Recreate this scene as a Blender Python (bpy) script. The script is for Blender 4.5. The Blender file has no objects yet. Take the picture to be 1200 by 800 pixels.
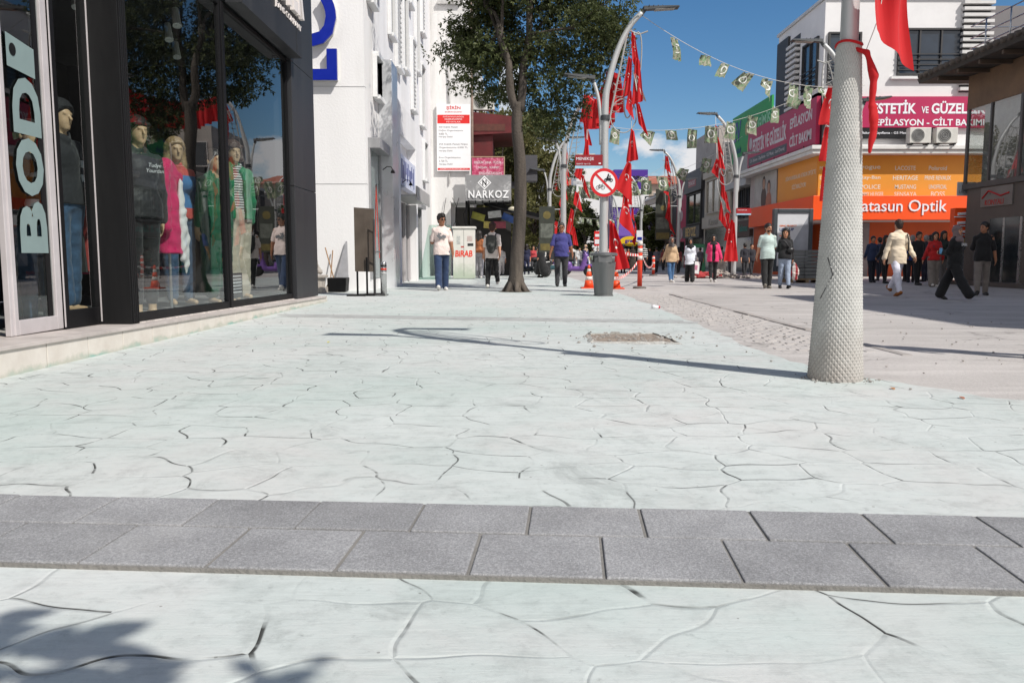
import bpy, bmesh, math, random
import numpy as np
from mathutils import Vector, Matrix, noise as mnoise

random.seed(7)
RNG = np.random.default_rng(7)
SC = bpy.context.scene
COL = SC.collection
PI = math.pi

# ------------------------------------------------------------------ camera model (a real point in the place -> used to read sizes)
CAM_H, F = 0.86, 950.0
TH = math.atan(100.0 / F)
CT, ST = math.cos(TH), math.sin(TH)

def ray(px, py):
    cx, cy = (px - 600) / F, -(py - 400) / F
    return Vector((cx, CT + cy * ST, -ST + cy * CT))

def G(px, py, z=0.0):
    d = ray(px, py); t = (z - CAM_H) / d.z
    return Vector((d.x * t, d.y * t, z))

def PY(px, py, Y):
    d = ray(px, py); t = Y / d.y
    return Vector((d.x * t, Y, CAM_H + d.z * t))

def PXX(px, py, X):
    d = ray(px, py); t = X / d.x
    return Vector((X, d.y * t, CAM_H + d.z * t))

# ------------------------------------------------------------------ objects
WM = {}

def tag(o, label=None, cat=None, group=None, kind=None):
    if label: o['label'] = label
    if cat: o['category'] = cat
    if group: o['group'] = group
    if kind: o['kind'] = kind
    return o

def thing(name, label, cat, loc=(0, 0, 0), rz=0.0, group=None):
    o = bpy.data.objects.new(name, None)
    o.empty_display_size = 0.2
    COL.objects.link(o)
    o.location = loc
    o.rotation_euler = (0, 0, rz)
    WM[o.name] = Matrix.Translation(Vector(loc)) @ Matrix.Rotation(rz, 4, 'Z')
    return tag(o, label, cat, group)

def link_mesh(name, me, mat, parent=None, world=True, smooth=False):
    """mesh coordinates are world metres (world=True) or already local to the parent"""
    o = bpy.data.objects.new(name, me)
    if mat is not None:
        if isinstance(mat, (list, tuple)):
            for m in mat: me.materials.append(m)
        else:
            me.materials.append(mat)
    COL.objects.link(o)
    if smooth and len(me.polygons):
        me.polygons.foreach_set('use_smooth', [True] * len(me.polygons))
    if parent is not None:
        if world:
            me.transform(WM[parent.name].inverted())
        o.parent = parent
        WM[o.name] = WM[parent.name]
    else:
        n = len(me.vertices)
        if n and world:
            co = np.empty(n * 3); me.vertices.foreach_get('co', co); co = co.reshape(-1, 3)
            lo, hi = co.min(0), co.max(0)
            base = Vector(((lo[0] + hi[0]) / 2, (lo[1] + hi[1]) / 2, lo[2]))
            me.transform(Matrix.Translation(-base))
            o.location = base
            WM[o.name] = Matrix.Translation(base)
        else:
            WM[o.name] = Matrix.Identity(4)
    me.update()
    return o

def kids(o):
    return [c for c in bpy.data.objects if c.parent == o]

def copy_tree(o, loc=None, rz=None, label=None, group=None, parent=None, children=None):
    c = o.copy(); COL.objects.link(c)
    if parent is not None: c.parent = parent
    if loc is not None: c.location = loc
    if rz is not None: c.rotation_euler = (0, 0, rz)
    if label: c['label'] = label
    if group: c['group'] = group
    if parent is None:
        WM[c.name] = Matrix.Translation(c.location) @ Matrix.Rotation(c.rotation_euler.z, 4, 'Z')
    else:
        WM[c.name] = WM[parent.name]
    for ch in (kids(o) if children is None else children):
        copy_tree(ch, parent=c)
    return c

class MB:
    """collects shapes into one mesh"""
    def __init__(s): s.v = []; s.f = []; s.mi = []; s.cur = 0
    def _add(s, vs, fs):
        b = len(s.v)
        s.v.extend([tuple(v) for v in vs])
        for f in fs:
            s.f.append(tuple(b + i for i in f)); s.mi.append(s.cur)
        return s
    def box(s, x0, x1, y0, y1, z0, z1):
        if x0 > x1: x0, x1 = x1, x0
        if y0 > y1: y0, y1 = y1, y0
        if z0 > z1: z0, z1 = z1, z0
        vs = [(x0, y0, z0), (x1, y0, z0), (x1, y1, z0), (x0, y1, z0), (x0, y0, z1), (x1, y0, z1), (x1, y1, z1), (x0, y1, z1)]
        return s._add(vs, [(0, 3, 2, 1), (4, 5, 6, 7), (0, 1, 5, 4), (1, 2, 6, 5), (2, 3, 7, 6), (3, 0, 4, 7)])
    def hexa(s, b, t):
        return s._add(list(b) + list(t), [(3, 2, 1, 0), (4, 5, 6, 7), (0, 1, 5, 4), (1, 2, 6, 5), (2, 3, 7, 6), (3, 0, 4, 7)])
    def mbox(s, M, x0, x1, y0, y1, z0, z1):
        vs = [M @ Vector(p) for p in [(x0, y0, z0), (x1, y0, z0), (x1, y1, z0), (x0, y1, z0), (x0, y0, z1), (x1, y0, z1), (x1, y1, z1), (x0, y1, z1)]]
        return s._add(vs, [(0, 3, 2, 1), (4, 5, 6, 7), (0, 1, 5, 4), (1, 2, 6, 5), (2, 3, 7, 6), (3, 0, 4, 7)])
    def quad(s, a, b, c, d): return s._add([a, b, c, d], [(0, 1, 2, 3)])
    def poly(s, pts): return s._add(pts, [tuple(range(len(pts)))])
    def tube(s, pts, r, n=8, cap=True):
        pts = [Vector(p) for p in pts]
        rs = r if isinstance(r, (list, tuple)) else [r] * len(pts)
        b = len(s.v); t0 = None
        ref = None
        for i, p in enumerate(pts):
            t = (pts[min(i + 1, len(pts) - 1)] - pts[max(i - 1, 0)]).normalized()
            if ref is None:
                ref = Vector((0, 0, 1)) if abs(t.z) < 0.9 else Vector((1, 0, 0))
                a = t.cross(ref).normalized()
            else:
                a = (a - t * a.dot(t))
                a = a.normalized() if a.length > 1e-6 else t.orthogonal().normalized()
            c = t.cross(a)
            for k in range(n):
                an = 2 * PI * k / n
                s.v.append(tuple(p + (a * math.cos(an) + c * math.sin(an)) * rs[i]))
        for i in range(len(pts) - 1):
            for k in range(n):
                k2 = (k + 1) % n
                s.f.append((b + i * n + k, b + (i + 1) * n + k, b + (i + 1) * n + k2, b + i * n + k2)); s.mi.append(s.cur)
        if cap:
            s.f.append(tuple(b + k for k in range(n))); s.mi.append(s.cur)
            e = b + (len(pts) - 1) * n
            s.f.append(tuple(e + k for k in reversed(range(n)))); s.mi.append(s.cur)
        return s
    def lathe(s, c, prof, n=24, M=None):
        """prof: list of (r,z) from bottom to top around the vertical through c"""
        c = Vector(c); b = len(s.v)
        for r, z in prof:
            for k in range(n):
                a = 2 * PI * k / n
                p = Vector((r * math.cos(a), r * math.sin(a), z))
                if M is not None: p = M @ p
                s.v.append(tuple(c + p))
        for i in range(len(prof) - 1):
            for k in range(n):
                k2 = (k + 1) % n
                s.f.append((b + i * n + k, b + i * n + k2, b + (i + 1) * n + k2, b + (i + 1) * n + k)); s.mi.append(s.cur)
        s.f.append(tuple(b + k for k in reversed(range(n)))); s.mi.append(s.cur)
        e = b + (len(prof) - 1) * n
        s.f.append(tuple(e + k for k in range(n))); s.mi.append(s.cur)
        return s
    def ball(s, c, rx, ry=None, rz=None, n=10, m=7):
        ry = ry or rx; rz = rz or rx
        prof = [(max(1e-4, math.sin(PI * i / m)), -math.cos(PI * i / m)) for i in range(m + 1)]
        return s.lathe(c, prof, n, Matrix.Diagonal((rx, ry, rz)))
    def build(s, name, mat, parent=None, smooth=False, bevel=0, label=None, cat=None, group=None, kind=None):
        me = bpy.data.meshes.new(name)
        me.from_pydata(s.v, [], s.f)
        if isinstance(mat, (list, tuple)):
            me.polygons.foreach_set('material_index', s.mi)
        o = link_mesh(name, me, mat, parent, True, smooth)
        if bevel:
            m = o.modifiers.new('edge', 'BEVEL'); m.width = bevel; m.segments = 2; m.limit_method = 'ANGLE'; m.angle_limit = 0.6
        if smooth == 'auto':
            pass
        return tag(o, label, cat, group, kind)

def frame(o, right, up):
    r = Vector(right).normalized(); u = Vector(up).normalized(); n = r.cross(u)
    M = Matrix((r, u, n)).transposed().to_4x4(); M.translation = Vector(o)
    return M

def text(name, body, M, mat, parent, width=None, height=None, extrude=0.006, bold=0.0, align='CENTER', shear=0.0, space=1.0, line=1.0, label=None):
    """lettering on the plane M (x right, y up, z out), centred on its origin, fitted to width x height"""
    cu = bpy.data.curves.new(name, 'FONT')
    cu.body = body; cu.size = 1.0; cu.extrude = 0.0; cu.offset = bold; cu.align_x = align; cu.shear = shear
    cu.space_character = space; cu.space_line = line; cu.resolution_u = 3
    t = bpy.data.objects.new(name, cu); COL.objects.link(t)
    bpy.context.view_layer.update()
    dg = bpy.context.evaluated_depsgraph_get()
    me = bpy.data.meshes.new_from_object(t.evaluated_get(dg))
    COL.objects.unlink(t); bpy.data.objects.remove(t); bpy.data.curves.remove(cu)
    n = len(me.vertices)
    co = np.empty(n * 3); me.vertices.foreach_get('co', co); co = co.reshape(-1, 3)
    lo, hi = co.min(0), co.max(0); sz = hi - lo
    sx = width / sz[0] if width else None
    sy = height / sz[1] if height else None
    sx = sx or sy; sy = sy or sx
    co[:, 0] = (co[:, 0] - (lo[0] + hi[0]) / 2) * sx
    co[:, 1] = (co[:, 1] - (lo[1] + hi[1]) / 2) * sy
    co[:, 2] = 0.0
    me.vertices.foreach_set('co', co.ravel())
    if extrude > 0:
        bm = bmesh.new(); bm.from_mesh(me)
        r = bmesh.ops.extrude_face_region(bm, geom=bm.faces[:])
        for e in r['geom']:
            if isinstance(e, bmesh.types.BMVert): e.co.z += extrude
        bmesh.ops.recalc_face_normals(bm, faces=bm.faces[:])
        bm.to_mesh(me); bm.free()
    me.transform(M)
    me.polygons.foreach_set('use_smooth', [False] * len(me.polygons))
    me.materials.clear()
    o = link_mesh(name, me, mat, parent, True)
    if label: o['label'] = label
    return o

# ------------------------------------------------------------------ materials
def srgb(r, g, b):
    f = lambda c: (c / 255 / 12.92) if c / 255 <= 0.04045 else ((c / 255 + 0.055) / 1.055) ** 2.4
    return (f(r), f(g), f(b))

class NT:
    def __init__(s, name):
        s.m = bpy.data.materials.new(name); s.m.use_nodes = True
        s.t = s.m.node_tree; s.b = s.t.nodes['Principled BSDF']; s.out = s.t.nodes['Material Output']
        s._tc = None
    def n(s, typ, **kw):
        nd = s.t.nodes.new(typ)
        for k, v in kw.items():
            if k in nd.inputs: nd.inputs[k].default_value = v
            else: setattr(nd, k, v)
        return nd
    def l(s, a, b): s.t.links.new(a, b)
    def obj(s):
        if s._tc is None: s._tc = s.n('ShaderNodeTexCoord')
        return s._tc.outputs['Object']
    def noise(s, scale, detail=4, rough=0.55, vec=None, dist=0.0):
        nd = s.n('ShaderNodeTexNoise'); nd.inputs['Scale'].default_value = scale; nd.inputs['Detail'].default_value = detail
        nd.inputs['Roughness'].default_value = rough; nd.inputs['Distortion'].default_value = dist
        s.l(vec or s.obj(), nd.inputs['Vector']); return nd
    def ramp(s, src, stops):
        nd = s.n('ShaderNodeValToRGB'); el = nd.color_ramp.elements
        while len(el) < len(stops): el.new(0.5)
        for e, (p, c) in zip(el, stops):
            e.position = p; e.color = (c[0], c[1], c[2], 1) if hasattr(c, '__len__') else (c, c, c, 1)
        s.l(src, nd.inputs['Fac']); return nd.outputs['Color']
    def mix(s, fac, a, b, blend='MIX'):
        nd = s.n('ShaderNodeMix', data_type='RGBA', blend_type=blend)
        for sock, val in ((nd.inputs[0], fac), (nd.inputs[6], a), (nd.inputs[7], b)):
            if isinstance(val, bpy.types.NodeSocket): s.l(val, sock)
            elif isinstance(val, (int, float)): sock.default_value = val if sock == nd.inputs[0] else (val, val, val, 1)
            else: sock.default_value = (val[0], val[1], val[2], 1)
        return nd.outputs[2]
    def math(s, op, a, b=None, clamp=False):
        nd = s.n('ShaderNodeMath', operation=op); nd.use_clamp = clamp
        for i, v in enumerate((a, b)):
            if v is None: continue
            if isinstance(v, bpy.types.NodeSocket): s.l(v, nd.inputs[i])
            else: nd.inputs[i].default_value = v
        return nd.outputs[0]
    def bump(s, h, strength=0.3, dist=0.01, prev=None):
        nd = s.n('ShaderNodeBump'); nd.inputs['Strength'].default_value = strength; nd.inputs['Distance'].default_value = dist
        s.l(h, nd.inputs['Height'])
        if prev is not None: s.l(prev, nd.inputs['Normal'])
        s.l(nd.outputs['Normal'], s.b.inputs['Normal']); return nd.outputs['Normal']
    def set(s, **kw):
        for k, v in kw.items():
            k = k.replace('_', ' ')
            if isinstance(v, bpy.types.NodeSocket): s.l(v, s.b.inputs[k])
            elif isinstance(v, tuple): s.b.inputs[k].default_value = (v[0], v[1], v[2], 1)
            else: s.b.inputs[k].default_value = v
        return s

_M = {}
def P(name, rgb, rough=0.6, var=0.15, scale=6.0, bump=0.0, bscale=60.0, metal=0.0, dirt=None, spec=0.5, streak=False):
    """everyday surface: colour drifts in patches, roughness drifts, fine relief, optional dirt"""
    if name in _M: return _M[name]
    t = NT(name)
    vec = None
    if streak:
        mp = t.n('ShaderNodeMapping'); mp.inputs['Scale'].default_value = (1, 1, 0.12); t.l(t.obj(), mp.inputs['Vector']); vec = mp.outputs['Vector']
    n1 = t.noise(scale, 5, 0.6, vec)
    lo = tuple(c * (1 - var) for c in rgb); hi = tuple(min(1, c * (1 + var * 0.7)) for c in rgb)
    col = t.ramp(n1.outputs['Fac'], [(0.3, lo), (0.7, hi)])
    if dirt:
        n2 = t.noise(scale * 0.45, 6, 0.7, vec, 0.4)
        f = t.ramp(n2.outputs['Fac'], [(0.5, 0.0), (0.75, dirt[1])])
        col = t.mix(f, col, dirt[0])
    t.set(Base_Color=col, Metallic=metal)
    t.b.inputs['Specular IOR Level'].default_value = spec
    r = t.n('ShaderNodeMapRange'); r.inputs['To Min'].default_value = max(0.03, rough - 0.1); r.inputs['To Max'].default_value = min(1, rough + 0.1)
    t.l(n1.outputs['Fac'], r.inputs['Value']); t.l(r.outputs['Result'], t.b.inputs['Roughness'])
    if bump:
        n3 = t.noise(bscale, 3, 0.6); t.bump(n3.outputs['Fac'], bump, 0.02)
    _M[name] = t.m
    return t.m

def cloth(name, rgb, rough=0.85, var=0.18, scale=9, stripes=None, two=None):
    if name in _M: return _M[name]
    t = NT(name)
    n1 = t.noise(scale, 4, 0.6)
    col = t.ramp(n1.outputs['Fac'], [(0.3, tuple(c * (1 - var) for c in rgb)), (0.7, tuple(min(1, c * (1 + var * .5)) for c in rgb))])
    if stripes:
        sep = t.n('ShaderNodeSeparateXYZ'); t.l(t.obj(), sep.inputs[0])
        ax = sep.outputs[stripes[1]]
        w = t.math('FRACT', t.math('MULTIPLY', ax, stripes[2]))
        f = t.math('GREATER_THAN', w, 0.5)
        col = t.mix(f, col, stripes[0])
    t.set(Base_Color=col, Roughness=rough)
    t.b.inputs['Sheen Weight'].default_value = 0.15
    w2 = t.noise(240, 2, 0.5); t.bump(w2.outputs['Fac'], 0.15, 0.004)
    _M[name] = t.m
    return t.m

def glass(name, tint=(0.9, 0.95, 0.94), refl=1.0, ior=1.5, dark=0.0):
    """window pane: see-through sheet with a mirror-like reflection that grows at grazing angles, slightly wavy"""
    if name in _M: return _M[name]
    t = NT(name)
    t.t.nodes.remove(t.b)
    tr = t.n('ShaderNodeBsdfTransparent'); tr.inputs['Color'].default_value = (*tint, 1)
    gl = t.n('ShaderNodeBsdfGlossy'); gl.inputs['Roughness'].default_value = 0.01
    gl.inputs['Color'].default_value = (1, 1, 1, 1)
    nz = t.noise(0.9, 2, 0.4); bp = t.n('ShaderNodeBump'); bp.inputs['Strength'].default_value = 0.06; bp.inputs['Distance'].default_value = 0.03
    t.l(nz.outputs['Fac'], bp.inputs['Height']); t.l(bp.outputs['Normal'], gl.inputs['Normal'])
    fr = t.n('ShaderNodeFresnel'); bf = t.n('ShaderNodeNewGeometry'); t.l(t.math('SUBTRACT', ior, t.math('MULTIPLY', bf.outputs['Backfacing'], ior - 1 / ior)), fr.inputs['IOR'])
    f = t.math('MULTIPLY', fr.outputs['Fac'], refl, True)
    mx = t.n('ShaderNodeMixShader'); t.l(f, mx.inputs[0]); t.l(tr.outputs[0], mx.inputs[1]); t.l(gl.outputs[0], mx.inputs[2])
    t.l(mx.outputs[0], t.out.inputs['Surface'])
    _M[name] = t.m
    return t.m

def pane(name, rgb=(0.02, 0.025, 0.03), rough=0.06):
    """opaque dark window glass for far buildings"""
    if name in _M: return _M[name]
    t = NT(name); n = t.noise(0.8, 3)
    t.set(Base_Color=t.ramp(n.outputs['Fac'], [(0.35, tuple(c * .5 for c in rgb)), (0.65, rgb)]), Roughness=rough)
    t.b.inputs['Specular IOR Level'].default_value = 0.8
    _M[name] = t.m
    return t.m
# ------------------------------------------------------------------ continuous bodies: distance field + surface nets
class Vol:
    def __init__(s, lo, hi, h):
        s.h = h; s.lo = np.array(lo, float)
        s.n = np.maximum(4, np.ceil((np.array(hi) - s.lo) / h).astype(int) + 1)
        s.F = np.full(tuple(s.n), 1.0, np.float32)
    def sub(s, lo, hi):
        a = np.clip(np.floor((np.array(lo) - s.lo) / s.h).astype(int), 0, s.n - 1)
        b = np.clip(np.ceil((np.array(hi) - s.lo) / s.h).astype(int) + 1, 1, s.n)
        if np.any(b <= a): return None, None
        sl = tuple(slice(a[i], b[i]) for i in range(3))
        g = np.meshgrid(*[s.lo[i] + s.h * np.arange(a[i], b[i]) for i in range(3)], indexing='ij')
        return sl, g
    def blend(s, sl, d, k):
        f = s.F[sl]
        if k > 0:
            hh = np.clip(0.5 + 0.5 * (f - d) / k, 0, 1)
            r = f * (1 - hh) + d * hh - k * hh * (1 - hh)
        else: r = np.minimum(f, d)
        s.F[sl] = r.astype(np.float32)
    def cap(s, a, b, ra, rb, k=0.02, flat=None):
        a = np.array(a, float); b = np.array(b, float); m = max(ra, rb) + k + 3 * s.h
        sl, g = s.sub(np.minimum(a, b) - m, np.maximum(a, b) + m)
        if sl is None: return s
        ab = b - a; L = float(ab @ ab) + 1e-12
        t = np.clip(((g[0] - a[0]) * ab[0] + (g[1] - a[1]) * ab[1] + (g[2] - a[2]) * ab[2]) / L, 0, 1)
        d = np.sqrt((g[0] - a[0] - t * ab[0]) ** 2 + (g[1] - a[1] - t * ab[1]) ** 2 + (g[2] - a[2] - t * ab[2]) ** 2) - (ra + t * (rb - ra))
        s.blend(sl, d, k); return s
    def ell(s, c, r, k=0.02, R=None):
        c = np.array(c, float); r = np.array(r, float); m = r.max() + k + 3 * s.h
        sl, g = s.sub(c - m, c + m)
        if sl is None: return s
        q = np.stack([g[i] - c[i] for i in range(3)])
        if R is not None: q = np.einsum('ij,jabc->iabc', np.array(R.transposed()), q)
        q0 = np.sqrt(sum((q[i] / r[i]) ** 2 for i in range(3)))
        q1 = np.sqrt(sum((q[i] / r[i] ** 2) ** 2 for i in range(3))) + 1e-9
        d = q0 * (q0 - 1) / q1
        s.blend(sl, d, k); return s
    def cutell(s, c, r):
        c = np.array(c, float); r = np.array(r, float); m = r.max() + 3 * s.h
        sl, g = s.sub(c - m, c + m)
        if sl is None: return s
        q0 = np.sqrt(sum(((g[i] - c[i]) / r[i]) ** 2 for i in range(3)))
        q1 = np.sqrt(sum(((g[i] - c[i]) / r[i] ** 2) ** 2 for i in range(3))) + 1e-9
        s.F[sl] = np.maximum(s.F[sl], -(q0 * (q0 - 1) / q1)); return s
    def cut(s, p, n):
        """keep the side opposite to n"""
        g = np.meshgrid(*[s.lo[i] + s.h * np.arange(s.n[i]) for i in range(3)], indexing='ij')
        n = np.array(n, float); n /= np.linalg.norm(n)
        d = sum((g[i] - p[i]) * n[i] for i in range(3))
        s.F = np.maximum(s.F, d).astype(np.float32); return s
    def wrinkle(s, amp, freq, seed):
        ix = np.nonzero(np.abs(s.F) < 0.03)
        g = [s.lo[i] + s.h * ix[i] for i in range(3)]
        r = np.random.default_rng(seed); w = 0
        for i in range(5):
            v = r.normal(size=3); v[2] *= 1.3; v /= np.linalg.norm(v); v *= freq * r.uniform(.6, 1.7)
            w = w + np.sin(v[0] * g[0] + v[1] * g[1] + v[2] * g[2] + r.uniform(0, 6) + 1.3 * np.sin(g[2] * freq * .4 + r.uniform(0, 6)))
        s.F[ix] += (amp * w / 2.2).astype(np.float32); return s
    def mesh(s, name):
        F = s.F.copy()
        F[0] = F[-1] = 1; F[:, 0] = F[:, -1] = 1; F[:, :, 0] = F[:, :, -1] = 1
        I = F < 0
        c = np.zeros(np.array(F.shape) - 1, np.int8)
        sh = [(i, j, k) for i in (0, 1) for j in (0, 1) for k in (0, 1)]
        def cs(A, o): return A[o[0]:A.shape[0] - 1 + o[0], o[1]:A.shape[1] - 1 + o[1], o[2]:A.shape[2] - 1 + o[2]]
        for o in sh: c += cs(I, o)
        act = (c > 0) & (c < 8)
        idx = np.argwhere(act)
        me = bpy.data.meshes.new(name)
        if len(idx) == 0: return me
        vid = np.full(act.shape, -1, np.int64); vid[act] = np.arange(len(idx))
        P_ = np.zeros((len(idx), 3)); cnt = np.zeros(len(idx))
        val = {o: F[idx[:, 0] + o[0], idx[:, 1] + o[1], idx[:, 2] + o[2]] for o in sh}
        for a in sh:
            for ax in range(3):
                if a[ax] == 0:
                    b = list(a); b[ax] = 1; b = tuple(b)
                    fa, fb = val[a], val[b]; x = (fa < 0) != (fb < 0)
                    t = np.where(x, fa / np.where(np.abs(fa - fb) < 1e-9, 1e-9, fa - fb), 0)
                    p = np.tile(np.array(a, float), (len(idx), 1)); p[:, ax] = t
                    P_ += np.where(x[:, None], p, 0); cnt += x
        V = s.lo + s.h * (idx + P_ / cnt[:, None])
        quads = []
        for ax in range(3):
            u, w = (ax + 1) % 3, (ax + 2) % 3
            A = np.take(I, range(I.shape[ax] - 1), ax); B = np.take(I, range(1, I.shape[ax]), ax)
            e = np.argwhere(A != B)
            ok = (e[:, u] > 0) & (e[:, w] > 0) & (e[:, u] < act.shape[u]) & (e[:, w] < act.shape[w])
            e = e[ok]
            ins = A[e[:, 0], e[:, 1], e[:, 2]]
            def g(du, dw):
                q = e.copy(); q[:, u] -= du; q[:, w] -= dw; return vid[q[:, 0], q[:, 1], q[:, 2]]
            q = np.stack([g(1, 1), g(0, 1), g(0, 0), g(1, 0)], 1)
            q[~ins] = q[~ins][:, ::-1]
            quads.append(q)
        Q = np.concatenate(quads); Q = Q[(Q >= 0).all(1)]
        me.vertices.add(len(V)); me.vertices.foreach_set('co', V.ravel())
        me.loops.add(len(Q) * 4); me.polygons.add(len(Q))
        me.loops.foreach_set('vertex_index', Q.ravel().astype(np.int32))
        me.polygons.foreach_set('loop_start', np.arange(0, len(Q) * 4, 4, dtype=np.int32))
        me.polygons.foreach_set('use_smooth', np.ones(len(Q), bool))
        me.update(calc_edges=True)
        return me

def skin(name, rgb):
    if name in _M: return _M[name]
    t = NT(name); n = t.noise(12, 4)
    t.set(Base_Color=t.ramp(n.outputs['Fac'], [(0.3, tuple(c * .86 for c in rgb)), (0.7, rgb)]), Roughness=0.5)
    t.b.inputs['Subsurface Weight'].default_value = 0.05
    t.b.inputs['Subsurface Radius'].default_value = (0.01, 0.004, 0.002)
    _M[name] = t.m; return t.m

def rotx(a): return Matrix.Rotation(a, 3, 'X')
def roty(a): return Matrix.Rotation(a, 3, 'Y')
def rotz(a): return Matrix.Rotation(a, 3, 'Z')
R_ = math.radians

def person(name, label, cat, loc, face, H=1.75, h=0.014, legs=((0, 0), (0, 0)), arms=((0, 6, 8, 0), (0, 6, 8, 0)), lean=0, head=(0, 0), build=1.0,
           top=None, bottom=None, shoes=None, hair=None, hijab=None, skinmat=None, group=None, beard=None, belly=0.0, female=False, glasses=False,
           seed=0, overcoat=None, spread=0.0, no_eyes=False, extra=None):
    """face: heading in degrees (0 looks at -Y). legs: (hip flexion, knee flexion) left, right. arms: (shoulder flexion, abduction, elbow flexion, inward turn).
    top: dict(mat, sleeve 0..1 (1=wrist), hem z fraction, ease). bottom: dict(mat, kind trousers|skirt, ease, flare)."""
    S = H / 1.75
    root = thing(name, label, cat, loc, R_(face), group)
    hipz, kneeL, shinL = 0.92 * S, 0.43 * S, 0.41 * S
    hw = (0.085 if not female else 0.088) * S * build
    sw = (0.166 if not female else 0.142) * S * (0.5 + 0.5 * build)
    J = {}
    low = 9
    for i, sd in enumerate((1, -1)):            # +x is the figure's left when it looks at -Y
        hf, kf = legs[i]
        d = rotx(R_(hf)) @ Vector((sd * math.sin(R_(spread)), 0, -1))
        hip = Vector((sd * hw, 0, 0)); kn = hip + d * kneeL
        d2 = rotx(R_(hf - kf)) @ Vector((sd * math.sin(R_(spread)) * .6, 0, -1))
        an = kn + d2 * shinL
        J['hip', i], J['kn', i], J['an', i], J['shin', i] = hip, kn, an, d2
        foot = rotx(R_(max(-28, min(22, hf - kf)))) @ Vector((sd * .12, -1, 0)).normalized()
        if abs(hf - kf) < 12: foot = Vector((sd * .15, -1, 0)).normalized()
        J['ft', i] = foot
        sole = min(an.z - 0.075 * S, (an + foot * 0.17 * S).z - 0.055 * S, (an - foot * 0.05 * S).z - 0.07 * S)
        low = min(low, sole)
    up = Vector((0, 0, -low))
    for k in list(J):
        if k[0] in ('hip', 'kn', 'an'): J[k] = J[k] + up
    pel = up.copy()
    RL = rotx(R_(lean))
    def T(x, y, z): return pel + RL @ (Vector((x, y, z)) * S)      # torso frame, heights above the hip joint
    J['sh', 0], J['sh', 1] = T(sw / S, 0.01, 0.478), T(-sw / S, 0.01, 0.478)
    for i, sd in enumerate((1, -1)):
        fl, ab, el, inn = arms[i]
        d = RL @ (roty(R_(-sd * ab)) @ (rotx(R_(fl)) @ Vector((0, 0, -1))))
        e = J['sh', i] + d * 0.285 * S
        d2 = RL @ (roty(R_(-sd * (ab - inn))) @ (rotx(R_(fl + el)) @ (rotz(R_(sd * -inn * .8)) @ Vector((0, 0, -1)))))
        if inn: d2 = (d2 + Vector((-sd * math.sin(R_(inn)) * math.sin(R_(min(90, el))), 0, 0))).normalized()
        w = e + d2 * 0.25 * S
        J['el', i], J['wr', i], J['fa', i] = e, w, d2
    hb = T(0, 0, 0.585)
    RH = RL @ rotz(R_(head[0])) @ rotx(R_(head[1]))
    hc = hb + RL @ Vector((0, -0.012 * S, 0)) + RH @ Vector((0, -0.008, 0.135)) * S
    HS = 1.06
    def HD(x, y, z): return hc + RH @ (Vector((x, y, z)) * S * HS)
    pts = [v for k, v in J.items() if k[0] in ('kn', 'an', 'sh', 'el', 'wr')] + [hc]
    lo = np.array([min(p[i] for p in pts) for i in range(3)]) - 0.30 * S * np.array((1, 1, 1)); lo[2] = -0.03
    hi = np.array([max(p[i] for p in pts) for i in range(3)]) + 0.30 * S
    b = build
    def trunk(v, e=0.0, k=0.05):
        v.ell(T(0, 0.0, 0.03), np.array((0.155 * b + e, 0.105 * b + e, 0.13 + e)) * S, k)
        v.ell(T(0, -0.005 - belly * .5, 0.20), np.array(((0.128 if female else 0.14) * b + e + belly * .3, 0.098 * b + e + belly, 0.15 + e)) * S, k)
        v.ell(T(0, -0.005, 0.37), np.array((0.15 * b + e, 0.105 * b + e, 0.15 + e)) * S, k * .8)
        if female: 
            for sd in (1, -1): v.ell(T(sd * .07, -0.085, 0.36), np.array((0.062 + e, 0.06 + e, 0.065 + e)) * S, k)
        v.cap(J['sh', 0], J['sh', 1], (0.05 + e * .6) * S, (0.05 + e * .6) * S, 0.03)
        v.cap(T(0.10, 0.01, 0.495), T(0.02, 0.005, 0.565), (0.042 + e * .5) * S, (0.05 + e * .4) * S, 0.03)
        v.cap(T(-0.10, 0.01, 0.495), T(-0.02, 0.005, 0.565), (0.042 + e * .5) * S, (0.05 + e * .4) * S, 0.03)
    def arm(v, i, t, e, k=0.02, flare=0.0):
        a, m, w = J['sh', i], J['el', i], J['wr', i]
        if t <= 0.5:
            v.cap(a, a.lerp(m, t * 2), (0.052 * b + e * .6) * S, (0.046 * b + e + flare) * S, k)
        else:
            q = m.lerp(w, (t - 0.5) * 2)
            v.cap(a, m, (0.052 * b + e * .6) * S, (0.041 * b + e) * S, k); v.cap(m, q, (0.043 * b + e) * S, (0.03 + (1 - t) * .01 + e + flare) * S, k)
    # ---- body, one continuous skin
    v = Vol(lo, hi, h)
    trunk(v)
    for i, sd in enumerate((1, -1)):
        v.cap(J['hip', i], J['kn', i], 0.082 * b * S, 0.054 * S, 0.04); v.cap(J['kn', i], J['an', i], 0.056 * S, 0.036 * S, 0.02)
        v.ell(J['kn', i].lerp(J['an', i], .3) + Vector((0, 0.014, 0)) * S, (0.046 * S, 0.05 * S, 0.12 * S), 0.02)
        f = J['ft', i]; a = J['an', i]
        v.cap(a - f * 0.03 * S + Vector((0, 0, -0.035)) * S, a + f * 0.15 * S + Vector((0, 0, -0.05)) * S, 0.034 * S, 0.027 * S, 0.03)
        arm(v, i, 1.0, 0.0)
        w, d = J['wr', i], J['fa', i]
        side = Vector((sd, 0, 0)); side = (side - d * side.dot(d)).normalized(); fwd = d.cross(side) * sd
        if fwd.y > 0 and abs(d.z) > .6: fwd = -fwd
        hd = (d + side * -0.15).normalized()
        fw = fwd; pn = side            # fingers spread along fw, palm looks to -side (towards the thigh)
        pc = w + hd * 0.045 * S
        v.cap(w, w + hd * 0.03 * S, 0.026 * S, 0.028 * S, 0.015)
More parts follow.
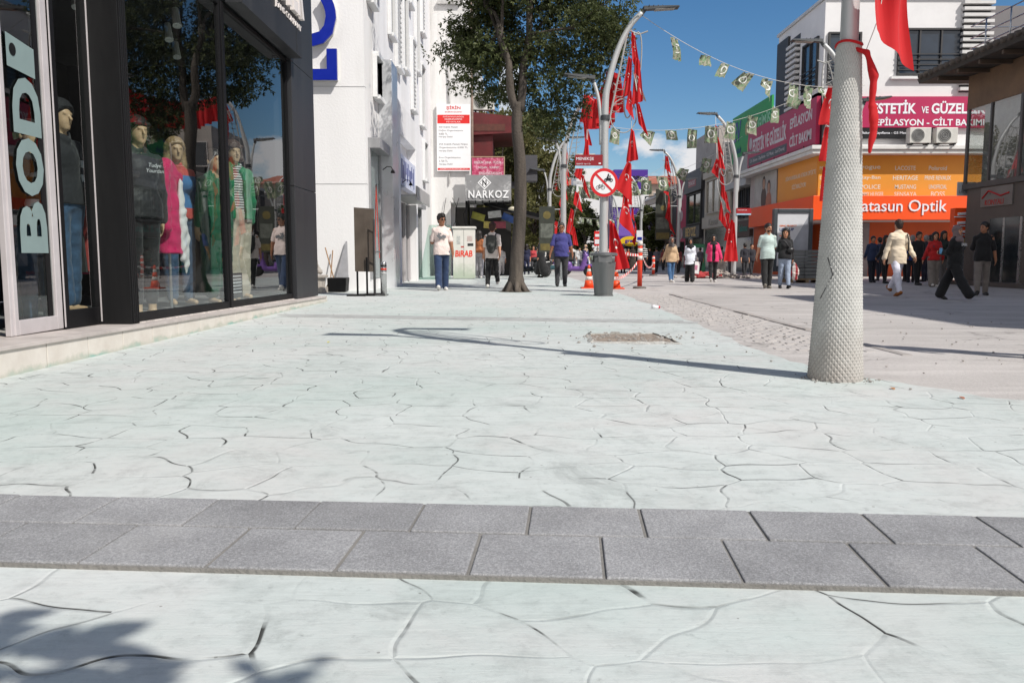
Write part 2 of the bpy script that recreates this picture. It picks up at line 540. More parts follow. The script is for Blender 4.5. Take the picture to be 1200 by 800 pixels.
        for q in (-1, 0, 1): v.cap(pc + fw * q * 0.022 * S - hd * 0.02 * S, pc + fw * q * 0.024 * S + hd * 0.035 * S, 0.016 * S, 0.014 * S, 0.012)
        fr = max(0.0082, h * 0.72)
        for q, (o, L) in enumerate(((0.031, .072), (0.011, .082), (-0.010, .077), (-0.029, .060))):
            s0 = pc + fw * o * S + hd * 0.035 * S
            s1 = s0 + (hd - pn * 0.25).normalized() * L * .5 * S
            s2 = s1 + (hd - pn * 0.8).normalized() * L * .5 * S
            v.cap(s0, s1, fr * S, fr * S, 0.004); v.cap(s1, s2, fr * S, fr * .85 * S, 0.004)
        t0 = w + hd * 0.03 * S + fw * 0.024 * S
        t1 = t0 + (hd * .6 + fw * .8 - pn * .2).normalized() * 0.038 * S
        v.cap(t0, t1, fr * 1.25 * S, fr * 1.05 * S, 0.006); v.cap(t1, t1 + (hd * .95 + fw * .1 - pn * .3).normalized() * 0.032 * S, fr * 1.05 * S, fr * .9 * S, 0.004)
    v.cap(hb - Vector((0, 0, 0.05)) * S, HD(0, 0.012, -0.06), (0.056 if not female else 0.048) * S, 0.052 * S, 0.02)
    v.ell(HD(0, 0.012, 0.028), np.array((0.079, 0.10, 0.093)) * S, 0.02, RH)
    v.ell(HD(0, -0.02, -0.035), np.array((0.063, 0.072, 0.08)) * S, 0.03, RH)
    v.ell(HD(0, -0.055, -0.088), np.array((0.03, 0.028, 0.022)) * S, 0.025, RH)
    v.cap(HD(0, -0.088, 0.012), HD(0, -0.108, -0.026), 0.009 * S, 0.013 * S, 0.012)
    v.cap(HD(0.03, -0.08, 0.02), HD(-0.03, -0.08, 0.02), 0.012 * S, 0.012 * S, 0.012)
    for sd in (1, -1):
        v.ell(HD(sd * 0.076, 0.012, -0.012), np.array((0.012, 0.02, 0.032)) * S, 0.006, RH)
        v.cutell(HD(sd * 0.031, -0.096, 0.0), np.array((0.016, 0.014, 0.011)) * S)
    sk = skinmat or skin('skin_warm', srgb(205, 150, 122))
    link_mesh('body', v.mesh('body'), sk, root, False)
    if not no_eyes:
        for sd in (1, -1):
            m = MB(); m.ball(HD(sd * 0.031, -0.081, 0.0), 0.0115 * S, 0.0115 * S, 0.009 * S)
            m.v = [tuple(WM[root.name] @ Vector(p)) for p in m.v]
            m.build('eye', P('eye_dark', (0.03, 0.02, 0.015), 0.25), root, True)
            m = MB(); m.tube([HD(sd * 0.048, -0.082, 0.022), HD(sd * 0.032, -0.094, 0.027), HD(sd * 0.014, -0.094, 0.022)], [0.003 * S, 0.005 * S, 0.004 * S], 6)
            m.v = [tuple(WM[root.name] @ Vector(p)) for p in m.v]
            m.build('eyebrow', P('brow_dark', (0.02, 0.014, 0.01), 0.8), root, True)
        m = MB(); m.tube([HD(0.024, -0.075, -0.056), HD(0.01, -0.086, -0.054), HD(-0.01, -0.086, -0.054), HD(-0.024, -0.075, -0.056)], [0.003 * S, 0.0075 * S, 0.0075 * S, 0.003 * S], 6)
        m.v = [tuple(WM[root.name] @ Vector(p)) for p in m.v]
        m.build('lips', P('lip_rose', srgb(150, 85, 78), 0.5), root, True)
    if glasses:
        m = MB()
        for sd in (1, -1):
            m.ball(HD(sd * 0.032, -0.1, 0.0), 0.024 * S, 0.007 * S, 0.018 * S)
            m.tube([HD(sd * 0.056, -0.095, 0.006), HD(sd * 0.082, 0.01, 0.004)], 0.003 * S, 5)
        m.tube([HD(0.01, -0.106, 0.004), HD(-0.01, -0.106, 0.004)], 0.003 * S, 5)
        m.v = [tuple(WM[root.name] @ Vector(p)) for p in m.v]
        m.build('glasses', P('spectacle_black', (0.008, 0.008, 0.01), 0.15), root, True)
    # ---- clothes
    if bottom:
        e = bottom.get('ease', 0.012); v = Vol(lo, hi, h)
        v.ell(T(0, 0.0, 0.03), np.array((0.157 * b + e, 0.108 * b + e, 0.14 + e)) * S, 0.05)
        if female: v.ell(T(0, 0.03, -0.02), np.array((0.15 * b + e, 0.1 * b + e, 0.1)) * S, 0.04)
        else: v.ell(T(0, 0.03, -0.02), np.array((0.14 * b + e, 0.09 * b + e, 0.1)) * S, 0.04)
        if bottom.get('kind') == 'skirt':
            hem = bottom.get('hem', 0.1); fl = bottom.get('flare', 0.26)
            mid = (J['an', 0] + J['an', 1]) / 2
            n = 5
            for q in range(n):
                f0, f1 = q / n, (q + 1) / n
                for i in (0, 1):
                    A = T((.06 if i == 0 else -.06), 0, 0.02); B = J['an', i] * .8 + mid * .2; B.z = hem * S + fl * .5
                    v.cap(A.lerp(B, f0), A.lerp(B, f1), (0.10 + (fl - 0.10) * f0 * .75) * S, (0.10 + (fl - 0.10) * f1 * .75) * S, 0.06)
            v.cut((0, 0, hem * S), (0, 0, -1))
        else:
            fl = bottom.get('flare', 0.0); tt = bottom.get('len', 0.97)
            for i in (0, 1):
                v.cap(J['hip', i], J['kn', i], (0.086 * b + e) * S, (0.06 + e + fl * .3) * S, 0.03)
                v.cap(J['kn', i], J['kn', i].lerp(J['an', i], tt), (0.062 + e + fl * .3) * S, (0.044 + e + fl) * S, 0.015)
                v.ell(J['kn', i].lerp(J['an', i], .3) + Vector((0, 0.018, 0)) * S, np.array((0.052 + e, 0.058 + e, 0.13)) * S, 0.03)
        v.wrinkle(0.0035, 38, seed + 5)
        link_mesh(bottom.get('name', 'trousers'), v.mesh('trousers'), bottom['mat'], root, False)
        if bottom.get('stripe'):
            m = MB()
            for i, sd in enumerate((1, -1)):
                off = Vector((sd, 0, 0)) 
                r = [(0.088 * b + e) * S, (0.062 + e) * S, (0.047 + e) * S]
                pp = [J['hip', i], J['kn', i], J['kn', i].lerp(J['an', i], .95)]
                m.tube([p + off * (q - 0.004) for p, q in zip(pp, r)], 0.011, 6)
            m.v = [tuple(WM[root.name] @ Vector(p)) for p in m.v]
            m.build('trouser_stripe', bottom['stripe'], root, True)
    def garment(g, nm, e_def, sd_):
        e = g.get('ease', e_def) * .72; v = Vol(lo, hi, h)
        trunk(v, e, 0.05)
        hem = g.get('hem', 0.0)           # height above the hip joint where it ends
        if hem < 0.06:
            w = g.get('flare', 0.0)
            v.cap(T(0.05, 0, 0.1), T(0.06, 0, hem - 0.05), (0.115 * b + e) * S, (0.12 * b + e + w) * S, 0.05)
            v.cap(T(-0.05, 0, 0.1), T(-0.06, 0, hem - 0.05), (0.115 * b + e) * S, (0.12 * b + e + w) * S, 0.05)
        n = RL @ Vector((0, 0, -1)); p = T(0, 0, hem)
        v.cut(p, n)
        for i in (0, 1): arm(v, i, g.get('sleeve', 0.35), e * (.6 if g.get('sleeve', .35) > .5 else .3) + 0.003, 0.012, g.get('cuff', 0.006) * .5)
        if g.get('hood'):
            v.cap(T(0.07, 0.075, 0.56), T(-0.07, 0.075, 0.56), 0.055 * S, 0.055 * S, 0.04)
            v.cap(T(0.08, 0.0, 0.585), T(0.0, -0.08, 0.52), 0.03 * S, 0.022 * S, 0.03); v.cap(T(-0.08, 0.0, 0.585), T(0.0, -0.08, 0.52), 0.03 * S, 0.022 * S, 0.03)
        v.cutell(HD(0, -0.01, -0.10) , np.array((0.052, 0.06, 0.05)) * S)
        if g.get('open'):
            v.cutell(T(0, -0.16, 0.2), np.array((g['open'], 0.13, 0.6)) * S)
        v.wrinkle(0.0050, 26, sd_).wrinkle(0.0022, 75, sd_ + 40)
        return link_mesh(nm, v.mesh(nm), g['mat'], root, False)
    if top: garment(top, top.get('name', 'shirt'), 0.012, seed + 1)
    if overcoat: overcoat['ease'] = overcoat.get('ease', .03) + .026; garment(overcoat, overcoat.get('name', 'jacket'), 0.03, seed + 2)
    # ---- shoes
    if shoes:
        for i in (0, 1):
            f = J['ft', i]; a = J['an', i]; upv = Vector((0, 0, 1)); 
            l2 = np.array(a) - .3 * S; h2 = np.array(a) + .3 * S
            v = Vol(l2, h2, min(h, 0.012))
            v.cap(a - f * 0.045 * S - upv * 0.035 * S, a + f * 0.10 * S - upv * 0.042 * S, 0.041 * S, 0.04 * S, 0.02)
            v.cap(a + f * 0.08 * S - upv * 0.042 * S, a + f * 0.155 * S - upv * 0.048 * S, 0.044 * S, 0.034 * S, 0.02)
            v.cap(a, a - upv * 0.03 * S, 0.045 * S, 0.045 * S, 0.02)
            nrm = (f.cross(Vector((1, 0, 0)))); nrm = nrm if nrm.z < 0 else -nrm
            v.cut(a + nrm * 0.076 * S, nrm)
            v.cut(a + Vector((0, 0, .055 * S)), (0, 0, 1))
            sh = link_mesh('shoe', v.mesh('shoe'), shoes, root, False)
    # ---- hair / scarf
    hv = lambda c, r: Vol(np.array(c) - r, np.array(c) + r, min(h, 0.011))
    if hair:
        v = hv(hc, 0.42 * S)
        st = hair.get('style', 'short'); g = hair.get('vol', 0.012)
        v.ell(HD(0, 0.016, 0.036), np.array((0.081 + g, 0.10 + g, 0.094 + g)) * S, 0.0, RH)
        v.cut(HD(0, -0.07, 0.045), RH @ Vector((0, -0.72, -0.69)))
        if st == 'long':
            for sd in (1, -1):
                v.cap(HD(sd * .06, 0.03, 0.03), HD(sd * .075, 0.03, -0.14), 0.045 * S, 0.05 * S, 0.04)
                v.cap(HD(sd * .075, 0.03, -0.14), HD(sd * .09, 0.02, -0.22), 0.045 * S, 0.035 * S, 0.04)
            v.cap(HD(0, 0.07, 0.0), HD(0, 0.075, -0.2), 0.06 * S, 0.06 * S, 0.04)
        elif st == 'bob':
            for sd in (1, -1): v.cap(HD(sd * .07, 0.02, 0.04), HD(sd * .078, 0.0, -0.07), 0.03 * S, 0.034 * S, 0.03)
            v.cap(HD(0, 0.07, 0.0), HD(0, 0.07, -0.08), 0.06 * S, 0.05 * S, 0.04); v.cap(HD(.06, -0.075, 0.055), HD(-.06, -0.075, 0.055), 0.02 * S, 0.02 * S, 0.02)
        else:
            v.ell(HD(0, 0.05, -0.03), np.array((0.066 + g * .5, 0.055 + g * .4, 0.06)) * S, 0.02, RH)
            if st == 'tousled':
                r = np.random.default_rng(seed)
                for q in range(26):
                    a_ = r.uniform(0, 2 * PI); e_ = r.uniform(.25, 1.3)
                    d = Vector((math.cos(a_) * math.cos(e_) * .085, math.sin(a_) * math.cos(e_) * .1, math.sin(e_) * .1 + .035))
                    if d.y < -.05 and d.z < .07: continue
                    v.ell(HD(*d), np.array((0.026, 0.026, 0.022)) * S, 0.012)
        v.wrinkle(0.003, 120, seed + 9)
        link_mesh('hair', v.mesh('hair'), hair['mat'], root, False)
    if beard:
        v = hv(hc, 0.2 * S)
        v.ell(HD(0, -0.026, -0.064), np.array((0.060, 0.064, 0.056)) * S, 0, RH)
        v.cut(HD(0, 0, -0.045), RH @ Vector((0, .15, 1))); v.cut(HD(0, 0.01, 0), RH @ Vector((0, 1, 0)))
        v.cutell(HD(0, -0.1, -0.052), np.array((0.026, 0.03, 0.012)) * S)
        link_mesh('beard', v.mesh('beard'), beard, root, False)
    if hijab:
        v = hv(hc - Vector((0, 0, .1)), 0.5 * S)
        v.ell(HD(0, 0.02, 0.03), np.array((0.094, 0.118, 0.104)) * S, 0.02, RH)
        v.ell(HD(0, 0.0, -0.05), np.array((0.088, 0.1, 0.1)) * S, 0.04, RH)
        v.cap(HD(0, 0.01, -0.1), T(0, 0.0, 0.52), 0.075 * S, 0.10 * S, 0.04)
        v.ell(T(0, -0.01, 0.50), np.array((0.17, 0.125, 0.075)) * S, 0.05)
        v.cap(T(0.0, -0.08, 0.5), T(0.02, -0.11, 0.38), 0.07 * S, 0.05 * S, 0.04)
        v.cutell(HD(0, -0.105, -0.02), np.array((0.058, 0.085, 0.078)) * S)
        v.wrinkle(0.004, 55, seed + 3)
        link_mesh('headscarf', v.mesh('headscarf'), hijab, root, False)
    Wm = WM[root.name]
    J['T'] = lambda x, y, z: Wm @ T(x, y, z)
    J['HD'] = lambda x, y, z: Wm @ HD(x, y, z)
    J['W'] = lambda k, i: Wm @ J[k, i]
    J['S'] = S
    return root, J
# ================================================================== world, sun, camera
SUN_DIR = Vector((0.73, -0.68, 1.07)).normalized()
SUN_EL = math.asin(SUN_DIR.z)
W = bpy.data.worlds.new('World'); SC.world = W; W.use_nodes = True
nt = W.node_tree; bg = nt.nodes['Background']
sky = nt.nodes.new('ShaderNodeTexSky'); sky.sky_type = 'NISHITA'; sky.sun_disc = False
sky.sun_elevation = SUN_EL; sky.sun_rotation = math.atan2(SUN_DIR.x, SUN_DIR.y)
sky.air_density = 1.0; sky.dust_density = 0.25; sky.ozone_density = 2.4; sky.altitude = 300
tc = nt.nodes.new('ShaderNodeTexCoord')
sep = nt.nodes.new('ShaderNodeSeparateXYZ'); nt.links.new(tc.outputs['Generated'], sep.inputs[0])
# cumulus banks low over the horizon
mp = nt.nodes.new('ShaderNodeMapping'); mp.inputs['Scale'].default_value = (5.0, 5.0, 9.0); mp.inputs['Location'].default_value = (0.9, 0.3, 0.2)
nt.links.new(tc.outputs['Generated'], mp.inputs['Vector'])
cn = nt.nodes.new('ShaderNodeTexNoise'); cn.inputs['Scale'].default_value = 1.35; cn.inputs['Detail'].default_value = 9; cn.inputs['Roughness'].default_value = 0.56
nt.links.new(mp.outputs[0], cn.inputs['Vector'])
zr = nt.nodes.new('ShaderNodeMapRange'); zr.inputs['From Min'].default_value = 0.25; zr.inputs['From Max'].default_value = 0.08
zr.inputs['To Min'].default_value = -0.34; zr.inputs['To Max'].default_value = 0.19
nt.links.new(sep.outputs[2], zr.inputs['Value'])
ad = nt.nodes.new('ShaderNodeMath'); ad.operation = 'ADD'; nt.links.new(cn.outputs['Fac'], ad.inputs[0]); nt.links.new(zr.outputs[0], ad.inputs[1])
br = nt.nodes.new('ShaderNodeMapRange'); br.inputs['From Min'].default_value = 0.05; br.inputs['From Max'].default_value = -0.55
br.inputs['To Min'].default_value = 0.0; br.inputs['To Max'].default_value = 0.62          # cloud added to the unseen sky behind the camera, neutralising blue shadow fill
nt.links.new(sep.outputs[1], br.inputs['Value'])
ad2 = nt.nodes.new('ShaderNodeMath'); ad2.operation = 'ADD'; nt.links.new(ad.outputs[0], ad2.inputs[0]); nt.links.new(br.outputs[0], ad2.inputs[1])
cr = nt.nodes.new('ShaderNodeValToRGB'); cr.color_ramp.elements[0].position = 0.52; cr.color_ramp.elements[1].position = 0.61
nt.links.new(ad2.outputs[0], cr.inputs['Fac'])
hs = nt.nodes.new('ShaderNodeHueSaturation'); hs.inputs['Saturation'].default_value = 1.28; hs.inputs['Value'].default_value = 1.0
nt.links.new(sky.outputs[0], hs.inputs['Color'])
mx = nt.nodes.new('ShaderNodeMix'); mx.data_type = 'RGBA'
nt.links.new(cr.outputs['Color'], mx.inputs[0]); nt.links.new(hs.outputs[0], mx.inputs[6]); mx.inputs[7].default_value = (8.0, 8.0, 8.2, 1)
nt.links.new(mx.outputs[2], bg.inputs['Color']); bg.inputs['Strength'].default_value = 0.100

sl = bpy.data.lights.new('sun', 'SUN'); sl.energy = 4.75; sl.angle = math.radians(0.53); sl.color = (1.0, 0.955, 0.89)
so = bpy.data.objects.new('sun', sl); COL.objects.link(so)
so.rotation_euler = SUN_DIR.to_track_quat('Z', 'Y').to_euler(); so.location = (20, -20, 30)

cd = bpy.data.cameras.new('camera'); cam = bpy.data.objects.new('camera', cd); COL.objects.link(cam)
cam.location = (0, 0, CAM_H); cam.rotation_euler = (PI / 2 - TH, 0, 0)
cd.sensor_width = 36; cd.lens = 36 * F / 1200; cd.clip_start = 0.05; cd.clip_end = 3000
SC.camera = cam
SC.view_settings.view_transform = 'Standard'; SC.view_settings.look = 'None'; SC.view_settings.exposure = 0
SC.cycles.max_bounces = 8; SC.cycles.transparent_max_bounces = 16
try:
    SC.cycles.use_denoising = True
except Exception: pass

# ================================================================== ground
def ground_mat(name, base_lo, base_hi, grooves, dusty=None):
    t = NT(name)
    v = t.obj()
    big = t.noise(0.55, 6, 0.6); fine = t.noise(26, 6, 0.7); mid = t.noise(3.2, 6, 0.65)
    st = t.n('ShaderNodeMapping'); st.inputs['Scale'].default_value = (0.5, 3.0, 1); t.l(v, st.inputs['Vector'])
    streak = t.noise(1.6, 5, 0.6, st.outputs[0], 0.3)
    col = t.ramp(big.outputs['Fac'], [(0.32, base_lo), (0.68, base_hi)])
    col = t.mix(t.ramp(streak.outputs['Fac'], [(0.42, 0.0), (0.72, 0.3)]), col, tuple(c * 0.5 + d * .5 for c, d in zip(base_hi, (0.60, 0.60, 0.58))))
    col = t.mix(t.ramp(mid.outputs['Fac'], [(0.5, 0.0), (0.8, 0.35)]), col, tuple(c * 0.8 for c in base_lo))
    sp = t.ramp(fine.outputs['Fac'], [(0.28, 0.72), (0.42, 1.0)])
    col = t.mix(1.0, col, sp, 'MULTIPLY')
    tr = t.n('ShaderNodeMapping'); tr.inputs['Rotation'].default_value = (0, 0, -0.5); tr.inputs['Scale'].default_value = (2.0, 14.0, 1); t.l(v, tr.inputs['Vector'])
    tw = t.noise(2.2, 7, 0.72, tr.outputs[0], 0.5)          # trowel drag marks
    col = t.mix(1.0, col, t.ramp(tw.outputs['Fac'], [(0.30, 0.88), (0.52, 1.0)]), 'MULTIPLY')
    pa = t.noise(0.8, 8, 0.7, None, 0.6)
    col = t.mix(t.ramp(pa.outputs['Fac'], [(0.46, 0.0), (0.68, 0.85)]), col, (0.545, 0.54, 0.525))
    st_ = t.noise(1.9, 9, 0.78, None, 1.2)          # grime, old stains and rubbed patches
    col = t.mix(1.0, col, t.ramp(st_.outputs['Fac'], [(0.30, 0.74), (0.46, 1.0)]), 'MULTIPLY')
    col = t.mix(t.ramp(t.noise(0.35, 4, 0.6).outputs['Fac'], [(0.5, 0.0), (0.62, 0.35)]), col, (0.40, 0.50, 0.465))
    gs_ = t.noise(7.5, 7, 0.75)
    col = t.mix(1.0, col, t.ramp(gs_.outputs['Fac'], [(0.30, 0.82), (0.5, 1.0), (0.7, 1.03)]), 'MULTIPLY')
    # scattered dark specks and grit
    vo = t.n('ShaderNodeTexVoronoi', feature='F1'); vo.inputs['Scale'].default_value = 9; vo.inputs['Randomness'].default_value = 1; t.l(v, vo.inputs['Vector'])
    wn = t.n('ShaderNodeTexWhiteNoise'); t.l(vo.outputs['Color'], wn.inputs['Vector'])
    dot = t.math('MULTIPLY', t.math('LESS_THAN', vo.outputs['Distance'], 0.05), t.math('GREATER_THAN', wn.outputs['Value'], 0.45))
    col = t.mix(t.math('MULTIPLY', dot, 0.55), col, (0.12, 0.11, 0.10))
    h = t.math('ADD', t.math('ADD', t.math('MULTIPLY', fine.outputs['Fac'], 0.16), t.math('MULTIPLY', tw.outputs['Fac'], 0.35)), t.math('MULTIPLY', mid.outputs['Fac'], 0.5))
    if grooves:
        # stamped random-stone joints: warped cells with rounded, curving edges
        w1 = t.noise(1.5, 2, 0.5); 
        sub = t.n('ShaderNodeVectorMath', operation='SUBTRACT'); t.l(w1.outputs['Color'], sub.inputs[0]); sub.inputs[1].default_value = (.5, .5, .5)
        sca = t.n('ShaderNodeVectorMath', operation='SCALE'); t.l(sub.outputs[0], sca.inputs[0]); sca.inputs['Scale'].default_value = 0.45
        add = t.n('ShaderNodeVectorMath', operation='ADD'); t.l(v, add.inputs[0]); t.l(sca.outputs[0], add.inputs[1])
        flat = t.n('ShaderNodeVectorMath', operation='MULTIPLY'); t.l(add.outputs[0], flat.inputs[0]); flat.inputs[1].default_value = (1.0, 1.3, 0.0)
        ve = t.n('ShaderNodeTexVoronoi', feature='DISTANCE_TO_EDGE', voronoi_dimensions='2D'); ve.inputs['Scale'].default_value = 2.9; ve.inputs['Randomness'].default_value = 0.62
        t.l(flat.outputs[0], ve.inputs['Vector'])
        sh2 = t.n('ShaderNodeVectorMath', operation='ADD'); t.l(flat.outputs[0], sh2.inputs[0]); sh2.inputs[1].default_value = (0.0021, 0.0024, 0)
        ve2 = t.n('ShaderNodeTexVoronoi', feature='DISTANCE_TO_EDGE', voronoi_dimensions='2D'); ve2.inputs['Scale'].default_value = 2.9; ve2.inputs['Randomness'].default_value = 0.62; t.l(sh2.outputs[0], ve2.inputs['Vector'])
        slope = t.math('DIVIDE', t.math('SUBTRACT', ve2.outputs['Distance'], ve.outputs['Distance']), 0.0093)      # which way the joint wall faces
        wall_dir = t.ramp(slope, [(0.25, 0.0), (0.7, 1.0)])
        gp = t.ramp(ve.outputs['Distance'], [(0.0, 0.0), (0.011, 0.45), (0.024, 1.0)])
        lip = t.ramp(ve.outputs['Distance'], [(0.02, 0.0), (0.035, 1.0), (0.12, 0.35), (0.3, 0.0)])
        pres = t.noise(0.9, 3, 0.5)        # how deep the stamp bit
        depth = t.ramp(pres.outputs['Fac'], [(0.43, 0.10), (0.62, 1.0)])
        inv = t.math('SUBTRACT', 1.0, gp)
        dm = t.n('ShaderNodeMapping'); dm.inputs['Rotation'].default_value = (0, 0, 0.75); dm.inputs['Scale'].default_value = (1.3, 4.2, 1); t.l(v, dm.inputs['Vector'])
        dirt = t.math('MULTIPLY', t.math('MULTIPLY', t.ramp(ve.outputs['Distance'], [(0.0, 1.0), (0.019, 0.9), (0.030, 0.0)]), t.math('ADD', 0.10, t.math('MULTIPLY', wall_dir, 0.9))), t.ramp(t.noise(1.0, 4, .6, dm.outputs[0]).outputs['Fac'], [(0.47, 0.05), (0.57, 1.0)]))  # joint tone goes dark mainly on walls facing one way, in broken dashes
        col = t.mix(dirt, col, (0.035, 0.035, 0.032))
        h = t.math('ADD', h, t.math('MULTIPLY', t.math('MULTIPLY', inv, depth), -0.5))
        h = t.math('ADD', h, t.math('MULTIPLY', t.math('MULTIPLY', lip, depth), 0.10))
    if dusty:
        sx = t.n('ShaderNodeSeparateXYZ'); t.l(v, sx.inputs[0])
        e = t.math('ADD', sx.outputs[0], t.math('MULTIPLY', t.math('SUBTRACT', big.outputs['Fac'], 0.5), 2.2))
        f = t.ramp(t.math('MULTIPLY', t.math('SUBTRACT', e, dusty[0]), 1.0 / dusty[1], True), [(0.0, 0.0), (1.0, 0.85)])
        col = t.mix(f, col, dusty[2])
    t.set(Base_Color=col, Roughness=0.82)
    t.b.inputs['Specular IOR Level'].default_value = 0.25
    t.bump(h, 0.55, 0.012)
    return t.m

# the whole ground: dusty concrete road
def road_mat():
    t = NT('dusty_road')
    v = t.obj()
    big = t.noise(0.22, 6, 0.6); mid = t.noise(1.7, 7, 0.7, None, 0.4); fine = t.noise(40, 5, 0.7)
    col = t.ramp(big.outputs['Fac'], [(0.3, (0.36, 0.338, 0.32)), (0.7, (0.50, 0.47, 0.45))])
    col = t.mix(t.ramp(mid.outputs['Fac'], [(0.50, 0.0), (0.8, 0.55)]), col, (0.34, 0.315, 0.30))
    mpp = t.n('ShaderNodeMapping'); mpp.inputs['Scale'].default_value = (0.4, 2.4, 1); t.l(v, mpp.inputs['Vector'])
    sk = t.noise(1.2, 6, 0.65, mpp.outputs[0]); col = t.mix(t.ramp(sk.outputs['Fac'], [(0.46, 0.0), (0.68, 0.6)]), col, (0.62, 0.585, 0.56))
    col = t.mix(1.0, col, t.ramp(fine.outputs['Fac'], [(0.25, 0.72), (0.5, 1.0)]), 'MULTIPLY')
    ck = t.n('ShaderNodeTexVoronoi', feature='DISTANCE_TO_EDGE'); ck.inputs['Scale'].default_value = 0.28
    wv = t.n('ShaderNodeVectorMath', operation='ADD'); nn = t.noise(1.4, 4); sc = t.n('ShaderNodeVectorMath', operation='SCALE'); sc.inputs['Scale'].default_value = 1.5
    t.l(nn.outputs['Color'], sc.inputs[0]); t.l(v, wv.inputs[0]); t.l(sc.outputs[0], wv.inputs[1]); t.l(wv.outputs[0], ck.inputs['Vector'])
    cf = t.math('MULTIPLY', t.ramp(ck.outputs['Distance'], [(0.0, 1.0), (0.012, 0.0)]), t.ramp(mid.outputs['Fac'], [(0.45, 0), (0.6, .8)]))
    col = t.mix(cf, col, (0.10, 0.09, 0.085))
    t.set(Base_Color=col, Roughness=0.9); t.b.inputs['Specular IOR Level'].default_value = 0.2
    t.bump(t.math('ADD', fine.outputs['Fac'], mid.outputs['Fac']), 0.5, 0.012)
    return t.m

m = MB()
xs = [-900, -60, -20, -4, 4, 20, 60, 900]; ys = [-300, -20, 0, 20, 60, 150, 400, 1800]
for i in range(len(xs) - 1):
    for j in range(len(ys) - 1):
        m.quad((xs[i], ys[j], 0), (xs[i + 1], ys[j], 0), (xs[i + 1], ys[j + 1], 0), (xs[i], ys[j + 1], 0))
o = m.build('ground', road_mat()); tag(o, 'pale dusty concrete street surface running to the far end of town', 'ground', kind='structure')

# stamped mint concrete walk
mint = ground_mat('stamped_mint_concrete', (0.468, 0.515, 0.495), (0.578, 0.606, 0.592), True, (1.9, 1.5, (0.55, 0.51, 0.485)))
edge = [(2.5, 17.6), (2.42, 14), (2.35, 11), (2.3, 9), (2.22, 7.6), (2.25, 6.6), (2.55, 5.6), (2.9, 4.9), (3.7, 4.4), (5.0, 4.2), (7.5, 4.1)]
m = MB(); pts = []
r = random.Random(3)
for k in range(len(edge) - 1):
    (xa, ya), (xb, yb) = edge[k], edge[k + 1]
    for q in range(6):
        f = q / 6; pts.append((xa + (xb - xa) * f + r.uniform(-.05, .05), ya + (yb - ya) * f + r.uniform(-.04, .04), 0.006))
pts.append((7.5, 4.1, 0.006))
poly = [(-3.6, 48, 0.006), (1.6, 48, 0.006), (1.9, 32, 0.006), (2.4, 22, 0.006)] 
full = [(7.5, -3, 0.006)] + list(reversed(pts)) + [(2.45, 22, 0.006), (2.3, 34, 0.006), (2.2, 60, 0.006), (-3.9, 60, 0.006), (-6.5, 60, 0.006), (-6.5, -3, 0.006)]
m.poly(full)
o = m.build('pavement', mint); tag(o, 'mint green stamped concrete pavement with curved stone joints', 'pavement', kind='structure')
o.data.polygons[0].use_smooth = False
bm = bmesh.new(); bm.from_mesh(o.data); bmesh.ops.triangulate(bm, faces=bm.faces[:]); bm.to_mesh(o.data); bm.free()

# two-course strip of grey pavers across the walk
def paver_mat(g=1.0):
    t = NT('exposed_grey_paver')
    a = t.noise(150, 3, 0.8); b = t.noise(3, 5, .6); c = t.noise(420, 2, .5)
    col = t.ramp(b.outputs['Fac'], [(0.3, (0.25 * g, 0.25 * g, 0.256 * g)), (0.72, (0.37 * g, 0.37 * g, 0.377 * g))])
    col = t.mix(1.0, col, t.ramp(a.outputs['Fac'], [(0.3, 0.58), (0.55, 1.0), (0.72, 1.5)]), 'MULTIPLY')
    col = t.mix(t.ramp(t.noise(1.1, 6, .7).outputs['Fac'], [(0.55, 0), (0.75, .35)]), col, (0.45, 0.44, 0.43))
    t.set(Base_Color=col, Roughness=0.88); t.b.inputs['Specular IOR Level'].default_value = 0.25
    t.bump(t.math('ADD', a.outputs['Fac'], c.outputs['Fac']), 0.6, 0.004)
    return t.m
pm = paver_mat()
m = MB(); ang = -0.072
M0 = Matrix.Translation(Vector((0, 2.065, 0.0))) @ Matrix.Rotation(ang, 4, 'Z')
for row, (y0, y1, off) in enumerate(((0.0, 0.315, -0.118), (0.322, 0.60, 0.02))):
    x = -5.3 + off - 0.01
    x0 = off - 0.36 * 14
    for k in range(34):
        xa = x0 + k * 0.36; j = r.uniform(-.002, .002); g = r.uniform(0.003, 0.0055); zt = 0.024 + r.uniform(-.0015, .0015); m.cur = r.randrange(3)
        m.mbox(M0, xa + g + j, xa + 0.36 - g, y0 + r.uniform(0, .003), y1 - r.uniform(.001, .003), -0.02, zt)
o = m.build('paver_strip', [pm, paver_mat(.92), paver_mat(1.05)], bevel=0.004); tag(o, 'two courses of grey granite-look pavers across the pavement in front', 'paving', kind='structure')
m = MB(); m.mbox(M0, -5, 7.2, -0.004, 0.605, -0.02, 0.018)
o = m.build('paver_bedding', P('paver_bedding', (0.21, 0.20, 0.185), 0.95, bump=.4)); tag(o, 'dark sand bedding in the paver joints', 'paving', kind='structure')

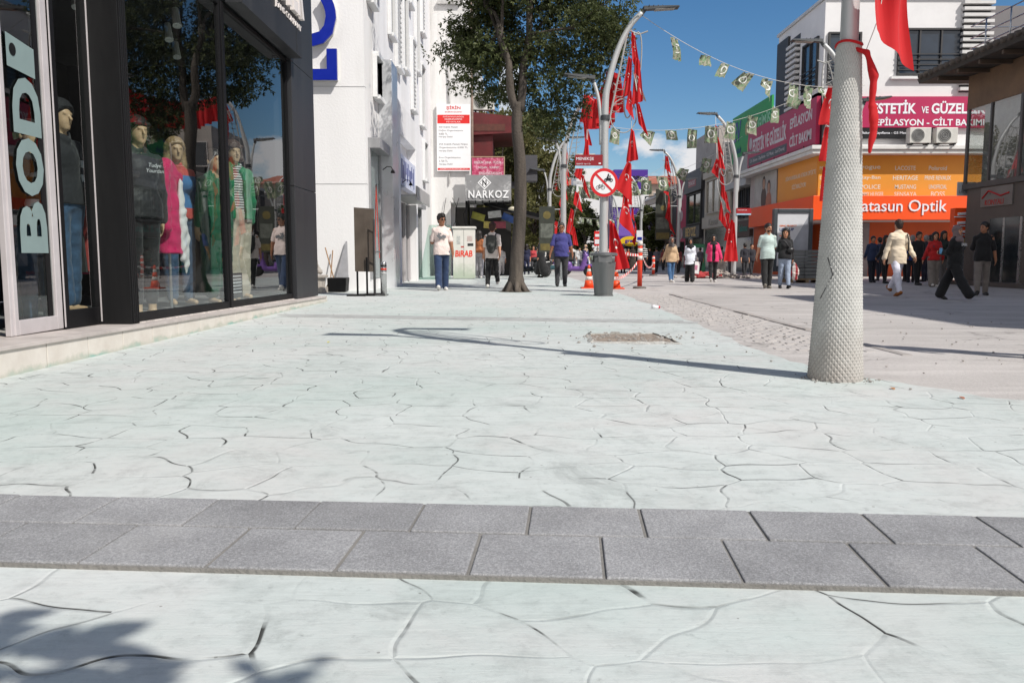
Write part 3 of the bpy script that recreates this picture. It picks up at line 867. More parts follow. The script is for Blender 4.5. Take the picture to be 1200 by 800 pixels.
# darker strip further up the walk
m = MB(); A = Vector((-3.45, 11.45, 0)); B = Vector((2.35, 10.25, 0)); d = (B - A).normalized(); pz = Vector((-d.y, d.x, 0))
L = (B - A).length; k = 0
for row in range(2):
    x = 0.0 if row else 0.18
    while x < L - .3:
        p = A + d * (x + .003) + pz * (row * .25); q = A + d * (x + .352) + pz * (row * .25)
        m.hexa([p + Vector((0, 0, -.01)), q + Vector((0, 0, -.01)), q + pz * .244 + Vector((0, 0, -.01)), p + pz * .244 + Vector((0, 0, -.01))],
               [p + Vector((0, 0, .012)), q + Vector((0, 0, .012)), q + pz * .244 + Vector((0, 0, .012)), p + pz * .244 + Vector((0, 0, .012))])
        x += 0.36
o = m.build('paver_strip', P('dusty_paver', (0.37, 0.375, 0.37), 0.9, 0.2, 5, dirt=((0.5, 0.53, .51), .7))); tag(o, 'narrow dusty grey paver band across the pavement beyond the open pit', 'paving', kind='structure')

# cobbled gutter strip along the edge of the walk
m = MB(); r = random.Random(11)
y = 7.3
while y < 18.5:
    for c in range(7):
        x = 2.5 + c * 0.125 + (0.06 if int(y / .11) % 2 else 0) + (y - 8) * 0.012
        s = r.uniform(.045, .056); zt = 0.004 + r.uniform(-.007, .005)
        m.box(x - s, x + s, y - s * .85, y + s * .85, -.02, zt)
    y += 0.11
o = m.build('cobble_gutter', P('cobble', (0.44, 0.41, 0.39), 0.9, 0.2, 5, 0.3, dirt=((0.50, 0.47, 0.45), .95)), bevel=0.008)
tag(o, 'strip of dusty small cobbles along the pavement edge', 'paving', kind='structure')
m = MB(); pts = [(3.42, 7.0, 0.0), (3.36, 9, 0.0), (3.42, 12, 0), (3.5, 18, 0)]
for k in range(14):
    y = 7.0 + k * .8; x = 3.4 + .01 * (y - 7) + r.uniform(-.015, .015)
    m.box(x, x + .10, y, y + .78, -.02, 0.016 + r.uniform(-.012, .006))
o = m.build('kerb', P('old_kerb', (0.36, 0.33, 0.31), 0.9, 0.25, 4, .3), bevel=0.01); tag(o, 'sunken old kerb stones beside the cobbles', 'kerb', kind='structure')

# open pit with broken concrete in it
a, b, c, d_ = G(690, 393), G(765, 392.5), G(797, 403.5), G(694, 402)
m = MB(); z = 0.010
ctr = (a + b + c + d_) / 4
rim = []
P4 = [a, b, c, d_]
for k in range(4):
    p, q = P4[k], P4[(k + 1) % 4]
    for s_ in range(6):
        u = p.lerp(q, s_ / 6); rim.append(Vector((u.x + r.uniform(-.02, .02), u.y + r.uniform(-.03, .03), 0)))
m.poly([p + Vector((0, 0, 0.011)) for p in rim])
pit = m.build('pit_fill', P('pit_dirt', (0.30, 0.245, 0.20), 0.95, 0.45, 14, 0.9, 30, dirt=((0.12, 0.1, .09), .8)))
tag(pit, 'rough dirt filling of the rectangular cut-out in the pavement', 'ground', kind='structure')
m = MB()
for k in range(len(rim)):
    p, q = rim[k], rim[(k + 1) % len(rim)]; n = (p - ctr).normalized() * .045; n2 = (q - ctr).normalized() * .045
    hgt = r.uniform(.018, .04)
    m.hexa([p, q, q + n2, p + n], [p + Vector((0, 0, hgt)), q + Vector((0, 0, hgt)), q + n2 + Vector((0, 0, .008)), p + n + Vector((0, 0, .008))])
o = m.build('pit_rim', P('pit_rim', (0.47, 0.46, 0.43), 0.95, 0.3, 20, .6)); tag(o, 'broken raised edge around the dirt cut-out in the pavement', 'ground', kind='structure')
# grit and small rubble lying about
m = MB(); 
for k in range(330):
    if k < 140: 
        u = ctr + Vector((r.gauss(0, .35), r.gauss(0, .3), 0)); s = r.uniform(.006, .022)
    elif k < 185:
        aa = r.uniform(0, 2 * PI); rr = .19 + abs(r.gauss(0, .05)); u = Vector((2.27 + math.cos(aa) * rr, 5.62 + math.sin(aa) * rr, 0)); s = r.uniform(.004, .014)
    else:
        u = Vector((r.uniform(2.0, 7.5), r.uniform(5, 12), 0)); s = r.uniform(.004, .015)
    m.ball((u.x, u.y, 0.008 + s * .4), s, s * r.uniform(.6, 1.1), s * .6, 5, 3)
o = m.build('grit', P('grit', (0.34, 0.32, 0.30), 0.9, .4)); tag(o, 'loose grit and crumbs of concrete on the ground', 'grit', kind='stuff')
# litter
m = MB(); p = G(124, 665.5); m.tube([p + Vector((-.014, -.004, .012)), p + Vector((.012, .003, .012))], 0.004, 8)
o = m.build('cigarette_butt', P('cigarette', (0.7, 0.52, 0.33), 0.8, .3)); tag(o, 'flattened tan cigarette butt lying at the paver edge', 'litter')
p = G(768, 362)
t = thing('crushed_can', 'small crushed white and red can lying on the pavement', 'litter', (p.x, p.y, 0))
m = MB(); m.tube([(p.x - .06, p.y, .035), (p.x - .02, p.y, .037), (p.x + .05, p.y + .01, .03)], [.03, .034, .026], 10); m.build('body', P('can_white', (.75, .75, .78), .4), t, True)
m = MB(); m.tube([(p.x + .05, p.y + .01, .03), (p.x + .075, p.y + .012, .028)], [.028, .02], 10); m.build('lid', P('can_red', (.6, .03, .04), .4), t, True)
for k, (px, py, c, lab) in enumerate(((385, 402, (.62, .58, .12), 'tiny yellow leaf lying beside the shop plinth'), (1046, 457, (.42, .2, .08), 'tiny brown leaf lying on dusty concrete right of the pole'), (1127, 468, (.35, .12, .06), 'tiny russet leaf lying at the far right of the concrete'))):
    p = G(px, py); m = MB()
    pt = [(0, -.03), (.012, -.012), (.014, .006), (0, .03), (-.014, .006), (-.012, -.012)]
    m.poly([(p.x + x * 1.0, p.y + y * 1.0, .012 + .25 * abs(x) + .1 * y) for x, y in pt])
    o = m.build('fallen_leaf', P('leaf_%d' % k, c, .8)); tag(o, lab, 'leaf')
# ================================================================== clothes shop on the left
blackm = P('black_cladding', (0.009, 0.009, 0.010), 0.5, 0.3, 2.5, 0.05, 40, dirt=((0.03, 0.03, 0.029), .4), streak=True, spec=.15)
charc = P('charcoal_panel', (0.030, 0.031, 0.035), 0.45, 0.22, 1.5, 0.04, 30, dirt=((0.075, 0.075, 0.075), .4), streak=True, spec=.3)
alu = P('white_aluminium', (0.50, 0.465, 0.47), 0.4, 0.1, 3, dirt=((0.35, .33, .32), .4))
steel = P('galvanised_steel', (0.42, 0.43, 0.44), 0.45, 0.12, 4, .05, 30, 0.5)
whitew = P('white_render', (0.80, 0.79, 0.79), 0.8, 0.06, 0.8, 0.25, 18, dirt=((0.56, .54, .51), .55), streak=True)
shopglass = glass('shop_glass', (0.80, 0.86, 0.85), 1.35, 1.52)
zb = lambda y: 0.235 - 0.0115 * (y - 5)
SX = -3.70
shop = thing('clothes_shop', 'charcoal fronted clothes shop with big display windows on a tiled plinth', 'shop', (-5, 9, 0))
# plinth: tiled riser and tread
m = MB(); 
y = 2.6; r = random.Random(5)
pxf = lambda y: -3.615 + 0.0105 * (y - 3)
while y < 15.2:
    y2 = min(y + .6, 15.3)
    a, b = y + .005, y2 - .005
    m.hexa([(pxf(a) - .02, a, 0), (pxf(a), a, 0), (pxf(b), b, 0), (pxf(b) - .02, b, 0)], [(pxf(a) - .02, a, zb(a) - .03), (pxf(a), a, zb(a) - .03), (pxf(b), b, zb(b) - .03), (pxf(b) - .02, b, zb(b) - .03)])
    y = y2
t = NT('plinth_tile'); sx = t.n('ShaderNodeSeparateXYZ'); t.l(t.n('ShaderNodeNewGeometry').outputs['Position'], sx.inputs[0])
nz = t.noise(5, 5, .65); base = t.ramp(nz.outputs['Fac'], [(.3, (0.60, 0.55, 0.49)), (.7, (0.70, 0.66, 0.60))])
hh = t.math('ADD', sx.outputs[2], t.math('MULTIPLY', t.math('SUBTRACT', t.noise(3, 6, .7).outputs['Fac'], .5), .22))
base = t.mix(t.ramp(t.math('MULTIPLY', hh, 10), [(0.15, 1.0), (0.55, 0.0)]), base, (0.50, 0.49, 0.42))
base = t.mix(t.math('MULTIPLY', t.ramp(t.math('MULTIPLY', hh, 10), [(0.05, 1.0), (0.35, 0.0)]), t.ramp(t.noise(1.3, 3).outputs['Fac'], [(.48, 0), (.62, .9)])), base, (0.20, 0.42, 0.36))
t.set(Base_Color=base, Roughness=0.5)
tile = t.m
m.build('plinth', tile, shop, bevel=0.003)
m = MB(); m.hexa([(-4.2, 2.6, 0), (pxf(2.6) - .006, 2.6, 0), (pxf(15.28) - .006, 15.28, 0), (-4.2, 15.28, 0)], [(-4.2, 2.6, zb(2.6) - .035), (pxf(2.6) - .006, 2.6, zb(2.6) - .035), (pxf(15.28) - .006, 15.28, zb(15.28) - .035), (-4.2, 15.28, zb(15.28) - .035)]); m.build('grout', P('grout', (.20, .18, .16), .95), shop)
m = MB()
y = 2.6
while y < 15.2:
    y2 = min(y + .9, 15.36); a, b = y + .0015, y2 - .0015
    m.hexa([(-4.6, a, zb(a) - .03), (pxf(a) + .018, a, zb(a) - .03), (pxf(b) + .018, b, zb(b) - .03), (-4.6, b, zb(b) - .03)], [(-4.6, a, zb(a)), (pxf(a) + .018, a, zb(a)), (pxf(b) + .018, b, zb(b)), (-4.6, b, zb(b))])
    y = y2
m.build('plinth_top', P('plinth_stone', (0.52, 0.47, 0.44), 0.55, 0.18, 3, .1, 30, dirt=((0.30, .26, .24), .7)), shop, bevel=0.003)
# interior
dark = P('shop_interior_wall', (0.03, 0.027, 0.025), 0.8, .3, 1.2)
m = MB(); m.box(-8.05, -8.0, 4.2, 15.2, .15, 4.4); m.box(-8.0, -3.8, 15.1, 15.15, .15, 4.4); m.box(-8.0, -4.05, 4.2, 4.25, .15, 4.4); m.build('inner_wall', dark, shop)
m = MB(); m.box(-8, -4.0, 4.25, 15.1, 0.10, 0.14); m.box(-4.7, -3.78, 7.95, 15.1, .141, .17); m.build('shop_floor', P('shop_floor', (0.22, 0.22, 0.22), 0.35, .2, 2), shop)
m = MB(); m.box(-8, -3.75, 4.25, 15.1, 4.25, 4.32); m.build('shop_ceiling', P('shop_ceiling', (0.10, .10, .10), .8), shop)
# masonry/cladding around the openings
Yc0, Yw0, Yw1, Yw2, Yp1 = 7.86, 7.93, 13.68, 13.74, 15.2
zt = 4.07
m = MB()
m.hexa([(-4.0, 7.83, zb(7.8)), (SX + .02, 7.83, zb(7.8)), (SX + .02, 7.99, zb(7.99)), (-4.0, 7.99, zb(7.99))], [(-4.0, 7.83, 5.0), (SX + .02, 7.83, 5.0), (SX + .02, 7.99, 5.0), (-4.0, 7.99, 5.0)])
for k in range(4): m.box(SX + .02, SX + .03, 7.85 + k * .035, 7.872 + k * .035, zb(7.8) + .01, 4.9)
m.build('door_jamb', blackm, shop, bevel=.004)
m = MB(); 
for (z0, z1) in ((zb(14.4), 2.02), (2.028, 4.05), (4.058, 6.2), (6.208, 9.0)):
    m.box(SX - .25, SX + .06, 13.75, 15.25, z0, z1)
m.build('corner_pillar', charc, shop, bevel=.004)
m = MB(); m.box(-8.2, SX + .02, 2.0, 13.74, 5.0, 9.0); m.box(-8.2, SX - .02, 8, 13.74, 4.14, 4.99); m.box(-8.2, -3.95, 2.0, 8.0, 4.33, 4.99); m.box(-8.2, -4.02, 2.0, 6.0, .0, 4.3); m.box(-8.2, -4.0, 15.0, 15.2, 0.0, 9)
m.build('wall', charc, shop)
# display windows: frame, glass
for (ya, yb) in ((7.99, 10.64), (10.73, 13.70)):
    f = MB()
    fw = .05
    f.hexa([(SX - .06, ya, zb(ya)), (SX, ya, zb(ya)), (SX, yb, zb(yb)), (SX - .06, yb, zb(yb))], [(SX - .06, ya, zb(ya) + .10), (SX, ya, zb(ya) + .10), (SX, yb, zb(yb) + .10), (SX - .06, yb, zb(yb) + .10)])
    f.box(SX - .06, SX, ya, ya + fw, zb(ya) + .102, zt); f.box(SX - .06, SX, yb - fw, yb, zb(yb) + .102, zt); f.box(SX - .06, SX, ya + fw + .001, yb - fw - .001, zt - .05, zt)
    fo = f.build('display_window', blackm, shop, bevel=.003)
    g = MB(); g.quad((SX - .03, ya + fw, zb(ya) + .10), (SX - .03, yb - fw, zb(yb) + .10), (SX - .03, yb - fw, zt - .05), (SX - .03, ya + fw, zt - .05))
    g.build('window_glass', shopglass, fo)
m = MB(); m.box(SX - .09, SX + .015, 10.645, 10.725, zb(10.7) + .002, zt); m.build('window_post', blackm, shop, bevel=.006)
m = MB(); m.hexa([(SX - .02, 7.99, zb(8) - .012), (SX + .03, 7.99, zb(8) - .012), (SX + .03, 13.7, zb(13.7) - .012), (SX - .02, 13.7, zb(13.7) - .012)], [(SX - .02, 7.99, zb(8) + .012), (SX + .02, 7.99, zb(8) + .012), (SX + .02, 13.7, zb(13.7) + .012), (SX - .02, 13.7, zb(13.7) + .012)])
m.build('plaster_joint', P('plaster_joint', (0.55, 0.5, 0.46), .95, .4, 20, 1.0, 40), shop)
# recessed sliding door and side light
DX = -3.98
zd = zb(7)
door = MB(); door.box(DX - .05, DX, 6.42, 6.53, zd + .01, 4.3); door.box(DX - .05, DX, 7.085, 7.175, zd + .01, 4.3); door.box(DX - .05, DX, 6.532, 7.083, zd + .01, zd + .13)
door.box(DX - .02, DX + .012, 6.46, 6.47, zd + .01, 4.3)
do = door.build('door', alu, shop, bevel=.005)
g = MB(); g.quad((DX - .025, 6.53, zd + .13), (DX - .025, 7.085, zd + .13), (DX - .025, 7.085, 4.3), (DX - .025, 6.53, 4.3)); g.build('door_glass', shopglass, do)
m = MB(); m.box(DX - .045, DX - .02, 6.99, 7.06, zd + .13, 4.3); m.build('door_seal', blackm, do)
dl = P('door_vinyl', (0.215, 0.285, 0.28), .55, .06)
for ch, za, zb_ in (('B', 0.885, 1.315), ('O', 1.355, 1.825), ('D', 1.85, 2.31)):
    M = frame((DX - .012, 6.83, (za + zb_) / 2), (0, 0, 1), (0, -1, 0))
    text('lettering', ch, M, dl, do, width=zb_ - za, height=.385, extrude=.002, bold=.04)
m = MB(); m.poly([(DX - .012, 6.60, 2.62), (DX - .012, 6.60, 2.36), (DX - .012, 6.98, 2.33), (DX - .012, 6.98, 2.57)]); sq = m.build('sticker', dl, do)
m = MB(); m.poly([(DX - .008, 6.68 + .045 * math.cos(a_ * PI / 8), 2.5 + .05 * math.sin(a_ * PI / 8)) for a_ in range(16)]); m.build('sticker_dot', blackm, sq)
m = MB(); m.box(DX - .07, DX + .01, 7.18, 7.27, zd, 4.3); m.box(DX - .07, DX + .01, 7.80, 7.828, zd, 4.3); m.box(DX - .07, DX + .005, 7.272, 7.798, zd, zd + .16); sd_ = m.build('side_light', blackm, shop, bevel=.004)
m = MB(); m.box(DX + .011, DX + .02, 7.175, 7.185, zd + .02, 4.3); m.box(DX + .011, DX + .02, 7.812, 7.824, zd + .02, 4.3); m.build('edge_strip', alu, sd_)
g = MB(); g.quad((DX - .03, 7.27, zd + .16), (DX - .03, 7.80, zd + .16), (DX - .03, 7.80, 4.3), (DX - .03, 7.27, 4.3)); g.build('window_glass', shopglass, sd_)
# fascia sign box
sgn = thing('shop_sign', 'charcoal fascia box with white three-dimensional shop name letters', 'sign', (-3.5, 12.3, 4.08))
m = MB(); m.box(SX + .03, -3.452, 10.76, 13.745, 4.085, 7.0); m.box(-3.451, -3.447, 13.42, 13.425, 4.09, 7); m.build('sign_box', charc, sgn, bevel=.006)
ivory = P('sign_white', (0.82, 0.76, 0.73), .4, .04)
zJ = PXX(347, 30, -3.45).z
text('lettering', 'MONSTER', frame((-3.448, 12.42, zJ + .56), (0, 1, 0), (0, 0, 1)), ivory, sgn, width=2.5, height=.86, extrude=.07, bold=.03, space=1.05)
text('lettering', 'JEANS COMPANY', frame((-3.448, 12.96, zJ), (0, 1, 0), (0, 0, 1)), ivory, sgn, width=1.48, height=.115, extrude=.012)
# spotlights under the shop ceiling
for k, (x, y) in enumerate(((-4.6, 9.0), (-4.7, 9.9), (-4.9, 11.9), (-5.4, 10.4), (-5.2, 12.9), (-4.5, 11.2))):
    t_ = thing('spotlight', 'unlit white track spotlight on the shop ceiling', 'spotlight', (x, y, 3.85), group='spotlights on the shop ceiling')
    m = MB(); m.box(x - .09, x + .09, y - .03, y + .03, 4.19, 4.25); m.build('bracket', alu, t_)
    m = MB(); m.tube([(x + .02, y - .02, 4.12), (x + .08, y - .12, 3.88)], [.045, .06], 12); m.build('lamp_housing', P('spot_white', (.6, .6, .58), .4), t_)
# hanging rail of clothes at the back of the shop
rack = thing('clothes_rail', 'steel rail of hanging dark and coloured garments inside the shop', 'clothes rail', (-5.9, 11.3, .14))
m = MB(); m.tube([(-5.9, 9.7, .14), (-5.9, 9.7, 1.75), (-5.9, 12.9, 1.75), (-5.9, 12.9, .14)], .02, 8); m.build('rail', steel, rack, True)
cols = [(.4, .02, .08), (.03, .03, .03), (.5, .5, .48), (.02, .03, .10), (.05, .2, .12), (.3, .3, .3), (.02, .02, .02), (.45, .06, .05), (.25, .22, .18), (.03, .03, .05)]
for k in range(18):
    y = 9.85 + k * .165; c = cols[k % 10]; w = .24 + .03 * math.sin(k * 2.1); zl = .75 + .15 * math.sin(k * 1.7)
    m = MB(); 
    m.hexa([(-5.9 - w, y - .03, zl), (-5.9 + w, y - .03, zl), (-5.9 + w, y + .03, zl), (-5.9 - w, y + .03, zl)], [(-5.9 - w * .75, y - .02, 1.62), (-5.9 + w * .75, y - .02, 1.62), (-5.9 + w * .75, y + .02, 1.62), (-5.9 - w * .75, y + .02, 1.62)])
    m.tube([(-5.9, y, 1.6), (-5.9, y, 1.75)], .008, 6)
    m.build('garment', cloth('rail_cloth_%d' % (k % 10), c), rack, bevel=.02)

# ------------------------------------------------------------------ mannequins
mskin = skin('mannequin_skin', srgb(196, 164, 130))
denim = cloth('blue_denim', srgb(58, 84, 112), .9, .35, 14)
blackc = cloth('black_cloth', (.012, .012, .013), .9, .3)
whitec = cloth('white_cloth', (.72, .70, .69), .9, .08)
hairm = P('hair_dark', (.014, .010, .008), .55, .3, 30)
hairb = P('hair_brown', (.06, .03, .02), .55, .3, 30)
hairblond = P('hair_blond', (.30, .2, .10), .6, .3, 30)
def stripecloth(name, a, b, f, axis=2): return cloth(name, a, .85, .05, 9, (b, axis, f))
G_M = 'mannequins in the shop windows'
mq = lambda lab, loc, face, H, **k: person('mannequin', lab, 'mannequin', loc, face, H, .012, group=None, skinmat=k.pop('skinmat', mskin), **dict(k, no_eyes=True))
p1, J = mq('mannequin in striped sleeve black hoodie and blue jeans behind the narrow side window', (-4.27, 7.80, zd + .10), 75, 1.98, arms=((6, 8, 14, 0), (4, 8, 12, 0)), legs=((4, 4), (-3, 4)),
    top=dict(mat=cloth('hoodie_black', (.014, .015, .018)), sleeve=.5, hem=.0, ease=.03, hood=True, name='hoodie'), bottom=dict(mat=denim, ease=.022, len=.9), hair=dict(mat=P('cap_black', (.012, .012, .014), .8), vol=.03), no_eyes=True)
# striped sleeves of that hoodie
stc = stripecloth('sleeve_stripe', (.015, .015, .018), (.55, .55, .54), 7.5)
for i in (0, 1):
    v = Vol(np.array(J['el', i]) - .4, np.array(J['el', i]) + .4, .012); a, e, w = J['sh', i], J['el', i], J['wr', i]
    v.cap(a.lerp(e, .35), e, .078, .07, .02); v.cap(e, e.lerp(w, .85), .07, .058, .02); v.wrinkle(.005, 40, 3)
    link_mesh('sleeve', v.mesh('sleeve'), stc, p1, False)
mq('mannequin in dark jacket over pale blue shirt at the back of the doorway', (-4.75, 8.15, .17), 60, 2.0, top=dict(mat=cloth('pale_blue', srgb(150, 180, 205)), sleeve=.97, ease=.012), overcoat=dict(mat=blackc, sleeve=.97, open=.05, hem=-.05), bottom=dict(mat=denim), hair=dict(mat=hairm), no_eyes=True)
p2, J = mq('mannequin in black jacket with small white writing, bare cream feet', (-4.15, 9.15, .17), 52, 2.2, legs=((3, 3), (-2, 3)), top=dict(mat=cloth('jacket_black', (.02, .019, .02), .6), sleeve=.97, ease=.03, hem=-.03, name='jacket'),
    bottom=dict(mat=blackc, ease=.01, len=.8), hair=dict(mat=hairm, vol=.016, style='bob'))
Mt = frame(J['T'](.065, -.168, .40), Matrix.Rotation(R_(52), 3, 'Z') @ Vector((1, 0, 0)), (0, 0, 1))
text('chest_print', 'Tudye\nYourdan', Mt, P('print_white', (.7, .7, .7)), p2, width=.2, extrude=.001, shear=.2)
p3, J = mq('mannequin with blond hair in red and blue printed sweatshirt and jeans', (-4.55, 11.15, .2), 40, 2.22, arms=((12, 8, 30, 10), (10, 8, 20, 0)), top=dict(mat=None or cloth('print_red_blue', (.5, .07, .06), .85, .2, 9, ((.04, .16, .36), 2, 1.15)), sleeve=.75, ease=.022, name='sweatshirt'),
    bottom=dict(mat=denim, ease=.015), hair=dict(mat=hairblond, style='long', vol=.02), female=True)
p4, J = mq('mannequin in green varsity jacket over striped hoodie and beige trousers', (-4.25, 12.55, .2), 45, 2.38, arms=((6, 9, 16, 0), (4, 9, 14, 0)), legs=((5, 4), (-4, 4)),
    top=dict(mat=stripecloth('hoodie_stripe', (.65, .66, .63), (.05, .06, .06), 26), sleeve=.4, ease=.016, hem=.02, hood=True, name='hoodie'), overcoat=dict(mat=cloth('varsity_green', srgb(20, 125, 80)), sleeve=.97, ease=.034, hem=-.02, open=.06),
    bottom=dict(mat=cloth('beige_trouser', srgb(190, 178, 160)), ease=.03, flare=.02, len=.95), shoes=None, hair=dict(mat=hairb, vol=.016, style='bob'))
p5, J = mq('dark green trousered mannequin half hidden by the window post', (-4.12, 11.38, .2), 60, 2.1, top=dict(mat=cloth('varsity_green_2', srgb(16, 96, 62)), sleeve=.9, ease=.03), bottom=dict(mat=cloth('dark_green_cloth', srgb(14, 84, 58)), ease=.045, len=.82), hair=dict(mat=hairm), no_eyes=True)
# pink cardigan on a dress stand
st = thing('dress_stand', 'pink and white cardigan draped on a stand in the shop window', 'dress stand', (-4.2, 10.0, .17))
m = MB(); m.tube([(-4.2, 10.0, .17), (-4.2, 10.0, 1.9)], .018, 8); m.lathe((-4.2, 10.0, .17), [(.16, 0), (.15, .02), (.02, .04)], 20); m.build('pole', steel, st, True)
v = Vol((-4.6, 9.6, .6), (-3.8, 10.4, 2.2), .012)
for s_ in (1, -1): v.cap((-4.2, 10.0 + s_ * .02, 1.98), (-4.2 + .04, 10.0 + s_ * .19, 1.82), .06, .075, .05); v.cap((-4.16, 10 + s_ * .19, 1.82), (-4.14, 10 + s_ * .20, 1.2), .075, .06, .03)
v.ell((-4.2, 10.0, 1.7), (.11, .19, .3), .06); v.cap((-4.2, 10, 1.5), (-4.2, 10, .85), .13, .15, .06); v.cut((0, 0, .9), (0, 0, -1)); v.wrinkle(.007, 30, 4)
me = v.mesh('cardigan'); link_mesh('cardigan', me, cloth('hot_pink', srgb(205, 28, 95)), st, True)
v = Vol((-4.5, 9.6, .5), (-3.7, 10.4, 2.0), .012); v.ell((-4.07, 10.09, 1.45), (.035, .06, .36), .03); v.ell((-4.055, 10.14, 1.0), (.03, .085, .36), .04); v.ell((-4.06, 10.07, 1.1), (.03, .05, .3), .04); v.wrinkle(.009, 30, 5)
link_mesh('scarf', v.mesh('scarf'), whitec, st, True)
# notice on the window
nb = thing('window_notice', 'small black notice board standing low inside the display window', 'notice', (-3.9, 11.6, .2))
m = MB(); m.box(-3.92, -3.90, 11.15, 11.75, .27, .62); m.build('board', blackm, nb)
for k in range(6):
    m = MB(); m.box(-3.899, -3.896, 11.35, 11.7, .57 - k * .045, .585 - k * .045); m.build('text_line', P('print_white', (.7, .7, .7)), nb)

# ================================================================== white department store beyond
wb = thing('white_building', 'tall white rendered department store with narrow windows and blue wall letters', 'building', (-7, 28, 0))
BX = -3.54
m = MB(); m.box(-14, BX, 20.0, 36.2, -.05, 15.5); m.build('wall', whitew, wb)
# front facing the shop: panel joints
m = MB()
for z in (2.6, 4.9, 7.2, 9.5): m.box(-13.9, BX + .004, 19.992, 20.2, z, z + .012)
m.build('panel_joint', P('joint_grey', (.5, .5, .5), .9), wb)
blue = P('letter_blue', srgb(16, 38, 150), .35, .05)
ls = thing('wall_letters', 'big navy blue letters standing proud of the white wall above the shop', 'sign', (-4.2, 19.85, 5.0))
zc = 5.02
for ch, z0, z1 in (('L', 5.02, 5.74), ('C', 5.80, 6.92), ('W', 7.02, 8.5)):
    M = frame((-4.17 - .59 + .03, 19.90, (z0 + z1) / 2), (0, 0, 1), (-1, 0, 0)); M = frame((-4.73, 19.88, (z0 + z1) / 2), (0, 0, 1), (-1, 0, 0))
    text('lettering', ch, M, blue, ls, width=z1 - z0, height=1.15, extrude=.07, bold=.035)
    text('letter_return', ch, frame((-4.73, 19.99, (z0 + z1) / 2), (0, 0, 1), (-1, 0, 0)), P('letter_edge', (.62, .60, .52), .5), ls, width=(z1 - z0) * .97, height=1.13, extrude=.105, bold=.03)
# street front: windows as recessed frames
wgl = glass('store_glass', (0.55, 0.6, 0.62), 1.6, 1.5)
dkgl = pane('window_dark', (.05, .055, .06), .08)
lou = P('louvre_white', (.72, .72, .72), .5, .05)
def fwin(y0, y1, z0, z1, kind='glass', dep=.22):
    f = MB(); e = .07
    f.box(BX + .004, BX + .12, y0 - e, y0, z0 - e, z1 + e); f.box(BX + .004, BX + .12, y1, y1 + e, z0 - e, z1 + e)
    f.box(BX + .004, BX + .16, y0, y1, z1, z1 + e + .05); f.box(BX + .004, BX + .18, y0, y1, z0 - e - .03, z0)
    fo = f.build('window', lou, wb, bevel=.006)
    if kind == 'glass':
        g = MB(); g.box(BX + .003, BX + .03, y0 + .002, y1 - .002, z0 + .002, z1 - .002); g.build('pane', dkgl, fo)
        b = MB(); b.box(BX + .031, BX + .05, (y0 + y1) / 2 - .03, (y0 + y1) / 2 + .03, z0 + .003, z1 - .003); b.build('mullion', P('mull_grey', (.25, .25, .26)), fo)
    else:
        g = MB(); n = int((z1 - z0) / .14)
        for k in range(n):
            z = z0 + (k + .5) * (z1 - z0) / n; g.hexa([(BX + .005, y0 + .003, z - .05), (BX + .10, y0 + .003, z - .06), (BX + .10, y1 - .003, z - .06), (BX + .005, y1 - .003, z - .05)], [(BX + .005, y0 + .003, z - .02), (BX + .10, y0 + .003, z - .04), (BX + .10, y1 - .003, z - .04), (BX + .005, y1 - .003, z - .02)])
        g.build('louvre', lou, fo)
for (y0, y1, z0, z1, k) in ((20.5, 21.3, 7.1, 8.7, 'l'), (21.5, 22.3, 7.7, 9.9, 'g'), (23.9, 24.7, 7.2, 9.2, 'g'), (25.2, 26.2, 6.6, 8.8, 'l'), (26.8, 27.8, 6.9, 9.4, 'g'), (29.0, 29.9, 6.0, 8.3, 'l'), (30.3, 31.2, 7.6, 10.4, 'g'), (31.8, 32.8, 5.9, 8.1, 'g'),
        (20.5, 21.6, 9.6, 12.0, 'l'), (22.6, 23.5, 10.6, 13, 'l'), (24.6, 25.7, 10.0, 12.6, 'g'), (26.4, 27.4, 10.6, 13.4, 'l'), (28.2, 29.2, 9.4, 12.4, 'g'), (30.4, 31.4, 11.4, 14, 'g'), (32.3, 33.2, 9.5, 12.5, 'l'), (32.6, 33.5, 3.9, 5.3, 'g'), (21.2, 22.0, 4.95, 5.9, 'g')):
    fwin(y0, y1, z0, z1, 'glass' if k == 'g' else 'louvre')
# metallic clad pilaster
m = MB(); m.box(BX + .002, BX + .36, 22.0, 23.1, 0, 6.0); m.build('pilaster', P('pearl_panel', (.66, .67, .69), .3, .12, 1.3, .12, 3, .35), wb, bevel=.01)
# shop window with red strokes, ground floor
m = MB(); m.box(BX + .002, BX + .05, 20.3, 20.42, .3, 3.5); m.box(BX + .002, BX + .05, 21.8, 21.98, .3, 3.5); m.box(BX + .002, BX + .3, 20.3, 21.98, 3.5, 3.75); f1 = m.build('shopfront', P('grey_frame', (.3, .3, .31), .4), wb, bevel=.006)
m = MB(); m.box(BX + .004, BX + .02, 20.42, 21.8, .3, 3.5); m.build('pane', pane('teal_window', (.22, .27, .26), .08), f1)
redst = P('window_red', srgb(205, 60, 40), .5)
for (ya, za, yb, zb2) in ((20.45, 1.9, 20.95, .9), (20.95, .9, 21.3, 2.7), (21.3, 2.7, 21.65, .8)):
    m = MB(); m.quad((BX + .023, ya - .06, za), (BX + .023, ya + .06, za), (BX + .023, yb + .06, zb2), (BX + .023, yb - .06, zb2)); m.build('window_stroke', redst, f1)
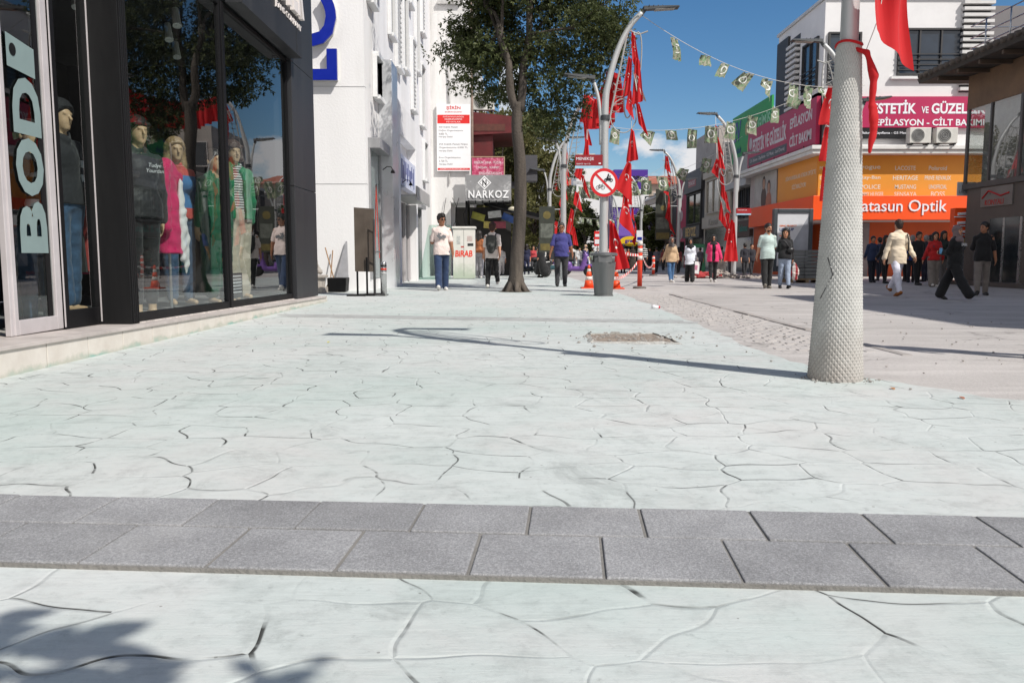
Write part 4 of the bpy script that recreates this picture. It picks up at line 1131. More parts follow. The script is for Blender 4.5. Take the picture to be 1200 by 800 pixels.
# portal with recessed hood, pale blue sign, glass canopy and white door
m = MB(); m.box(BX + .002, BX + .30, 23.6, 24.0, 0, 5.3); m.box(BX + .002, BX + .30, 27.8, 28.2, 0, 5.3); m.box(BX + .002, BX + .30, 24.002, 27.798, 4.4, 5.3); po = m.build('portal', whitew, wb, bevel=.01)
m = MB(); m.box(BX + .002, BX + .02, 24.0, 27.8, .05, 2.55); m.build('pane', pane('grey_window', (.15, .16, .17), .08), po)
m = MB(); 
for y in (24.02, 25.2, 26.4, 27.6): m.box(BX + .021, BX + .09, y, y + .14, .05, 2.55)
m.build('door_frame', alu, po)
bs = thing('shop_sign', 'pale blue and white shop sign under the white portal hood', 'sign', (BX + .2, 25.9, 2.9))
m = MB(); m.box(BX + .05, BX + .28, 24.02, 27.78, 2.95, 3.85); m.build('panel', P('pale_blue_sign', (.62, .66, .78), .5, .05), bs)
r = random.Random(8); m = MB(); y = 24.3
while y < 27.5:
    w_ = r.uniform(.05, .13); q0 = 3.05 + r.choice((0, .1, .3)); m.box(BX + .281, BX + .288, y, y + w_, q0, 3.72 - r.choice((0, 0, .15))); y += w_ + r.uniform(.06, .2)
m.build('lettering', P('sign_navy', srgb(70, 80, 140), .5), bs)
m = MB(); m.box(BX + .03, BX + .75, 24.05, 27.75, 2.60, 2.66); m.box(BX + .72, BX + .76, 24.05, 27.75, 2.5, 2.9); m.build('canopy', P('canopy_grey', (.42, .41, .40), .4), po)
m = MB(); m.box(BX + .003, BX + .12, 29.6, 29.75, .05, 2.6); m.box(BX + .003, BX + .12, 30.9, 31.05, .05, 2.6); m.box(BX + .003, BX + .28, 29.5, 31.1, 2.6, 2.75); f2 = m.build('side_door', P('grey_frame', (.3, .3, .31), .4), wb)
m = MB(); m.box(BX + .004, BX + .05, 29.75, 30.9, .05, 2.6); m.build('pane', pane('grey_window', (.15, .16, .17), .08), f2)
# wall lamp hooks
for y in (24.2, 20.6):
    t_ = thing('wall_lamp', 'small black swan-neck wall lamp above the ' + ('portal sign' if y > 22 else 'window with red strokes'), 'lamp', (BX + .3, y, 2.9))
    m = MB(); m.tube([(BX + .31, y, 3.0), (BX + .42, y, 3.08), (BX + .52, y, 3.07), (BX + .56, y, 3.0)], .012, 6); m.build('arm', blackm, t_, True)
    m = MB(); m.lathe((BX + .56, y, 2.92), [(.06, 0), (.04, .06), (.015, .09)], 12); m.build('lamp_shade', blackm, t_, True)

# ================================================================== old rendered house with wedding-hall signs
ob = thing('old_building', 'old white plastered house with stained walls and a dark red bay', 'building', (-4, 40, 0))
OX = -1.80
oldw = P('old_plaster', (.70, .69, .68), .9, .14, .9, .45, 9, dirt=((.36, .35, .34), .9), streak=True)
m = MB(); m.box(-9, OX, 36.21, 46, 3.2, 13.5); m.box(-9, OX - .9, 36.21, 46, -.05, 3.198); m.build('wall', oldw, ob)
m = MB(); m.box(-3.2, OX - .4, 36.05, 36.2, 11.6, 11.75); m.tube([(-2.75, 36.15, 4.0), (-2.72, 36.13, 7.6), (-2.8, 36.15, 10.2)], .035, 6); m.build('rain_pipe', P('pipe_grey', (.45, .44, .43), .7, .3), ob)
m = MB(); m.tube([(OX + .05, 36.3, 3.3), (OX + .05, 36.3, 12)], .06, 8); m.build('drain_pipe', P('pipe_rust', (.32, .24, .2), .7, .3), ob, True)
dr = P('dark_red_metal', (.12, .012, .014), .55, .3, 2, .1, 20, dirt=((.05, .02, .015), .6))
m = MB(); m.hexa([(OX + .01, 36.4, 6.15), (.05, 36.4, 6.25), (.05, 41, 6.25), (OX + .01, 41, 6.15)], [(OX + .01, 36.4, 7.15), (.05, 36.4, 6.95), (.05, 41, 6.95), (OX + .01, 41, 7.15)])
m.box(OX + .01, -.85, 36.6, 41, 4.4, 6.2); m.build('bay', dr, ob)
m = MB(); m.box(OX + .02, -.3, 36.38, 36.397, 6.32, 6.62); m.build('bay_trim', P('rust_brown', (.10, .03, .02), .7, .3), ob)
for z in (7.6, 9.9):
    m = MB(); m.box(OX + .003, OX + .06, 37, 38.6, z, z + 1.6); f = m.build('window', alu, ob); m = MB(); m.box(OX + .061, OX + .07, 37.1, 38.5, z + .1, z + 1.5); m.build('pane', pane('blue_window', (.10, .16, .22), .08), f)
    m = MB()
    for q in range(9): m.box(OX + .3, OX + .32, 36.9 + q * .2, 36.92 + q * .2, z, z + .45)
    m.box(OX + .29, OX + .33, 36.85, 38.7, z + .45, z + .49); m.build('balcony_rail', blackm, ob)
m = MB(); m.box(.2, 1.2, 39, 40, 4.4, 5.6); m.box(-.9, .2, 39.5, 41, 4.2, 4.4); m.build('far_bay', P('grey_bay', (.08, .08, .09), .8), ob)
# cables
m = MB(); r = random.Random(4)
for k in range(4):
    x = -2.9 + k * .28; z = 3.4; pts = [(x, 36.12, z)]
    for q in range(6): pts.append((x + r.uniform(-.15, .2), 36.1, z - .35 * (q + 1)))
    m.tube(pts, .012, 5)
m.build('cable', blackm, ob)
def ac_unit(loc, face, label):
    t_ = thing('air_conditioner', label, 'air conditioner', loc, face)
    M = WM[t_.name]
    m = MB(); m.mbox(M, -.42, .42, -.16, .16, 0.06, .66); m.build('casing', P('ac_casing', (.62, .61, .57), .5, .12, 5, dirt=((.4, .37, .33), .5)), t_, bevel=.02)
    m = MB(); pts = [M @ Vector((-.10 + .25 * math.cos(a * PI / 16), -.162, .36 + .25 * math.sin(a * PI / 16))) for a in range(32)]; m.poly(list(reversed(pts))); fan = m.build('fan_grille', P('ac_fan', (.10, .10, .10), .6), t_)
    m = MB()
    for rr in (.08, .15, .21, .25): m.tube([M @ Vector((-.10 + rr * math.cos(a * PI / 12), -.172, .36 + rr * math.sin(a * PI / 12))) for a in range(25)], .007, 5)
    m.build('grille_ring', P('ac_ring', (.45, .45, .43), .5), fan)
    m = MB(); m.mbox(M, -.34, -.28, -.2, .2, 0, .06); m.mbox(M, .28, .34, -.2, .2, 0, .06); m.build('foot', blackm, t_)
    return t_
ac = ac_unit((-1.25, 36.65, 7.16), 0, 'dusty air conditioner unit standing on the dark red bay')
ac.scale = (1.15, 1.1, 1.25)
# ŞİRİN board
sb = thing('price_board', 'tall white and red wedding-hall price board on the old wall', 'sign', (-2.55, 36.0, 4.5))
Yb = 36.05; a = PY(511.5, 122, Yb); b = PY(551.5, 200.5, Yb); sx0, sx1, z1, z0 = a.x, b.x, a.z, b.z
m = MB(); m.box(sx0, sx1, Yb, Yb + .1, z0, z1); m.build('panel', P('board_white', (.82, .82, .83), .5, .03), sb)
red = P('sign_red', srgb(214, 38, 36), .5, .05)
FR = lambda x, z, y=Yb - .002: frame((x, y, z), (1, 0, 0), (0, 0, 1))
cx = (sx0 + sx1) / 2; w = sx1 - sx0; hgt = z1 - z0
zz = lambda f: z1 - f * hgt
text('lettering', 'ŞİRİN', FR(cx, zz(.055)), red, sb, width=w * .42, height=hgt * .065, bold=.012)
text('lettering', 'DÜĞÜN SALONU', FR(cx, zz(.115)), red, sb, width=w * .5, height=hgt * .022)
m = MB(); m.box(sx0 + .03, sx1 - .03, Yb - .004, Yb - .001, zz(.29), zz(.16)); m.build('red_band', red, sb)
for k, s_ in enumerate(('DÜĞÜN PAKETLERİMİZE', 'HAZIRLIKLARIMIZ', 'FİYATLAR')): text('lettering', s_, FR(cx, zz(.187 + k * .038), Yb - .006), P('board_white', (.82, .82, .83)), sb, width=w * (.62 - .1 * k), height=hgt * .024, extrude=.002)
gr = P('print_grey', (.12, .12, .13), .6)
for f, s_, wf in ((.345, '500 Kişilik Pastalı', .56), (.395, 'Düğün Organizasyonu', .72), (.445, '9.000 TL', .26), (.49, 'Herşey Dahil.', .42), (.60, '250 Kişilik Pastalı Nişan', .86), (.65, 'Organizasyonu 4.000 TL', .86), (.70, 'Herşey Dahil', .40), (.80, 'Kına Organizasyonu', .64), (.85, '3.750 TL', .26), (.90, 'Herşey Dahil', .40)):
    text('lettering', s_, FR(sx0 + w * (.06 + wf / 2), zz(f)), gr, sb, width=w * wf, height=hgt * .03, extrude=.002)
m = MB(); m.box(sx0 + .03, sx1 - .03, Yb - .004, Yb - .001, zz(.985), zz(.955)); m.build('red_band', red, sb)
text('lettering', 'REZERVASYON 0264 281 77 12', FR(cx, zz(.97), Yb - .006), P('board_white', (.82, .82, .83)), sb, width=w * .8, height=hgt * .014, extrude=.002)
# pink board and NARKOZ canopy
pb = thing('wedding_board', 'pink wedding organiser board fixed above the grey shop canopy', 'sign', (-.6, 35.4, 4.4))
a = PY(553, 184.5, 35.4); b = PY(590.5, 207, 35.4)
m = MB(); m.box(a.x, b.x, 35.4, 35.5, b.z, a.z); t = NT('pink_board'); nn = t.noise(6, 4, .6); t.set(Base_Color=t.ramp(nn.outputs['Fac'], [(.35, srgb(150, 30, 70)), (.5, srgb(185, 70, 105)), (.68, srgb(215, 150, 170))]), Roughness=.5); m.build('panel', t.m, pb)
m = MB(); 
for (x0, x1, q0, q1) in ((a.x - .03, b.x + .03, a.z, a.z + .04), (a.x - .03, b.x + .03, b.z - .04, b.z), (b.x, b.x + .04, b.z, a.z)): m.box(x0, x1, 35.38, 35.5, q0, q1)
m.build('board_frame', P('tan_frame', (.4, .28, .18), .6), pb)
cxp, wp, hp = (a.x + b.x) / 2, b.x - a.x, a.z - b.z
for k, s_ in enumerate(('DÜĞÜN · KINA · YÜZÜK', 'NİŞAN · SÜNNET', 'ORGANİZASYON')):
    text('lettering', s_, FR(cxp + .05 * k, a.z - hp * (.24 + .28 * k), 35.394), P('board_white', (.82, .82, .83)), pb, width=wp * (.84, .66, .7)[k], height=hp * .17, extrude=.004)
nk = thing('shop_canopy', 'grey box canopy with white shop name lettering over a dark entrance', 'canopy', (-.9, 34, 0))
a = PY(545, 205, 33.5); b = PY(599, 235.5, 33.5)
t = NT('worn_grey_sign'); nn = t.noise(1.6, 6, .7, None, .5); t.set(Base_Color=t.ramp(nn.outputs['Fac'], [(.3, (.17, .17, .175)), (.58, (.26, .26, .265)), (.66, (.5, .5, .5))]), Roughness=.6)
m = MB(); m.box(a.x, b.x, 33.5, 36.0, b.z, a.z); m.build('sign_box', t.m, nk, bevel=.01)
lw = P('board_white', (.82, .82, .83))
cxn = (a.x + b.x) / 2; wn_ = b.x - a.x; hn = a.z - b.z
text('lettering', 'NARKOZ', FR(cxn + .02, a.z - hn * .74, 33.495), lw, nk, width=wn_ * .88, height=hn * .30, bold=.02, extrude=.03, space=1.15)
dcx, dcz, dr_ = cxn - .15, a.z - hn * .30, hn * .27
m = MB(); m.poly([(dcx, 33.49, dcz - dr_), (dcx + dr_, 33.49, dcz), (dcx, 33.49, dcz + dr_), (dcx - dr_, 33.49, dcz)]); em = m.build('emblem', lw, nk)
m = MB(); q = dr_ * .8; m.poly([(dcx, 33.487, dcz - q), (dcx + q, 33.487, dcz), (dcx, 33.487, dcz + q), (dcx - q, 33.487, dcz)]); m.build('emblem_ring', P('sign_grey', (.2, .2, .2)), em)
m = MB(); q = dr_ * .68; m.poly([(dcx, 33.484, dcz - q), (dcx + q, 33.484, dcz), (dcx, 33.484, dcz + q), (dcx - q, 33.484, dcz)]); m.build('emblem_face', lw, em)
text('emblem_letter', 'N', FR(dcx, dcz, 33.482), blackm, em, height=dr_ * .8, width=dr_ * .6, extrude=.002, bold=.03)
m = MB()
for k in range(7): m.box(a.x + .12 + k * .28, a.x + .17 + k * .28, 33.35, 33.5, b.z - .10, b.z + .01)
m.build('lamp_bracket', blackm, nk)
m = MB(); m.box(a.x, a.x + .08, 33.6, 33.7, 0, b.z); m.box(a.x, a.x + .06, 33.7, 36, 2.2, b.z - .01); m.build('post', blackm, nk)
m = MB(); m.box(a.x - .6, b.x, 36.3, 36.4, 0, 3.0); m.build('back_wall', P('dark_entrance', (.03, .028, .026), .8, .4, 2), nk)
for k, (x, z, c, rx) in enumerate(((-1.45, 2.55, (.35, .33, .05), .3), (-.75, 2.65, (.55, .55, .55), -.1), (-.55, 2.2, (.3, .05, .08), 0), (-.15, 2.5, (.05, .12, .4), .4), (-.95, 2.2, (.5, .4, .1), .1))):
    M = Matrix.Translation(Vector((x, 35.2 + k * .1, z))) @ Matrix.Rotation(rx, 4, 'Y') @ Matrix.Rotation(.5, 4, 'X')
    m = MB(); m.mbox(M, -.28, .28, -.02, .02, -.16, .16); o = m.build('hanging_poster', P('poster_%d' % k, c, .6, .3), None); tag(o, ('yellow striped', 'large white', 'dark red', 'blue', 'orange')[k] + ' poster hanging under the grey shop canopy', 'poster')
a2, b2 = PY(560, 236, 34.5), PY(652, 262, 34.5)
aw = thing('flat_awning', 'flat black awning reaching out beside the tree trunk', 'awning', (0.4, 34.6, 2.6))
m = MB(); m.hexa([(-1.2, 34.6, 3.05), (1.78, 33.4, 2.25), (1.78, 35.6, 2.25), (-1.2, 36, 3.05)], [(-1.2, 34.6, 3.25), (1.78, 33.4, 2.40), (1.78, 35.6, 2.40), (-1.2, 36, 3.25)]); m.build('cloth', blackm, aw)
m = MB(); m.tube([(1.6, 35.5, 0), (1.6, 35.5, 2.3)], .035, 8); m.build('post', blackm, aw)
lampg = thing('round_lamp', 'round cream bulkhead lamp under the black awning', 'lamp', (.05, 33.9, 2.85)); m = MB(); m.lathe((.05, 33.9, 2.72), [(.02, 0), (.2, .04), (.22, .1), (.1, .16)], 16); m.build('lamp_shade', P('cream_lamp', (.7, .65, .5), .4), lampg, True)

# utility cabinet with graffiti
a, b = G(531, 327), G(556.5, 327); yb_ = a.y
cb = thing('utility_cabinet', 'white electrical cabinet with red graffiti and poster scraps', 'cabinet', ((a.x + b.x) / 2, yb_ + .3, 0))
top = PY(531, 266, yb_).z
t = NT('cabinet_white'); nn = t.noise(2.5, 6, .7); sx = t.n('ShaderNodeSeparateXYZ'); t.l(t.n('ShaderNodeNewGeometry').outputs['Position'], sx.inputs[0])
c_ = t.ramp(nn.outputs['Fac'], [(.3, (.62, .60, .55)), (.7, (.75, .73, .69))]); zz_ = t.math('ADD', sx.outputs[2], t.math('MULTIPLY', nn.outputs['Fac'], .7)); c_ = t.mix(t.ramp(zz_, [(.55, 1.0), (.95, 0.0)]), c_, (.42, .47, .38)); t.set(Base_Color=c_, Roughness=.7)
m = MB(); m.box(a.x, b.x, yb_, yb_ + .6, 0.02, top - .06); m.build('casing', t.m, cb, bevel=.015)
m = MB(); m.box(a.x - .04, b.x + .04, yb_ - .04, yb_ + .64, top - .06, top + .02); m.build('roof', t.m, cb, bevel=.015)
m = MB(); m.box((a.x + b.x) / 2 - .005, (a.x + b.x) / 2 + .005, yb_ - .002, yb_, .1, top - .1); m.build('door_gap', blackm, cb)
wc = b.x - a.x; ccx = (a.x + b.x) / 2
text('graffiti', 'BiRAB', FR(ccx, .95, yb_ - .004), P('graffiti_red', srgb(225, 60, 35), .7), cb, width=wc * .8, height=.24, extrude=.001, bold=.03, shear=.1)
for x, z, w2, h2, c in ((-.2, 1.45, .13, .3, (.5, .5, .48)), (.22, 1.5, .2, .2, (.55, .45, .42)), (.25, 1.28, .22, .1, (.03, .03, .03)), (-.05, 1.2, .12, .06, (.5, .1, .08))):
    m = MB(); m.box(ccx + x - w2 / 2, ccx + x + w2 / 2, yb_ - .004, yb_ - .001, z - h2 / 2, z + h2 / 2); m.build('poster_scrap', P('scrap_%.2f' % (c[0] + z), c, .8, .4, 20), cb)
gp_ = thing('glass_panel', 'greenish sheet of glass leaning beside the cabinet', 'glass sheet', (-2.9, 29.5, 0))
p0, p1_ = G(494, 327), G(530, 327)
m = MB(); m.hexa([(p0.x, 29.6, .01), (p1_.x, 29.6, .01), (p1_.x, 29.62, .01), (p0.x, 29.62, .01)], [(p0.x + .32, 30.3, 2.0), (p1_.x + .02, 30.3, 2.0), (p1_.x + .02, 30.32, 2.0), (p0.x + .32, 30.32, 2.0)]); m.build('sheet', glass('leaning_glass', (.78, .88, .84), .8), gp_)

# ------------------------------------------------------------------ clutter by the wall
p = G(398, 340)
dp = thing('dustpan', 'black long-handled dustpan bucket standing against the white wall', 'dustpan', (p.x, p.y, 0))
yq = 19.4; a, b = PY(386, 339, yq), PY(408, 322, yq)
m = MB(); m.hexa([(a.x, yq - .2, .02), (b.x - .03, yq - .2, .02), (b.x - .03, yq + .15, .02), (a.x, yq + .15, .02)], [(a.x, yq - .24, .35), (b.x, yq - .24, .35), (b.x, yq + .18, .35), (a.x, yq + .18, .35)]); m.build('pan', blackm, dp, bevel=.02)
q = PY(380, 290, yq); m = MB(); m.tube([(a.x + .12, yq, .3), (q.x, yq + .1, q.z)], .014, 8); m.build('handle', P('wood_handle', (.3, .17, .08), .6, .3), dp)
br = thing('broom', 'wooden broom leaning on the white wall behind the dustpan', 'broom', (-4.5, 19.8, 0))
m = MB(); m.tube([(-4.42, 19.7, .05), (-4.38, 19.93, 1.0)], .014, 8); m.build('handle', P('wood_handle', (.3, .17, .08), .6, .3), br)
m = MB(); m.hexa([(-4.55, 19.6, 0.0), (-4.3, 19.6, 0.0), (-4.3, 19.75, 0), (-4.55, 19.75, 0)], [(-4.47, 19.66, .18), (-4.37, 19.66, .18), (-4.37, 19.74, .18), (-4.47, 19.74, .18)]); m.build('bristles', P('straw', (.35, .25, .1), .9, .4, 30), br)
lb = thing('leaning_board', 'dark grey triangular board leaning in the wall corner', 'board', (-4.2, 19.8, 0)); 
m = MB(); m.hexa([(-4.38, 19.78, .02), (-3.98, 19.78, .02), (-3.98, 19.83, .02), (-4.38, 19.83, .02)], [(-4.06, 19.93, 1.22), (-4.03, 19.93, 1.22), (-4.03, 19.98, 1.22), (-4.06, 19.98, 1.22)]); m.build('sheet', P('board_grey', (.34, .34, .36), .7), lb)
pl = thing('plaster_lion', 'small stone lion ornament on a stepped base by the shop corner', 'ornament', (-4.5, 19.0, 0))
m = MB(); m.box(-4.85, -4.35, 18.7, 19.2, 0.0, .14); m.box(-4.8, -4.4, 18.75, 19.15, .14, .36); m.box(-4.86, -4.34, 18.7, 19.2, .36, .42); m.build('base', P('stone_base', (.42, .38, .34), .9, .25, 5, .4), pl, bevel=.01)
v = Vol((-4.9, 18.6, .4), (-4.3, 19.3, 1.1), .012); v.ell((-4.6, 19.02, .56), (.11, .16, .14)); v.ell((-4.6, 18.9, .70), (.10, .10, .13), .04); v.ell((-4.6, 18.86, .84), (.085, .09, .085), .03); v.ell((-4.6, 18.78, .81), (.04, .05, .035), .02)
for s_ in (1, -1): v.cap((-4.6 + s_ * .06, 18.86, .66), (-4.6 + s_ * .06, 18.80, .45), .035, .03, .02); v.ell((-4.6 + s_ * .07, 18.88, .92), (.02, .02, .025), .01); v.ell((-4.6 + s_ * .11, 19.05, .50), (.05, .10, .07), .03)
v.wrinkle(.004, 60, 2); link_mesh('figure', v.mesh('lion'), P('stone_figure', (.40, .37, .34), .9, .3, 14, .3), pl, True)
# brown display stand (seen from its back)
ds = thing('sign_stand', 'dark brown sheet-metal sign stand on black legs by the wall', 'sign stand', (-3.0, 17.6, 0))
ys = 17.4; a, b = PY(414.5, 243, ys), PY(434.5, 318, ys)
m = MB(); m.hexa([(a.x, ys, b.z), (b.x, ys + .5, b.z - .02), (b.x, ys + .54, b.z - .02), (a.x, ys + .04, b.z)], [(a.x, ys, a.z), (b.x, ys + .5, a.z), (b.x, ys + .54, a.z), (a.x, ys + .04, a.z)]); m.build('panel', P('brown_sheet', (.075, .06, .048), .45, .3, 2, .1, 10, dirt=((.13, .11, .09), .6)), ds)
for (x, y) in ((a.x + .03, ys + .1), ((a.x + b.x) / 2 + .05, ys + .2), (b.x - .02, ys + .55)):
    m = MB(); m.tube([(x, y, .03), (x, y, b.z + .3)], .022, 8); m.box(x - .2, x + .2, y - .2, y + .2, .0, .04); m.build('leg', blackm, ds)
db = thing('door_barrier', 'narrow steel frame stand beside the brown sign stand', 'frame', (-2.7, 17.0, 0))
yb2 = 17.6; a, b = PY(438, 257, yb2), PY(446.5, 346, yb2)
m = MB(); m.tube([(a.x, yb2, .02), (a.x, yb2, a.z), (b.x, yb2 + .1, a.z), (b.x, yb2 + .1, .02)], .022, 8); m.tube([(a.x, yb2, .95), (b.x, yb2 + .1, .95)], .018, 8); m.box(a.x - .12, b.x + .12, yb2 - .2, yb2 + .3, 0, .03); m.build('frame', P('dark_steel', (.12, .12, .12), .35, .2, 5, 0, 10, .6), db)
p = G(450, 347)
bo = thing('bollard', 'stainless steel bollard with a black and red band beside the shops', 'bollard', (p.x, p.y, 0))
ht = PY(450, 307, p.y).z
m = MB(); m.lathe((p.x, p.y, 0), [(.065, .0), (.065, ht * .97), (.055, ht), (.0, ht + .005)], 20); m.build('post', P('inox', (.55, .55, .55), .28, .1, 6, 0, 10, .9), bo, True)
for z0, z1, c, nm in ((.76, .82, (.5, .04, .02), 'red'), (.66, .70, (.5, .5, .5), 'wht'), (.86, .92, (.01, .01, .01), 'blk')):
    m = MB(); m.lathe((p.x, p.y, ht * z0), [(.0665, 0), (.0665, ht * (z1 - z0))], 20); m.build('band', P('band_' + nm, c, .4), bo, True)
# ================================================================== optician's corner building
CX, CY, CY2, CXE = 12.3, 33.0, 42.6, 19.6
op = thing('optician_building', 'white three-storey corner building with orange optician shopfront and magenta signs', 'building', (16, 37, 0))
white2 = P('white_stucco', (.74, .73, .73), .8, .06, .7, .2, 30, dirt=((.55, .54, .54), .4))
brickg = P('anthracite', (.035, .034, .036), .6, .2, 2)
m = MB(); m.box(CX + .05, 24, CY + .05, CY2, 2.28, 5.2); m.box(CX + 1.6, 24, CY + 1.7, CY2, -.05, 2.279); m.build('wall', P('pinkish_wall', (.48, .42, .41), .8, .1), op)
m = MB(); m.box(CX, CXE - 1.2, CY, 38.6, 5.2, 10.86); m.box(CX, 24, CY + .02, 38.58, 5.2, 7.4)
m.box(CX + .02, 24, 38.62, CY2, 5.2, 7.1); m.build('upper_wall', white2, op, bevel=.01)
m = MB(); m.box(CX - .08, CXE - 1.2, CY - .08, 38.68, 10.861, 10.98); m.box(CX - .02, 24, 38.7, CY2 + .05, 7.101, 7.2); m.build('roof_edge', P('coping_grey', (.55, .55, .55), .6), op)
m = MB(); m.box(CXE - 1.19, 25, CY + .3, 38, 7.41, 10.7); m.build('grey_wing', P('grey_wing', (.16, .15, .155), .7, .1, 1), op)
lv = P('louvre_grey', (.60, .59, .58), .6, .1)
m = MB()
for k in range(15): m.box(CXE - 1.95, CXE - .75, CY - .22, CY - .02, 7.35 + k * .235, 7.47 + k * .235)
m.build('louvre_screen', lv, op)
m = MB(); m.box(CXE - 1.9, CXE - .8, CY - .015, CY - .004, 7.3, 10.8); m.build('louvre_back', brickg, op)
# side face: dark bands and louvres
m = MB(); m.box(CX - .10, CX - .003, 37.0, 38.5, 7.2, 10.5); m.build('dark_cladding', brickg, op)
for (y0, y1, z0, z1) in ((35.7, 36.9, 7.2, 10.3),):
    m = MB(); n = int((z1 - z0) / .24)
    for k in range(n): m.box(CX - .22, CX - .01, y0, y1, z0 + k * .24, z0 + k * .24 + .12)
    m.build('louvre_screen', lv, op); m = MB(); m.box(CX - .009, CX - .003, y0, y1, z0, z1); m.build('louvre_back', brickg, op)
def win(par, x0, x1, z0, z1, y, axis='y', bars=3, nv=2, frm=None, glassm=None, d=.05):
    """window on a wall facing -Y (axis y) or -X (axis x: x0,x1 are then along Y and y is X)"""
    frm = frm or brickg
    def B(m, a, b, c0, c1, p0, p1):
        if axis == 'y': m.box(a, b, y - p1, y - p0, c0, c1)
        else: m.box(y - p1, y - p0, a, b, c0, c1)
    m = MB(); t = .07
    B(m, x0, x0 + t, z0, z1, .003, d + .05); B(m, x1 - t, x1, z0, z1, .003, d + .05); B(m, x0 + t + .001, x1 - t - .001, z0, z0 + t, .003, d + .05); B(m, x0 + t + .001, x1 - t - .001, z1 - t, z1, .003, d + .05)
    for k in range(1, nv): xx = x0 + (x1 - x0) * k / nv; B(m, xx - .03, xx + .03, z0 + t + .001, z1 - t - .001, .012, d + .03)
    f = m.build('window', frm, par)
    g = MB(); B(g, x0 + t, x1 - t, z0 + t, z1 - t, .004, .010); g.build('pane', glassm or pane('blue_pane', (.035, .05, .075), .05), f)
    if bars:
        b = MB()
        for k in range(bars): zz2 = z0 + .18 + k * .2; B(b, x0, x1, zz2, zz2 + .035, d + .06, d + .09)
        b.build('guard_bar', frm, f)
    return f
win(op, 15.2, 17.75, 7.95, 9.75, CY, bars=4, nv=3); win(op, 12.45, 13.75, 7.6, 9.6, CY, bars=4, nv=2)
win(op, 33.5, 35.2, 7.6, 9.6, CX, 'x', 4, 2)
m = MB(); m.box(14.95, 18.0, CY - .16, CY - .003, 7.80, 7.9); m.build('window_sill', white2, op)
# cornice canopy
m = MB()
m.box(CX - .55, CXE + .2, CY - .62, CY - .02, 5.02, 5.18); m.box(CX - .55, CX - .02, CY - .019, CY2, 5.02, 5.18); m.box(CX - .5, CXE + .2, CY - .55, CY - .02, 4.86, 5.017); m.box(CX - .5, CX - .02, CY - .019, CY2, 4.86, 5.017)
m.build('cornice', P('cornice_white', (.70, .69, .67), .7, .1, 2, dirt=((.4, .39, .38), .5)), op, bevel=.02)
# orange shopfront panels
o1 = P('ochre_panel', srgb(226, 148, 48), .5, .06, .6); o2 = P('orange_panel', srgb(243, 84, 22), .45, .05, .6); o3 = P('dark_orange_wall', srgb(190, 78, 22), .55, .12, 1.0)
m = MB(); m.box(CX - .04, CXE - .4, CY - .06, CY + .04, 3.26, 4.85); m.box(CX - .06, CX + .04, CY + .041, 37.9, 3.26, 4.85); m.build('ochre_fascia', o1, op)
m = MB(); m.box(CX - .30, CXE - .4, CY - .30, CY + .04, 2.30, 3.25); m.box(CX - .28, CX + .04, CY + .041, 41.6, 2.30, 3.25); m.build('orange_fascia', o2, op, bevel=.01)
m = MB(); m.box(CX + 1.5, CXE, CY + 1.6, CY + 1.69, -.02, 2.279); m.box(CX + 1.5, CX + 1.59, CY + 1.7, 41.6, -.02, 2.279); m.box(CX + .0, CX + .3, CY + 4, 41.6, -.02, 2.279); m.build('lower_wall', o3, op)
m = MB(); m.box(14.0, 15.1, CY + 1.55, CY + 1.595, -.02, 2.25); m.build('entrance', P('entrance_grey', (.22, .19, .2), .6), op)
wl = P('sign_white2', (.80, .80, .84), .5, .03)
FY = lambda x, z, y: frame((x, y, z), (1, 0, 0), (0, 0, 1))
FX = lambda y, z, x: frame((x, y, z), (0, -1, 0), (0, 0, 1))
osn = thing('optician_sign', 'white optician shop name lettering on the orange fascia', 'sign', (15.4, CY - .3, 2.4))
xe = PY(1109, 246, CY - .3).x; xs = 12.75
text('lettering', 'atasun Optik', FY(xe - (xe - xs) * .37, 2.78, CY - .305), wl, osn, width=(xe - xs) * .74, height=.60, bold=.004, extrude=.03)
m = MB(); cc = (12.40, 2.82); m.poly([(cc[0] + .25 + .2 * math.cos(-a * PI / 10), CY - .304, cc[1] + .2 * math.sin(-a * PI / 10)) for a in range(20)]); m.build('emblem', P('emblem_red', srgb(190, 30, 24), .5), osn)
cream = P('brand_cream', (.74, .66, .55), .6, .05)
names = [['vogue', 'LACOSTE', 'Polaroid'], ['Ray-Ban', 'HERITAGE', 'PRIVE REVAUX'], ['POLICE', 'MUSTANG', 'UNOFFICIAL'], ['TOMMY HILFIGER', 'SENSAYA', 'BOSS']]
ys_ = [197, 208.5, 219, 227.5]; xc_ = [1020, 1061, 1099]
for r_, row in enumerate(names):
    for c_, nm in enumerate(row):
        p = PY(xc_[c_], ys_[r_], CY - .06); ww = {'Polaroid': .72, 'PRIVE REVAUX': 1.05, 'UNOFFICIAL': .72, 'BOSS': .56, 'HERITAGE': 1.0, 'MUSTANG': .85, 'SENSAYA': .9, 'LACOSTE': .82, 'vogue': .8, 'Ray-Ban': .8, 'POLICE': .8, 'TOMMY HILFIGER': 1.05}[nm]
        text('brand_lettering', nm, FY(p.x, p.z, CY - .062), cream, op, width=ww, height=.17 if nm not in ('BOSS',) else .2, bold=.012, extrude=.004)
for r_, nm in enumerate(('MICHAEL', 'DOLCE', 'arnette', 'emporio')):
    p = PY(971, ys_[r_], CY - .06); text('brand_lettering', nm, FY(p.x, p.z, CY - .062), cream, op, width=.7, height=.14, extrude=.004)
for k, s_ in enumerate(('DÜNYA MARKALARI ATASUN OPTİK’TE', 'SİZİ BEKLİYOR!')): text('brand_lettering', s_, FX(35.0 + .1 * k, 4.28 - .42 * k, CX - .062), cream, op, width=(3.6, 1.7)[k], height=.24, bold=.005, extrude=.004)
